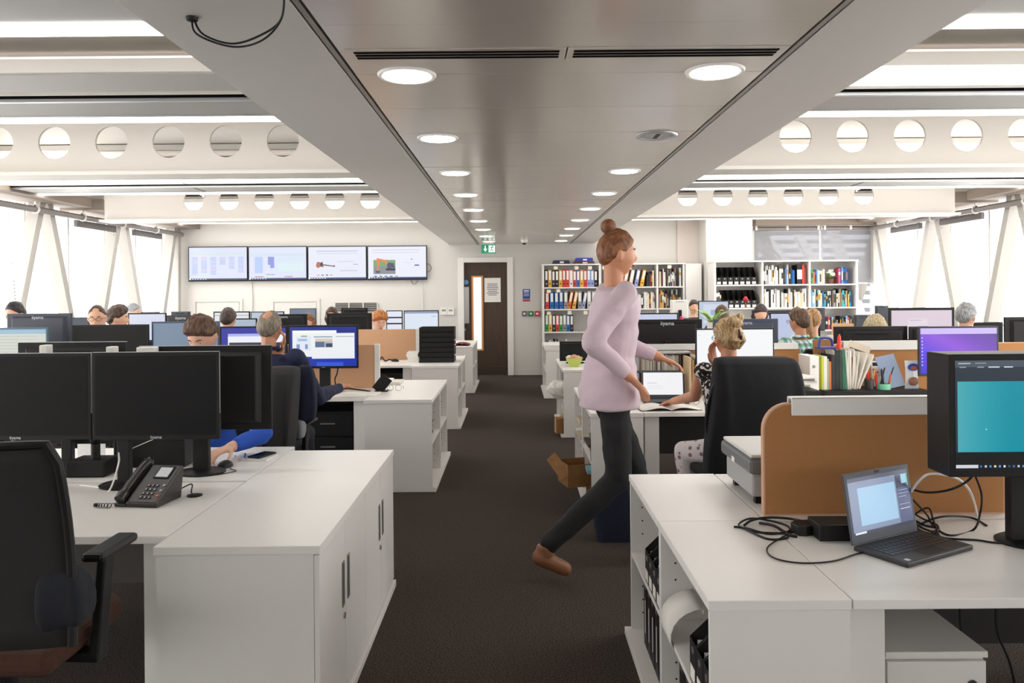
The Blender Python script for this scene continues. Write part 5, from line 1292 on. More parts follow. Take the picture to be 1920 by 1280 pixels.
for s in (-0.05, 0.05): MB().tube(spline([(-0.07, s, 0.33), (-0.05, s, 0.40), (0.0, s, 0.39), (0.03, s, 0.33)] if s < 0 else [(-0.06, s, 0.33), (-0.03, s*1.4, 0.30), (0.03, s*1.4, 0.30), (0.05, s, 0.33)]), 0.006, n=6).build('handle', o, NAVY, smooth=True)
# cardboard and folders stacked in second right bookcase, spilling to the aisle
def pile(what, x, y, z, n, w, d, cols, cat='folder', t=(0.012, 0.03), nm='folder', names=None, sp=0.03):
    for k in range(n):
        tt = random.uniform(*t); c_ = cols[k % len(cols)]
        o = box(nm, None, plain(c_, 0.8), -w/2, -d/2, 0, w/2, d/2, tt, loc=(x+random.uniform(-sp, sp), y+random.uniform(-sp, sp), z), rot=(0, 0, random.uniform(-.12, .12)), bevel=0.002)
        tag(o, '%s %s, %s up in the stack %s' % (names[k % len(names)], nm, ordn[k], what), cat); z += tt+0.0006
pile('on the bottom board by the navy bag', 0.66, 5.6, 0.036, 5, 0.24, 0.27, ('#8f6a3f', '#a77f4e', '#7a5a38', '#b28a58'), names=('brown', 'tan', 'dark brown', 'light brown'), t=(0.04, 0.06))
pile('on the shelf by the navy bag', 0.66, 5.6, 0.381, 7, 0.25, 0.28, ('#6f4c36', '#8c6644', '#57402f', '#a37c50', '#4a3a35'), names=('russet', 'brown', 'dark', 'tan', 'sooty'), t=(0.02, 0.04))
pile('in the far unit past the navy bag', 0.66, 6.3, 0.381, 5, 0.25, 0.28, ('#7a6654', '#c3b49c', '#a08058'), names=('mud brown', 'cream', 'sandy'), t=(0.02, 0.05))
tag(box('folder', None, plain('#7fb0bc'), 0.5, 5.42, 0.30, 0.72, 5.6, 0.325, rot=(0, 0, 0)), 'pale turquoise folder poking from the aisle unit', 'folder')
c = P(1083, 895, 5.6)
o = thing('cardboard_box', 'open brown cardboard box jutting into the aisle from the shelf', 'box', (0.43, 5.7, 0.17), 0.25)
b_ = MB(); b_.box(-0.09, -0.12, 0, 0.12, 0.12, 0.005); b_.box(-0.09, -0.12, 0.005, -0.085, 0.12, 0.16); b_.box(-0.085, -0.12, 0.005, 0.12, -0.115, 0.16); b_.box(-0.085, 0.115, 0.005, 0.12, 0.12, 0.16)
b_.build('carton', o, CARD)
MB().bar((-0.09, 0, 0.16), (-0.15, 0.02, 0.10), 0.22, 0.004, up=(1, 0, .5)).build('flap', o, CARD)
# third right block: paper bag + rolled papers in the shelf, green bowl
o = thing('plastic_bag', 'crumpled white plastic bag bulging from the third aisle unit', 'bag', (0.5, 8.75, 0.37))
bl = bmesh.new(); bmesh.ops.create_icosphere(bl, subdivisions=3, radius=0.13)
for v in bl.verts: v.co *= 1+0.22*math.sin(v.co.x*40+v.co.z*31)*math.cos(v.co.y*37); v.co.z *= 0.75
me = bpy.data.meshes.new('sack'); bl.to_mesh(me); bl.free(); me.materials.append(PAPER)
s_ = bpy.data.objects.new('sack', me); COL.objects.link(s_); s_.parent = o; s_.location = (0.0, 0, 0.11)
pile('inside the third aisle unit', 0.67, 8.75, 0.036, 5, 0.26, 0.3, ('#cfc9c0', '#8c8f92', '#b08a5a', '#d8d4cc'), names=('white', 'grey', 'brown', 'ivory'), t=(0.03, 0.06), nm='binder', cat='binder')
o = thing('cardboard_box', 'small brown carton at the bottom of the third aisle unit', 'box', (0.5, 8.5, 0.035), 0.1)
box('carton', o, CARD, -0.06, -0.06, 0, 0.08, 0.1, 0.16); box('tape', o, plain('#c9b28c'), -0.0605, -0.01, 0.0, -0.0601, 0.03, 0.16)
for k in range(9):
    o = thing('magazine', 'pale magazine upright in the third aisle unit, %s from its near end' % ordn[k], 'magazine', (XB+0.03, 8.46+0.07*k, 0.381)); box('cover', o, plain(random.choice(('#d9d6d0', '#8f9296', '#b9b4aa', '#52555a'))), 0, 0, 0, 0.22, 0.02, 0.28)
for k in range(8):
    o = thing('magazine', 'magazine upright in the low unit near the door, %s from its near end' % ordn[k], 'magazine', (0.48, 11.54+0.07*k, 0.381)); box('cover', o, plain(random.choice(('#d9d6d0', '#8f9296', '#b9b4aa', '#52555a'))), 0, 0, 0, 0.22, 0.02, 0.25)
o = thing('green_bowl', 'lime green square bowl on the third bookcase worktop', 'bowl', (P(1077, 690, 8.75).x, 8.8, HD))
MB().lathe([(0.07, 0), (0.13, 0.10), (0.135, 0.10), (0.127, 0.1), (0.065, 0.006)], 4, M=Matrix.Rotation(PI/4, 4, 'Z')).build('dish', o, plain('#c9d76a', 0.5))
for k, (x, y, r, c_) in enumerate(((0.0, 0.0, 0.05, '#d99a86'), (-0.05, 0.02, 0.04, '#ece4dc'), (0.045, 0.03, 0.035, '#e0b09c'))): MB().ball((x, y, 0.085), r, n=12).build('fruit', o, plain(c_), smooth=True)
# --- desk items along the divider at the second right block
YT = 6.12
za = P(1640, 735, YT).z
a = P(1545, 740, YT-0.1).x; b = P(1740, 740, YT-0.1).x
o = thing('long_tray', 'long black monitor riser in front of the pens and newspapers', 'tray', ((a+b)/2, YT-0.12, HD)); w = (b-a)/2
box('platform', o, BLACK_PL, -w, 0, 0.045, w, 0.3, 0.06, bevel=0.003); box('front_lip', o, BLACK_PL, -w, -0.01, 0.0, w, -0.0005, 0.06, bevel=0.003); box('side_leg', o, BLACK_PL, -w, 0.0, 0, -w+0.02, 0.3, 0.0445); box('side_leg', o, BLACK_PL, w-0.02, 0.0, 0, w, 0.3, 0.0445)
ZT = HD+0.0605
cols = (('#c3c84a', 'lime'), ('#e2dfd8', 'white'), ('#9fae9a', 'sage'), ('#d67a3a', 'orange'), ('#2b2b2e', 'charcoal'), ('#1e2a26', 'black green'), ('#2f3b36', 'dark green'), ('#2f6a55', 'bottle green'), ('#3f7d66', 'sea green'), ('#efece6', 'ivory'), ('#8c2f4a', 'crimson'), ('#e9e5dd', 'milk white'), ('#b8b3aa', 'stone'))
x = P(1536, 700, YT).x
for k, (c_, nm) in enumerate(cols):
    t = (0.014, 0.028, 0.012, 0.016, 0.03, 0.03, 0.022, 0.022, 0.016, 0.03, 0.012, 0.018, 0.016)[k]; hh = (0.26, 0.26, 0.24, 0.22, 0.27, 0.31, 0.31, 0.31, 0.29, 0.30, 0.25, 0.26, 0.2)[k]
    tag(box('folder', None, plain(c_), x, YT-0.05, ZT if x > a+0.0 else HD+0.001, x+t, YT+0.16, ZT+hh, bevel=0.001), '%s folder in the row behind the black riser' % nm, 'folder'); x += t+0.0015
# navy hole punch on top of the folders
c = P(1553, 665, YT)
o = thing('hole_punch', 'dark blue hole punch resting on top of the folders', 'hole punch', (c.x, YT+0.05, ZT+0.312))
PB = plain('#343a8c', 0.4)
box('base', o, PB, -0.065, -0.05, 0, 0.065, 0.05, 0.018, bevel=0.004); MB().tube(spline([(-0.055, 0, 0.018), (-0.045, 0, 0.07), (-0.03, 0, 0.085), (0.04, 0, 0.078), (0.055, 0, 0.02)]), 0.010, n=8).build('lever', o, PB, smooth=True)
# red ruler / feather (tall red marker)
o = thing('red_scissors_handle', 'tall bright red pen shaped handle sticking up from the folders', 'handle', (P(1572, 665, YT).x, YT+0.0, ZT+0.22))
c = o.location; MB().tube([(0, 0, 0), (0, 0, 0.04), (0.004, 0, 0.12), (0.008, 0, 0.19), (0.008, 0, 0.21)], [0.006, 0.016, 0.017, 0.012, 0.003], n=10).build('grip', o, mat('bright_red', '#e0301e', 0.35), smooth=True)
# fan of newspapers
for k in range(9):
    px = 1581+3.6*k; t = 0.012; c0 = P(px, 725, YT-0.06)
    lean = (-0.20, -0.14, -0.10, -0.06, -0.02, 0.05, 0.13, 0.3, 0.42)[k]
    o = thing('newspaper', 'folded newspaper in the fan beside the pens, %s from the red handle' % ordn[k], 'newspaper', (c0.x, YT-0.04-0.004*k, ZT+0.008)); o.rotation_euler = (0, lean, 0)
    hh = 0.31 if k < 6 else 0.29
    for j in range(3): box('sheet', o, plain(('#ded8cd', '#cfc8bb', '#e6e1d8')[j]), -t/2+t*j/3, 0, 0.0, -t/2+t*(j+1)/3-0.0008, 0.17, hh-0.006*j)
# broadsheet facing
c0 = P(1617, 715, YT-0.08)
o = thing('newspaper', 'broad newspaper page turned flat to view behind the fan', 'newspaper', (c0.x-0.03, YT+0.20, ZT+0.03)); o.rotation_euler = (0, 0.35, 0)
box('sheet', o, plain('#e0d3bf'), -0.06, 0, 0, 0.12, 0.004, 0.34)
for k in range(6): box('print', o, plain('#55504a' if k % 3 else '#2f2c2a'), -0.045, -0.001, 0.04+0.045*k, 0.10, -0.0001, 0.05+0.045*k+0.012*(k % 2))
# pen pot, calculator, letter, crisp packet
def pot(label, px, py, Y, cl, r=0.035, h=0.09, stuff=()):
    c = P(px, py, Y); o = thing('pen_pot', label, 'pen pot', (c.x, Y, ZT))
    MB().lathe([(r, 0), (r, h), (r-0.003, h), (r-0.003, 0.004)], 18).build('cup', o, plain(cl, 0.4), smooth=True)
    for k, (dx, lean, L, cc, rr) in enumerate(stuff):
        o2 = thing('pen', '%s pen standing in the %s' % (('red', 'black', 'dark', 'blue', 'slim black', 'orange')[k % 6], label), 'pen', (c.x+dx, Y-0.005*k+0.01, ZT+0.006)); o2.rotation_euler = (0.1*(k % 3-1), lean, 0)
        MB().tube([(0, 0, 0), (0, 0, L)], rr, n=8).build('barrel', o2, plain(cc, 0.4)); MB().tube([(0, 0, L), (0, 0, L+0.02)], [rr*1.15, rr*0.5], n=8).build('cap', o2, plain(cc, 0.3))
pot('mint green pen pot', 1657, 728, YT-0.05, '#7cc9a5', 0.05, 0.045, ((-0.045, -0.1, 0.13, '#c8302c', 0.011), (-0.03, 0.25, 0.15, '#1d1c1d', 0.006), (0.0, -0.15, 0.14, '#26242a', 0.009), (-0.01, 0.1, 0.09, '#2f8fd0', 0.008), (0.02, 0.3, 0.16, '#1d1c1d', 0.005), (0.03, 0.1, 0.1, '#c0562a', 0.008)))
pot('dark mesh pen pot', 1630, 728, YT-0.03, '#3a3533', 0.035, 0.08, ((0.0, 0.0, 0.12, '#d8342e', 0.014), (-0.015, -0.2, 0.14, '#2a2a2a', 0.006), (0.015, 0.15, 0.13, '#c9a63a', 0.006)))
c = P(1647, 706, YT+0.1)
o = thing('calculator', 'white pocket calculator propped against the tan divider', 'calculator', (c.x, YT+0.13, ZT+0.13)); o.rotation_euler = (-0.15, 0, 0)
box('body', o, WHITE_PL, -0.04, 0, -0.13, 0.04, 0.015, 0.075, bevel=0.004); box('display', o, plain('#26282a'), -0.03, -0.001, 0.035, 0.03, -0.0001, 0.062)
for r in range(3):
    for q in range(4): box('key', o, plain('#d9d6d0' if (r+q) % 3 else '#c95a4a'), -0.032+0.017*q, -0.003, 0.0-0.022*r, -0.02+0.017*q, -0.0001, 0.014-0.022*r)
c = P(1680, 715, YT)
o = tag(box('blue_folder', None, plain('#8d9db8', 0.6), -0.075, 0, 0.0, 0.075, 0.006, 0.26, loc=(c.x-0.01, YT-0.02, ZT+0.012), rot=(-0.3, -0.22, 0)), 'slate blue folder leaning behind the mint pen pot', 'folder')
c = P(1707, 720, YT)
o = thing('snack_bag', 'blue and white snack packet standing beside the blue folder', 'packet', (c.x, YT-0.02, ZT)); 
vs = []; n = 8
for j in range(n+1):
    t = j/n; th = 0.03*math.sin(PI*t)**0.6 if 0 < t < 1 else 0.002; ww = 0.055-0.006*math.sin(PI*t)
    vs += [(-ww, 0, 0.22*t), (0, -th, 0.22*t), (ww, 0, 0.22*t), (0, th, 0.22*t)]
m = MB().add(vs, [(4*j+k, 4*j+(k+1) % 4, 4*j+4+(k+1) % 4, 4*j+4+k) for j in range(n) for k in range(4)] + [(3, 2, 1, 0), (4*n, 4*n+1, 4*n+2, 4*n+3)])
m.build('packet', o, plain('#d9dbe2', 0.3), smooth=True)
MB().ball((0, -0.026, 0.17), (0.045, 0.006, 0.03), n=12).build('blue_print', o, plain('#3c4aa0', 0.3)); MB().ball((0, -0.031, 0.165), (0.024, 0.004, 0.014), n=12).build('red_print', o, plain('#c0562c', 0.3)); MB().ball((0, -0.029, 0.06), (0.04, 0.006, 0.035), n=12).build('brown_print', o, plain('#7d4b32', 0.3))
c = P(1735, 720, YT)
# white document holder + paper stack to the left of folders
c = P(1512, 700, 6.05)
o = thing('document_box', 'white magazine box standing at the start of the folder row', 'magazine file', (P(1524, 700, 6.0).x, 5.98, HD+0.0005)); 
box('body', o, WHITE_PL, -0.03, 0, 0.0, 0.04, 0.24, 0.33, bevel=0.003); MB().tube([(0.0, -0.003, 0.25), (0.0, 0, 0.25)], 0.012, n=12).build('finger_ring', o, STEEL)
for k in range(7):
    c = P(1507, 720, 5.9)
    tag(box('paper_sheet', None, plain(('#e0ddd6', '#c3c0ba', '#77746f')[k % 3]), -0.10, -0.13, 0, 0.08, 0.13, 0.014, loc=(c.x-0.06, 5.84, HD+0.001+0.0145*k + (0.10 if k > 2 else 0)), rot=(0, 0, random.uniform(-.25, .25))), 'loose papers piled beside the coat draped chair, %s from the bottom' % ordn[k], 'paper')
tag(box('letter_tray', None, BLACK_PL, P(1507, 0, 5.9).x-0.17, 5.7, HD+0.046, P(1507, 0, 5.9).x+0.03, 5.97, HD+0.1, bevel=0.003), 'black tray between the loose papers beside the draped chair', 'tray')
tag(box('cardboard_sheet', None, CARD, P(1520, 0, 6.3).x, 6.3, HD, P(1555, 0, 6.3).x, 6.32, P(1540, 637, 6.3).z), 'plain brown board standing behind the hole punch', 'board')
# small pink toy and potted plant on far desk partition, pink ornament
c = P(1285, 598, 9.0)
o = thing('pink_toy', 'small bright pink toy on the monitor ledge behind the branded back', 'toy', (c.x, 9.0, 0)); o.location = (c.x, 9.2, HD)
MB().tube([(0, 0, 0), (0, 0, P(0, 602, 9.2).z-HD-0.03)], 0.012, n=8).build('stem', o, plain('#d65a8c')); z = P(1285, 598, 9.2).z-HD
MB().ball((0, 0, z-0.02), (0.035, 0.03, 0.03), n=12).ball((0, 0, z+0.015), 0.022, n=12).build('figure', o, plain('#e0487f'), smooth=True)
c = P(1340, 612, 8.7)
o = plant('spiky green spider plant beside the long haired woman', (c.x, 8.8, HD), 0.06, 1.35, 16, '#7fa04a', None, '#e6e2da', 0.24)
c = P(1223, 590, 9.3); plant('tiny green plant by the pale lit monitor', (c.x, 9.6, HD), 0.04, 1.0, 10, '#86b05a', None, '#e6e2da', 0.07)
c = P(1418, 558, 13.0)
tag(MB().ball((0, 0, 0), 0.035, n=10).ball((0.03, 0, -0.03), 0.025, n=8).ball((-0.03, 0, -0.02), 0.022, n=8).tube([(0, 0, -0.03), (0, 0, -0.16)], 0.006).build('red_flower', None, plain('#c22f36'), loc=(c.x, 13.6, zsh(580.5, Y2)+0.165)), 'small red flower on the shelf after the black magazine files', 'flower')
# desk phones behind monitors on the second / third right rows are hidden; light switch box on the storage top
tag(box('cd_case', None, plain('#c9c6c2'), P(1203, 0, YBK).x, YBK+0.1, ZT1, P(1228, 0, YBK).x, YBK+0.3, ZT1+0.012), 'flat grey case lying on the binder bookcase top', 'case')
# ================================================================== chairs
SEATM = mat('chair_cloth_black', '#1b1b1d', 0.9, bump=(200, 0.3)); BROWNSEAT = mat('seat_rust_brown', '#4a2a1c', 0.9, noise=(60, '#3a2016', 0.6))
MESHB = mat('chair_mesh_black', '#191819', 0.85, noise=(500, '#232223', 0.3))
def office_chair(label, loc, rz, seat=BROWNSEAT, back=MESHB, bw=0.5, bz0=0.62, bz1=1.16, sz=0.53, tilt=0.10, straight=False):
    o = thing('office_chair', label, 'chair', loc, rz)
    # seat
    m = MB(); p = rounded_poly(0.50, 0.48, 0.10); q = [(a-0.25, b-0.21) for a, b in p]
    m.prism(q, sz-0.07, sz); m.build('seat', o, seat, bevel=0.025, seg=3)
    # backrest: curved panel
    vs = []; nx, nz = 12, 10; w = bw/2
    for j in range(nz+1):
        t = j/nz; z = bz0+(bz1-bz0)*t; ww = w*(0.88+0.12*math.sin(PI*min(1, t*1.15)))*(1 if t < 0.9 else 1-(t-0.9)*0.7)
        if straight: ww = w*(1.04-0.10*t-(0.25*(t-0.93)/0.07*0.3 if t > 0.93 else 0))
        for i in range(nx+1):
            u = -1+2*i/nx; x = ww*u; y = -0.20-tilt*(z-sz)*0.9-0.035*(1-u*u)+0.03*math.sin(PI*t)
            vs.append((x, y, z))
    fs = [(j*(nx+1)+i, j*(nx+1)+i+1, (j+1)*(nx+1)+i+1, (j+1)*(nx+1)+i) for j in range(nz) for i in range(nx)]
    b = MB().add(vs, fs).build('backrest', o, back, smooth=True); s = b.modifiers.new('s', 'SOLIDIFY'); s.thickness = 0.022
    rim = [vs[j*(nx+1)] for j in range(nz+1)]+vs[nz*(nx+1)+1:(nz+1)*(nx+1)-1]+[vs[j*(nx+1)+nx] for j in range(nz, -1, -1)]
    MB().tube(rim, 0.013, n=8).build('back_frame', o, BLACK_PL, smooth=True)
    m = MB(); m.bar((0, -0.24-tilt*0.2, bz0+0.18), (0, -0.17, sz-0.10), 0.07, 0.025, up=(0, 1, 0)); m.bar((0, -0.19, sz-0.09), (0, 0.05, sz-0.09), 0.08, 0.03); m.build('back_support', o, BLACK_PL, bevel=0.005)
    for s in (-1, 1):
        box('armrest_pad', o, BLACK_PL, s*0.29-0.035, -0.06, sz+0.20, s*0.29+0.035, 0.16, sz+0.228, bevel=0.012)
        m = MB(); m.bar((s*0.29, 0.02, sz+0.20), (s*0.285, -0.02, sz-0.09), 0.055, 0.03, up=(s, 0, 0)); m.bar((s*0.30, -0.02, sz-0.085), (s*0.1, -0.01, sz-0.085), 0.06, 0.03); m.build('armrest_post', o, BLACK_PL, bevel=0.006)
    MB().tube([(0, 0, sz-0.09), (0, 0, 0.25), (0, 0, 0.24), (0, 0, 0.09)], [0.03, 0.03, 0.045, 0.045], n=12).build('gas_column', o, BLACK_PL)
    for k in range(5):
        a = 2*PI*k/5+0.3; l = MB(); l.bar((0, 0, 0.115), (0.29*math.cos(a), 0.29*math.sin(a), 0.075), 0.05, 0.028)
        lg = l.build('leg', o, BLACK_PL, bevel=0.006)
        MB().tube([(0.29*math.cos(a)-0.02*math.sin(a), 0.29*math.sin(a)+0.02*math.cos(a), 0.03), (0.29*math.cos(a)+0.02*math.sin(a), 0.29*math.sin(a)-0.02*math.cos(a), 0.03)], 0.029, n=12).build('castor', lg, BLACK_PL)
    return o
fc = office_chair('large black mesh office chair with rust brown seat closest to the camera', (-1.545, 2.36, 0), 0.0, bw=0.60, bz0=0.60, bz1=1.165, sz=0.58, tilt=0.05, straight=True)
# jacket sleeve bundle on the foreground chair
chair_proto = [None]
def seat_for(label, x, y, rz):
    if chair_proto[0] is None:
        chair_proto[0] = office_chair(label, (x, y, 0), rz, seat=SEATM, back=SEATM, bw=0.46, bz0=0.6, bz1=1.02, sz=0.48); return chair_proto[0]
    return dup(chair_proto[0], (x, y, 0), rz, label)
def draped(label, loc, rings, m, name='draped_jacket', rz=0, amp=0.012, fr=9, nse=0):
    """rings: (cx, cy, z, half width, half depth)"""
    vs = []; n = 36
    for i, (cx, cy, z, w, d) in enumerate(rings):
        for k in range(n):
            a = 2*PI*k/n; ca, sa = math.cos(a), math.sin(a); e = 0.45
            r = 1+0.0
            x = cx+w*math.copysign(abs(ca)**e, ca); y = cy+d*math.copysign(abs(sa)**e, sa)
            t = 1-i/(len(rings)-1)
            y += amp*(1.1-t)*math.sin(fr*x*6+nse); x += amp*0.5*math.sin(7*y+3*z)
            vs.append((x, y, z))
    fs = [(i*n+k, i*n+(k+1) % n, (i+1)*n+(k+1) % n, (i+1)*n+k) for i in range(len(rings)-1) for k in range(n)]+[tuple(range(n-1, -1, -1)), tuple(range((len(rings)-1)*n, len(rings)*n))]
    mb = MB().add(vs, fs); me = mb.build(name, None, m, loc=loc, rot=(0, 0, rz), smooth=True, bevel=0)
    tag(me, label, 'jacket'); sb = me.modifiers.new('s', 'SUBSURF'); sb.levels = 1; sb.render_levels = 1
    return me

# ================================================================== people
SKIN = {'fair': mat('skin_fair', '#d9a78c', 0.5), 'tan': mat('skin_tan', '#c98d6c', 0.5), 'pink': mat('skin_pink', '#e3b39c', 0.5)}
def hairmat(a, b): return mat('hair_'+a[1:], a, 0.55, wave=(26, b, (5, 1.3, 1.1)))
def loft(mb, rings, n=20):
    vs = []
    for c, rx, ry in rings:
        for k in range(n):
            a = 2*PI*k/n; vs.append((c[0]+rx*math.cos(a), c[1]+ry*math.sin(a), c[2]))
    fs = [(i*n+k, i*n+(k+1) % n, (i+1)*n+(k+1) % n, (i+1)*n+k) for i in range(len(rings)-1) for k in range(n)]+[tuple(range(n-1, -1, -1)), tuple(range((len(rings)-1)*n, len(rings)*n))]
    mb.add(vs, fs)
def cap(mb, a, b, ra, rb, n=12):
    mb.tube([a, b], [ra, rb], n=n); mb.ball(a, ra, n=n); mb.ball(b, rb, n=n)
def fuse(mb, name, parent, m, voxel, smooth=2, fold=0.0, seed=0):
    me = mb.mesh('tmp'); o = bpy.data.objects.new('tmp', me); COL.objects.link(o)
    r = o.modifiers.new('r', 'REMESH'); r.mode = 'VOXEL'; r.voxel_size = voxel
    if smooth: s = o.modifiers.new('s', 'SMOOTH'); s.iterations = smooth; s.factor = 0.5
    dg = bpy.context.evaluated_depsgraph_get()
    out = bpy.data.meshes.new_from_object(o.evaluated_get(dg)); bpy.data.objects.remove(o); bpy.data.meshes.remove(me)
    if fold:
        from mathutils import noise as NZ
        nn = [v.normal.copy() for v in out.vertices]
        for v, q in zip(out.vertices, nn):
            f = NZ.noise(Vector((v.co.x*7+seed, v.co.y*7, v.co.z*14)))+0.5*NZ.noise(Vector((v.co.x*16, v.co.y*16+seed, v.co.z*22)))
            v.co += q*f*fold
    out.materials.clear(); out.materials.append(m)
    out.polygons.foreach_set('use_smooth', [True]*len(out.polygons)); out.name = name
    ob = bpy.data.objects.new(name, out); COL.objects.link(ob); ob.parent = parent
    return ob
def head_pt(x, y, z):
    px, py, pz = 0.076*x, 0.097*y, 0.118*z
    if z < 0:
        px *= 1-0.30*(-z)**1.3
        if y < 0: py *= 1-0.45*(-z)
        else: py *= 1-0.06*(-z)
    if y > 0:
        py -= 0.006*y
        g = lambda cx, cz, sx, sz: math.exp(-((abs(x)-cx)/sx)**2-((z-cz)/sz)**2)*y
        py += 0.024*g(0, -0.16, 0.11, 0.17) - 0.010*g(0.40, 0.04, 0.17, 0.11) + 0.005*g(0.3, 0.24, 0.3, 0.08) + 0.006*g(0, -0.47, 0.24, 0.06) + 0.008*g(0, -0.82, 0.3, 0.16) - 0.004*g(0, -0.62, .3, .06)
        py += 0.004*g(0.5, -0.2, 0.25, 0.2)
    return Vector((px, py, pz))
def head_mb(mb, M, n=44, h=34):
    vs = []
    for i in range(h+1):
        th = PI*i/h
        for k in range(n):
            a = 2*PI*k/n
            vs.append(M @ head_pt(math.sin(th)*math.cos(a), math.sin(th)*math.sin(a), math.cos(th)))
    mb.add(vs, [(i*n+k, (i+1)*n+k, (i+1)*n+(k+1) % n, i*n+(k+1) % n) for i in range(h) for k in range(n)])
    for s in (-1, 1):
        e = MB().ball((0, 0, 0), (0.009, 0.019, 0.031), n=12)
        mb.add(e.v, e.f, None, M @ Matrix.Translation((s*0.079, -0.008, -0.004)) @ Matrix.Rotation(s*0.35, 4, 'Z'))
def hair_ob(parent, M, m, style, thick=0.016, seed=0):
    from mathutils import noise as NZ
    n, h = 56, 40; vs = []
    for i in range(h+1):
        th = PI*i/h
        for k in range(n):
            a = 2*PI*k/n; x, y, z = math.sin(th)*math.cos(a), math.sin(th)*math.sin(a), math.cos(th)
            if y > 0: hl = 0.02+0.55*y**1.1
            else: hl = 0.02+0.62*y
            if style in ('bun', 'long', 'pony', 'loose'): hl = (0.02+0.5*y if y > 0 else 0.02+0.75*y)
            if style == 'recede': hl = (0.1+0.78*y if y > 0 else 0.02+0.6*y)
            mk = max(0, min(1, (z-hl+0.06)/(0.30 if y < 0.2 else 0.18)))
            if style == 'recede' and y > 0.2 : mk *= max(0, min(1, (abs(x)-0.25)/0.25)) if z > 0.3 and y > .45 else 1
            if style == 'bald':
                d = math.sqrt(x*x+(y+0.38)**2+(z-0.80)**2*0.7); mk *= max(0, min(1, (d-0.30)/0.38))
                if y > 0.3: mk *= 0.75
            p = head_pt(x, y, z)
            t = thick*(0.75+0.4*max(0, z)) + (0.014*max(0, z)*max(0, y+0.3) if style in ('quiff', 'ginger') else 0)
            if style == 'ginger': t += 0.010*abs(x)
            nz = NZ.noise(Vector((x*3+seed, y*3, z*3)))*0.35+NZ.noise(Vector((x*9+seed, y*4, z*3)))*0.35
            p = p*(1+ (-0.06*(1-mk))) + p.normalized()*t*mk*(1+nz)
            vs.append(M @ p)
    mb = MB().add(vs, [(i*n+k, (i+1)*n+k, (i+1)*n+(k+1) % n, i*n+(k+1) % n) for i in range(h) for k in range(n)])
    def add(fn):
        e = MB(); fn(e); mb.add(e.v, e.f, None, M)
    if style == 'bun':
        add(lambda e: e.ball((0.01, -0.075, 0.115), (0.052, 0.045, 0.042), n=18)); add(lambda e: e.ball((0.035, -0.09, 0.14), (0.03, 0.025, 0.03), n=14))
        add(lambda e: e.tube([(0.0, -0.10, 0.04), (-0.01, -0.118, 0.0), (0.0, -0.1, -0.05)], [0.03, 0.038, 0.015], n=12))
        add(lambda e: e.tube([(0.03, -0.10, 0.05), (0.035, -0.108, 0.0), (0.02, -0.09, -0.055)], [0.02, 0.03, 0.012], n=12))
    if style == 'topknot': add(lambda e: e.ball((0.0, -0.045, 0.145), (0.042, 0.042, 0.04), n=16))
    if style == 'lowbun': add(lambda e: e.ball((0.0, -0.10, -0.045), (0.045, 0.04, 0.04), n=16))
    if style == 'long':
        add(lambda e: e.tube([(0, -0.03, 0.06), (0, -0.055, -0.05), (0, -0.07, -0.15), (0, -0.08, -0.26), (0, -0.075, -0.34)], [0.085, 0.09, 0.085, 0.075, 0.03], n=18))
    if style == 'pony':
        add(lambda e: e.tube([(0, -0.085, 0.06), (0.0, -0.13, 0.05), (0.01, -0.15, -0.05), (0.02, -0.135, -0.18), (0.02, -0.12, -0.26)], [0.03, 0.034, 0.042, 0.035, 0.01], n=12))
    if style == 'loose':
        for s in (-1, 1): add(lambda e: e.tube([(s*0.06, -0.02, 0.04), (s*0.082, -0.03, -0.05), (s*0.07, -0.04, -0.13)], [0.03, 0.034, 0.012], n=10))
    return mb.build('hair', parent, m, smooth=True)
def hand(mb, w, d, n, curl=0.5, side=1, s=1.0):
    """w wrist, d pointing direction, n palm normal (towards palm), side = thumb side sign"""
    d = Vector(d).normalized(); n = Vector(n); n = (n-d*n.dot(d)).normalized(); t = d.cross(n)*side
    w = Vector(w)
    for q in (-0.026, -0.009, 0.009, 0.026): cap(mb, w+t*q*0.7*s, w+d*0.085*s+t*q*s, 0.014*s, 0.0115*s, 8)
    for q, L in ((-0.030, 0.058), (-0.010, 0.072), (0.010, 0.078), (0.030, 0.070)):
        p = w+d*0.085*s+t*q*s; dd = d
        for j, f in enumerate((0.45, 0.32, 0.23)):
            c_ = curl*(0.45+0.35*j); dd = (dd*math.cos(c_)+n*math.sin(c_)).normalized(); e = p+dd*L*f*s
            cap(mb, p, e, (0.0092-0.0008*j)*s, (0.0086-0.0008*j)*s, 8); p = e
    p = w+d*0.025*s+t*0.028*s; dd = (d*0.6+t*0.75+n*0.25).normalized()
    for L, r in ((0.035, 0.0125), (0.03, 0.010), (0.022, 0.009)):
        e = p+dd*L*s; cap(mb, p, e, r*s, r*0.92*s, 8); p = e; dd = (dd+d*0.5+n*0.2).normalized()
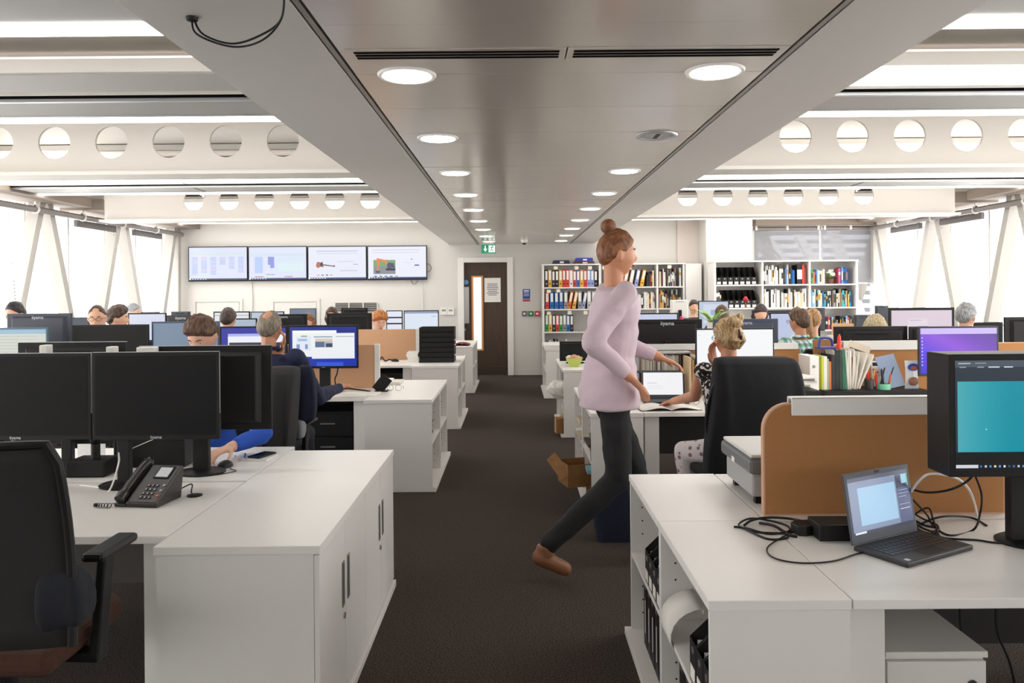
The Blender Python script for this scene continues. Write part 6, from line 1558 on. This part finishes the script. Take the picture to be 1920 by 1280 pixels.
def person(label, hx, hy, Y, yaw, skin='fair', hair=('#3a2a20', '#5a4332'), style='short', top='#333333', topmat=None, legs='#22242c', legmat=None, sleeve='long', lean=0.12, hpitch=0.0, hyaw=0.0, voxel=0.011,
           pose='seated', armL=None, armR=None, glasses=False, face=False, legL=None, legR=None, scale=1.0, thick=0.016, extras=None, seed=0, shoe='#2a2420', build=1.0, collar=False, curls=(0.5, 0.5)):
    hc = P(hx, hy, Y)
    rzc, rzs = math.cos(yaw), math.sin(yaw)
    if pose == 'seated':
        hz = hc.z/scale; pz = 0.575
    else: hz = 1.63; pz = 0.95
    # head offset = (0, lean) local
    rx = hc.x - (-rzs*lean)*scale; ry = hc.y - (rzc*lean)*scale
    o = thing('person', label, 'person', (rx, ry, 0), yaw); o.scale = (scale,)*3
    sk = SKIN[skin]; B = build
    sp = lambda t: Vector((0, lean*(max(t,0)**1.2)*0.85, pz+(hz-0.165-pz)*t))
    neck0 = sp(1.0); headc = Vector((0, lean, hz))
    HM = Matrix.Translation(headc) @ Matrix.Rotation(hyaw, 4, 'Z') @ Matrix.Rotation(-hpitch, 4, 'X')
    lv = ((-0.18, .165, .125), (0.0, .17, .125), (0.3, .148, .105), (0.55, .16, .115), (0.8, .178, .112), (0.95, .150, .085), (1.0, .085, .062))
    def torso(mb, k, top=1.0): loft(mb, [(sp(t), rx_*k*B, ry_*k*B) for t, rx_, ry_ in lv])
    shz = sp(0.93)
    SH = {s: Vector((s*0.175*B, shz.y, shz.z)) for s in (-1, 1)}
    if pose == 'seated':
        dl = {s: (Vector((s*0.24, lean*0.6+0.06, shz.z-0.27)), Vector((s*0.17, lean+0.28, 0.77))) for s in (-1, 1)}
        hips = {s: Vector((s*0.09, 0.0, pz-0.02)) for s in (-1, 1)}
        lg = {s: (Vector((s*0.13, 0.42, 0.545)), Vector((s*0.13, 0.44, 0.10))) for s in (-1, 1)}
    else:
        dl = {s: (Vector((s*0.25, -0.02, shz.z-0.28)), Vector((s*0.24, 0.06, shz.z-0.53))) for s in (-1, 1)}
        hips = {s: Vector((s*0.09, 0.0, pz)) for s in (-1, 1)}
        lg = {s: (Vector((s*0.1, 0.03, 0.5)), Vector((s*0.1, 0.0, 0.09))) for s in (-1, 1)}
    if armL: dl[-1] = tuple(Vector(q) for q in armL[:2])
    if armR: dl[1] = tuple(Vector(q) for q in armR[:2])
    if legL: lg[-1] = tuple(Vector(q) for q in legL)
    if legR: lg[1] = tuple(Vector(q) for q in legR)
    # one continuous body
    mb = MB(); torso(mb, 0.93)
    cap(mb, neck0-Vector((0, 0.01, 0.05)), headc+Vector((0, -0.022, -0.06)), 0.054, 0.050)
    head_mb(mb, HM)
    for s in (-1, 1):
        e, w = dl[s]; cap(mb, SH[s]*0.97+Vector((0, 0, shz.z*0.03)), e, 0.052*B, 0.04*B); cap(mb, e, w, 0.04*B, 0.026)
        d = (w-e).normalized(); hd = (armL if s < 0 else armR); nrm = (0, 0, -1)
        if hd and len(hd) > 2: nrm = hd[2]
        dd = d
        if hd and len(hd) > 3: dd = Vector(hd[3])
        hand(mb, w, dd, nrm, curls[0 if s < 0 else 1], -1 if s > 0 else 1)
        k, a = lg[s]; cap(mb, hips[s], k, 0.078*B, 0.055); cap(mb, k, a, 0.052, 0.034)
        ft = Vector((0, 1, 0)); cap(mb, a-Vector((0, 0.02, 0.04)), a+(Vector((0, 0.13, -0.052)) if abs(a.z-0.09) < 0.07 else Vector((0, 0.09, -0.10))), 0.034, 0.027)
    fuse(mb, 'body', o, sk, voxel, 2)
    if extras: extras(o, HM)
    hair_ob(o, HM, hairmat(*hair), style, thick, seed)
    # shirt / top
    tm_ = topmat or mat('cloth_'+top[1:], top, 0.85, bump=(120, 0.15))
    mb = MB(); loft(mb, [(sp(-0.2), .188*B, .158*B), (sp(0), .186*B, .15*B)]+[(sp(t), rx_*1.04*B+0.004, ry_*1.05*B+0.006) for t, rx_, ry_ in lv[2:-1]]+[(sp(0.99), .085*B, .068*B)])
    for s in (-1, 1):
        e, w = dl[s]
        if sleeve == 'none': cap(mb, SH[s]*0.9+Vector((0, 0, shz.z*.1)), SH[s]*0.96+Vector((0, 0, shz.z*.04)), 0.06*B, 0.06*B)
        else:
            if sleeve == 'short': cap(mb, SH[s]*0.97+Vector((0, 0, shz.z*.03)), SH[s].lerp(e, 0.6), 0.064*B, 0.056*B)
            else:
                cap(mb, SH[s]*0.97+Vector((0, 0, shz.z*.03)), e, 0.064*B, 0.054*B); mb.tube([e, e.lerp(w, 0.9)], [0.053*B, 0.038], n=14); mb.ball(e, 0.053*B)
    fuse(mb, 'jumper' if sleeve == 'long' else 'top', o, tm_, max(voxel, 0.009), 2, fold=0.010 if sleeve != 'none' else 0.004, seed=seed+3)
    if collar:
        c_ = MB(); 
        for s in (-1, 1): pass
        rr = [(neck0+Vector((0.068*math.cos(2*PI*k/20), -0.005+0.066*math.sin(2*PI*k/20), 0.02+(0.012 if math.sin(2*PI*k/20) < 0 else 0)))) for k in range(21)]
        c_.tube(rr, 0.014, n=8).build('collar', o, tm_, smooth=True)
    lm = legmat or mat('cloth_'+legs[1:], legs, 0.85, bump=(90, 0.1))
    mb = MB(); loft(mb, [(sp(-0.2), .165*B, .125*B), (sp(0.0), .168*B, .128*B), (sp(0.08), .155*B, .115*B)])
    for s in (-1, 1):
        k, a = lg[s]; cap(mb, hips[s]-Vector((0, 0, 0.03 if pose != 'seated' else 0)), k, (0.082 if pose != 'seated' else 0.092)*B, 0.070); cap(mb, k, a.lerp(k, 0.06), 0.066, 0.05)
    fuse(mb, 'trousers', o, lm, max(voxel, 0.011), 2, fold=0.006, seed=seed+9)
    for s in (-1, 1):
        k, a = lg[s]; m2 = MB(); tip = (a-k).normalized(); fz = a.z-0.09
        ft = Vector((0, 0.14, -0.05)) if abs(fz) < 0.07 else Vector((0, 0.10, -0.11))
        cap(m2, a+Vector((0, -0.025, -0.045)), a+ft, 0.043, 0.036, 14); m2.tube([a+Vector((0, 0, -0.03)), a+Vector((0, 0, 0.02))], 0.044, n=12)
        fuse(m2, 'shoe', o, mat('shoe_'+shoe[1:], shoe, 0.5), 0.012, 1)
    if face:
        for s in (-1, 1):
            e = MB().ball(HM @ Vector((s*0.031, 0.0670, 0.004)), 0.0115, n=12).build('eye', o, plain('#d9d4ce', 0.3), smooth=True)
            MB().ball(HM @ Vector((s*0.031, 0.0758, 0.003)), 0.0045, n=8).build('iris', e, plain('#2c221c', 0.3), smooth=True)
            b = MB(); b.tube([HM @ Vector((s*0.016, 0.0895, 0.024)), HM @ Vector((s*0.032, 0.0855, 0.030)), HM @ Vector((s*0.047, 0.076, 0.025))], [0.0028, 0.0035, 0.002], n=6).build('eyebrow', o, hairmat(*hair))
        MB().tube([HM @ Vector((-0.022, 0.084, -0.058)), HM @ Vector((0, 0.0955, -0.055)), HM @ Vector((0.022, 0.084, -0.058))], [0.002, 0.0055, 0.002], n=8).build('mouth', o, plain('#a8604f', 0.5), smooth=True)
    if glasses:
        g = MB()
        for s in (-1, 1):
            g.tube([HM @ Vector((s*0.032+0.023*math.cos(2*PI*k/18), 0.099, 0.004+0.017*math.sin(2*PI*k/18))) for k in range(19)], 0.0018, n=6)
            g.tube([HM @ Vector((s*0.055, 0.097, 0.008)), HM @ Vector((s*0.082, 0.04, 0.010)), HM @ Vector((s*0.084, -0.01, 0.004))], 0.0018, n=6)
        g.tube([HM @ Vector((-0.009, 0.101, 0.006)), HM @ Vector((0.009, 0.101, 0.006))], 0.0018, n=6)
        g.build('spectacles', o, BLACK_PL)
    return o
R = math.radians
# --- left side
c = P(28, 585, 7.3)
person('person with black hair in a low bun behind the dark branded monitor', 28, 590, 7.95, R(165), hair=('#151416', '#232126'), style='lowbun', top='#d8dadc', voxel=0.014, seed=1)
bm_ = person('balding man with spectacles and white shirt facing the camera beyond the black screen', 182, 596, 7.95, R(198), hair=('#3d2c22', '#57402f'), style='recede', top='#e4e4e2', glasses=True, face=True, voxel=0.009, scale=1.06, hpitch=0.15, seed=2, thick=0.008)
person('dark haired man in profile with a white shirt, behind the slate blue screen', 221, 598, 8.7, R(-72), hair=('#2c1f19', '#5a4030'), style='quiff', top='#e8e8e6', face=True, voxel=0.009, seed=3, scale=1.12, thick=0.022)
person('grey haired man in a pale shirt far off near the window corner', 250, 586, 10.95, R(-80), skin='pink', hair=('#84868a', '#a6a8ab'), style='short', top='#d9dde2', face=True, voxel=0.014, seed=4)
# blue sleeved man
bx, by = P(380, 630, 4.62).x, 4.62
def tl(root_x, root_y, yaw, p):
    d = Vector((p[0]-root_x, p[1]-root_y, 0)); c_, s_ = math.cos(-yaw), math.sin(-yaw)
    return Vector((d.x*c_-d.y*s_, d.x*s_+d.y*c_, p[2]))
yaw = R(188); lean = 0.14; rx_ = bx-(-math.sin(yaw)*lean); ry_ = by-math.cos(yaw)*lean
el = tl(rx_, ry_, yaw, P(492, 815, 4.12)); wr = tl(rx_, ry_, yaw, P(432, 838, 3.93)); 
er = tl(rx_, ry_, yaw, (bx-0.12, 4.45, 0.86)); 
print('arm', el, wr)
person('man with thick brown hair and rolled blue sleeves, head bowed behind the black monitors', 380, 630, 4.62, yaw, hair=('#3c281c', '#6b4a33'), style='quiff', top='#1f4fb0', lean=lean, hpitch=0.55, hyaw=R(-20), voxel=0.007, face=True, armL=(el, wr, (0, 0, -1)), armR=((0.25, 0.1, 0.9), (0.14, 0.42, 0.775)), seed=5, thick=0.02, curls=(0.7, 0.5))
person('man seen from behind with short brown hair and navy shirt, third row', 428, 599, 8.5, 0, hair=('#2e231c', '#4a3a2e'), style='short', top='#1d2248', voxel=0.010, seed=6, collar=True)
yaw = R(-6); lean = 0.10; hc = P(506, 616, 5.45); rx_ = hc.x-(-math.sin(yaw)*lean); ry_ = hc.y-math.cos(yaw)*lean
e_ = tl(rx_, ry_, yaw, P(596, 745, 5.75)); w_ = tl(rx_, ry_, yaw, P(640, 724, 6.28)); e_.z = max(e_.z, 0.80); w_.z = max(w_.z, 0.775)
person('older man with a bald crown and navy jumper, seen from behind at the blue desktop', 506, 616, 5.45, yaw, skin='tan', hair=('#6f6355', '#8f8474'), style='bald', top='#1b2140', lean=lean, voxel=0.007, armR=(e_, w_, (0, 0, -1)), armL=((-0.2, 0.22, 0.86), (0.05, 0.17, hc.z-0.16), (0, -0.3, 1), (0.35, -0.1, 0.9)), seed=7, build=1.12, thick=0.012, collar=True, curls=(0.8, 0.4))
person('ginger haired man in a cream top looking down behind the tan divider', 711, 603, 10.65, R(208), skin='pink', hair=('#a8622c', '#cf8a48'), style='ginger', top='#e6e2d8', hpitch=0.35, face=True, voxel=0.010, seed=8, thick=0.026, scale=1.12, lean=0.2)
person('person with curly auburn hair mostly hidden behind the black branded monitor', 578, 604, 11.2, R(150), hair=('#6b4630', '#8f6242'), style='loose', top='#c9c4bc', voxel=0.014, seed=9)
person('person with dark brown hair just above the square black monitor', 622, 592, 11.3, R(180), hair=('#3c2a22', '#553d30'), style='loose', top='#888888', voxel=0.014, seed=10)
# --- right side
# plaid shirt
plaid = mat('plaid_cloth', '#cfe0e0', 0.85)
_n = plaid.node_tree; _b = _n.nodes['Principled BSDF']; _tc = _n.nodes.new('ShaderNodeTexCoord')
def _wv(ax, sc, ph):
    w = _n.nodes.new('ShaderNodeTexWave'); w.bands_direction = ax; w.inputs['Scale'].default_value = sc; w.inputs['Phase Offset'].default_value = ph; _n.links.new(_tc.outputs['Object'], w.inputs[0])
    r = _n.nodes.new('ShaderNodeValToRGB'); r.color_ramp.elements[0].position = .45; r.color_ramp.elements[1].position = .6; _n.links.new(w.outputs['Fac'], r.inputs[0]); return r
w1, w2 = _wv('X', 5.5, 0), _wv('Z', 5.5, 1)
m1_ = _n.nodes.new('ShaderNodeMixRGB'); m1_.inputs[1].default_value = lin('#d9e6e4'); m1_.inputs[2].default_value = lin('#7fb0c0'); _n.links.new(w1.outputs[0], m1_.inputs[0])
m2_ = _n.nodes.new('ShaderNodeMixRGB'); m2_.blend_type = 'MULTIPLY'; m2_.inputs[2].default_value = lin('#a9c8a4'); _n.links.new(w2.outputs[0], m2_.inputs[0]); _n.links.new(m1_.outputs[0], m2_.inputs[1]); _n.links.new(m2_.outputs[0], _b.inputs['Base Color'])
def headphones(o, HM):
    g = MB(); g.tube([HM @ Vector((0.088*math.cos(t), -0.01, 0.01+0.125*math.sin(t))) for t in [PI*k/14 for k in range(15)]], 0.007, n=8)
    for s in (-1, 1): g.ball(HM @ Vector((s*0.088, -0.005, -0.005)), (0.015, 0.03, 0.035), n=12)
    g.build('headphones', o, BLACK_PL, smooth=True)
person('brown haired man in pale plaid shirt, seen from behind in the third row', 1498, 604, 7.55, R(14), skin='tan', hair=('#3f2c1f', '#6e4f36'), style='quiff', topmat=plaid, lean=0.14, hyaw=R(20), glasses=True, voxel=0.009, seed=11, build=1.05, thick=0.02, collar=True)
person('person with a tawny ponytail beside the plaid shirted man', 1524, 602, 8.05, R(-20), hair=('#8a6238', '#b58a5a'), style='pony', top='#d8d3cc', voxel=0.011, seed=12, hyaw=R(-20))
person('dark haired person with black face mask like collar beneath the dark book shelf', 1301, 576, 13.35, R(180), hair=('#241b18', '#3a2c26'), style='short', top='#2a2a2c', voxel=0.013, face=True, seed=13).__setitem__('label', 'dark haired person in black far off beneath the dark book shelf')
person('person with long straight brown hair seen from behind near the magazine files', 1353, 590, 11.1, 0, hair=('#43301f', '#6a4d33'), style='long', top='#5c5450', voxel=0.012, seed=14, scale=1.08)
person('person with dark hair parted on top, facing the camera below the magazine files', 1426, 588, 10.3, R(180), hair=('#241c1c', '#3c2f2f'), style='loose', top='#e6e2de', voxel=0.013, seed=15, hpitch=0.3)
person('person with short ash blonde hair bent low behind the black clip handle monitor', 1640, 616, 7.2, R(180), skin='pink', hair=('#a39172', '#cbb996'), style='loose', top='#b9c2cc', voxel=0.010, seed=16, hpitch=0.6, thick=0.026)
person('grey haired man in a cream shirt turned toward the bright windows', 1812, 594, 7.35, R(-58), skin='fair', hair=('#77787a', '#a9aaac'), style='short', top='#e2ded4', voxel=0.008, face=True, seed=17, thick=0.02, collar=True)
# bun haired woman
pat = mat('patterned_cloth', '#e6e0da', 0.85)
_n = pat.node_tree; _b = _n.nodes['Principled BSDF']; _tc = _n.nodes.new('ShaderNodeTexCoord'); _v = _n.nodes.new('ShaderNodeTexNoise'); _v.inputs['Scale'].default_value = 17; _v.inputs['Detail'].default_value = 1.5; _v.inputs['Distortion'].default_value = 2.2
_r = _n.nodes.new('ShaderNodeValToRGB'); _r.color_ramp.elements[0].position = 0.50; _r.color_ramp.elements[1].position = 0.53; _r.color_ramp.elements[0].color = lin('#1a1818'); _r.color_ramp.elements[1].color = lin('#e3dcd6')
_n.links.new(_tc.outputs['Object'], _v.inputs[0]); _n.links.new(_v.outputs[0], _r.inputs[0]); _n.links.new(_r.outputs[0], _b.inputs['Base Color'])
flo = mat('floral_cloth', '#e6dfe0', 0.85)
_n = flo.node_tree; _b = _n.nodes['Principled BSDF']; _tc = _n.nodes.new('ShaderNodeTexCoord'); _v = _n.nodes.new('ShaderNodeTexVoronoi'); _v.inputs['Scale'].default_value = 22
_r = _n.nodes.new('ShaderNodeValToRGB'); _r.color_ramp.elements[0].position = 0.22; _r.color_ramp.elements[1].position = 0.36; _r.color_ramp.elements[0].color = lin('#8f6a72'); _r.color_ramp.elements[1].color = lin('#e4dcdd')
_n.links.new(_tc.outputs['Object'], _v.inputs[0]); _n.links.new(_v.outputs['Distance'], _r.inputs[0]); _n.links.new(_r.outputs[0], _b.inputs['Base Color'])
yaw = R(4); lean = 0.08; hc = P(1364, 636, 5.02); rx_ = hc.x-(-math.sin(yaw)*lean); ry_ = hc.y-math.cos(yaw)*lean
e_ = tl(rx_, ry_, yaw, P(1303, 742, 5.18)); w_ = tl(rx_, ry_, yaw, P(1262, 752, 5.52)); w_.z = max(w_.z, 0.78)
def clip(o, HM): MB().tube([HM @ Vector((0.005, -0.125, 0.07)), HM @ Vector((0.0, -0.15, 0.03)), HM @ Vector((0.012, -0.135, -0.02))], [0.006, 0.012, 0.006], n=8).build('hair_clip', o, plain('#3a2420', 0.3), smooth=True)
person('woman with a blonde hair bun and sleeveless black and white top, seen from behind', 1364, 636, 5.02, yaw, skin='tan', hair=('#8a6c4a', '#c6a97c'), style='bun', topmat=pat, sleeve='none', lean=lean, voxel=0.007, legmat=flo, armL=(e_, w_, (0, 0, -1)), armR=((0.16, 0.2, 0.88), (-0.06, 0.15, hc.z-0.17), (0, -0.3, 1), (-0.2, 0.0, 0.9)), legL=((-0.27, 0.16, 0.52), (-0.24, 0.12, 0.10)), glasses=True, extras=clip, seed=18, thick=0.02, hyaw=R(12))
bw_root = (rx_, ry_)
# walking woman
yaw = R(-80)
wk = person('tall walking woman with a topknot, lilac blouse, black trousers and tan shoes', 1157, 478, 4.38, yaw, skin='tan', hair=('#6b4028', '#94603c'), style='topknot', top='#cdb9c3', lean=0.05, legs='#1b1b1d', pose='standing', scale=1.09, voxel=0.007, shoe='#8a5a3a',
       armR=((0.26, -0.16, 1.20), (0.22, 0.04, 1.02)), armL=((-0.24, 0.12, 1.17), (-0.17, 0.34, 1.08)), legR=((0.09, 0.02, 0.50), (0.08, -0.36, 0.17)), legL=((-0.09, 0.16, 0.52), (-0.08, 0.24, 0.10)), face=True, seed=19)
# chairs for the seated people
for ob_ in [q for q in list(COL.objects) if q.name.startswith('person') and q.parent is None]:
    if ob_ is wk: continue
    L = ob_['label']; yw = ob_.rotation_euler.z
    x, y = ob_.location.x, ob_.location.y
    ch_ = seat_for('black office chair under the ' + ' '.join(L.split()[:7]), x, y, yw)
    if 'blonde hair bun' in L:
        for q in list(ch_.children):
            if q.name.startswith('armrest'): bpy.data.objects.remove(q)
# jackets over the two near chair backs
gj = mat('grey_jacket', '#353433', 0.9, bump=(18, 0.6)); bj = mat('black_navy_coat', '#15161b', 0.9, bump=(18, 0.3))
x0, x1 = P(1338, 700, 4.76).x, P(1492, 700, 4.76).x; cx = (x0+x1)/2; w = (x1-x0)/2
zt = P(1400, 667, 4.76).z; zb = P(1400, 884, 4.76).z
draped('large black coat draped over the chair back behind the bun haired woman', (0, 0, 0), [(cx-0.01, 4.74, zt, w*0.93, 0.06), (cx, 4.72, zt-0.02, w*1.0, 0.09), (cx+0.005, 4.70, zt-0.15, w*1.06, 0.12), (cx, 4.70, zt-0.4, w*1.16, 0.13), (cx-0.01, 4.73, zb+0.1, w*1.24, 0.10), (cx-0.01, 4.73, zb, w*1.25, 0.10), (cx, 4.73, zb-0.08, w*1.15, 0.09)], bj, amp=0.022)
x0, x1 = P(498, 700, 5.14).x, P(562, 700, 5.14).x; cx = (x0+x1)/2; w = (x1-x0)/2; zt = P(530, 684, 5.14).z
draped('dark grey jacket hung over the chair of the navy jumper man', (0, 0, 0), [(cx, 5.10, zt, w*0.9, 0.06), (cx, 5.09, zt-0.03, w, 0.09), (cx, 5.08, zt-0.2, w*0.92, 0.11), (cx-0.01, 5.07, zt-0.42, w*1.02, 0.11), (cx-0.02, 5.07, zt-0.6, w*0.85, 0.1)], gj, amp=0.03)
x0, x1 = P(553, 700, 5.3).x, P(598, 700, 5.3).x; cx = (x0+x1)/2; w = (x1-x0)/2; zt = P(570, 660, 5.3).z; zb = P(570, 795, 5.3).z
draped('navy garment hanging at the side of the navy jumper man', (0, 0, 0), [(cx-0.02, 5.27, zt-0.08, w*0.6, 0.04), (cx-0.01, 5.27, zt-0.14, w*0.8, 0.06), (cx, 5.25, zt-0.3, w*0.9, 0.06), (cx, 5.24, zb, w*0.85, 0.05)], NAVY, amp=0.012)
x0, x1 = P(549, 800, 5.3).x, P(578, 800, 5.3).x; cx = (x0+x1)/2; w = (x1-x0)/2; z1 = P(560, 790, 5.3).z; z0 = P(560, 822, 5.3).z
draped('light grey jacket lining showing below the navy garment', (0, 0, 0), [(cx, 5.22, z1+0.03, w*0.9, 0.04), (cx, 5.22, z1, w, 0.05), (cx, 5.22, z0, w*1.0, 0.04)], plain('#8f9299', 0.9), amp=0.012)
q = P(148, 1105, 2.25)
draped('dark blue jacket bundle hanging low on the large mesh chair', (0, 0, 0), [(q.x-0.02, 2.2, q.z+0.085, 0.035, 0.03), (q.x-0.01, 2.2, q.z+0.06, 0.06, 0.05), (q.x, 2.2, q.z, 0.07, 0.06), (q.x, 2.2, q.z-0.06, 0.065, 0.06), (q.x-0.01, 2.2, q.z-0.09, 0.04, 0.04)], mat('slate_jacket', '#171a22', 0.9, bump=(30, .4)), amp=0.01)
# black drawer unit behind the chair of the navy jumper man
o = thing('under_desk_unit', 'black drawer unit under the second desk beside the aisle cabinet', 'cabinet', (-1.75, 6.4, 0))
box('body', o, BLACK_PL, 0, 0.02, 0, 0.42, 0.6, 0.6); 
for k in range(3): d = box('drawer', o, BLACK_PL, 0.005, 0, 0.02+0.19*k, 0.415, 0.0195, 0.2+0.19*k, bevel=0.003); box('handle', d, ALU, 0.15, -0.012, 0.12+0.19*k, 0.27, -0.0005, 0.13+0.19*k)
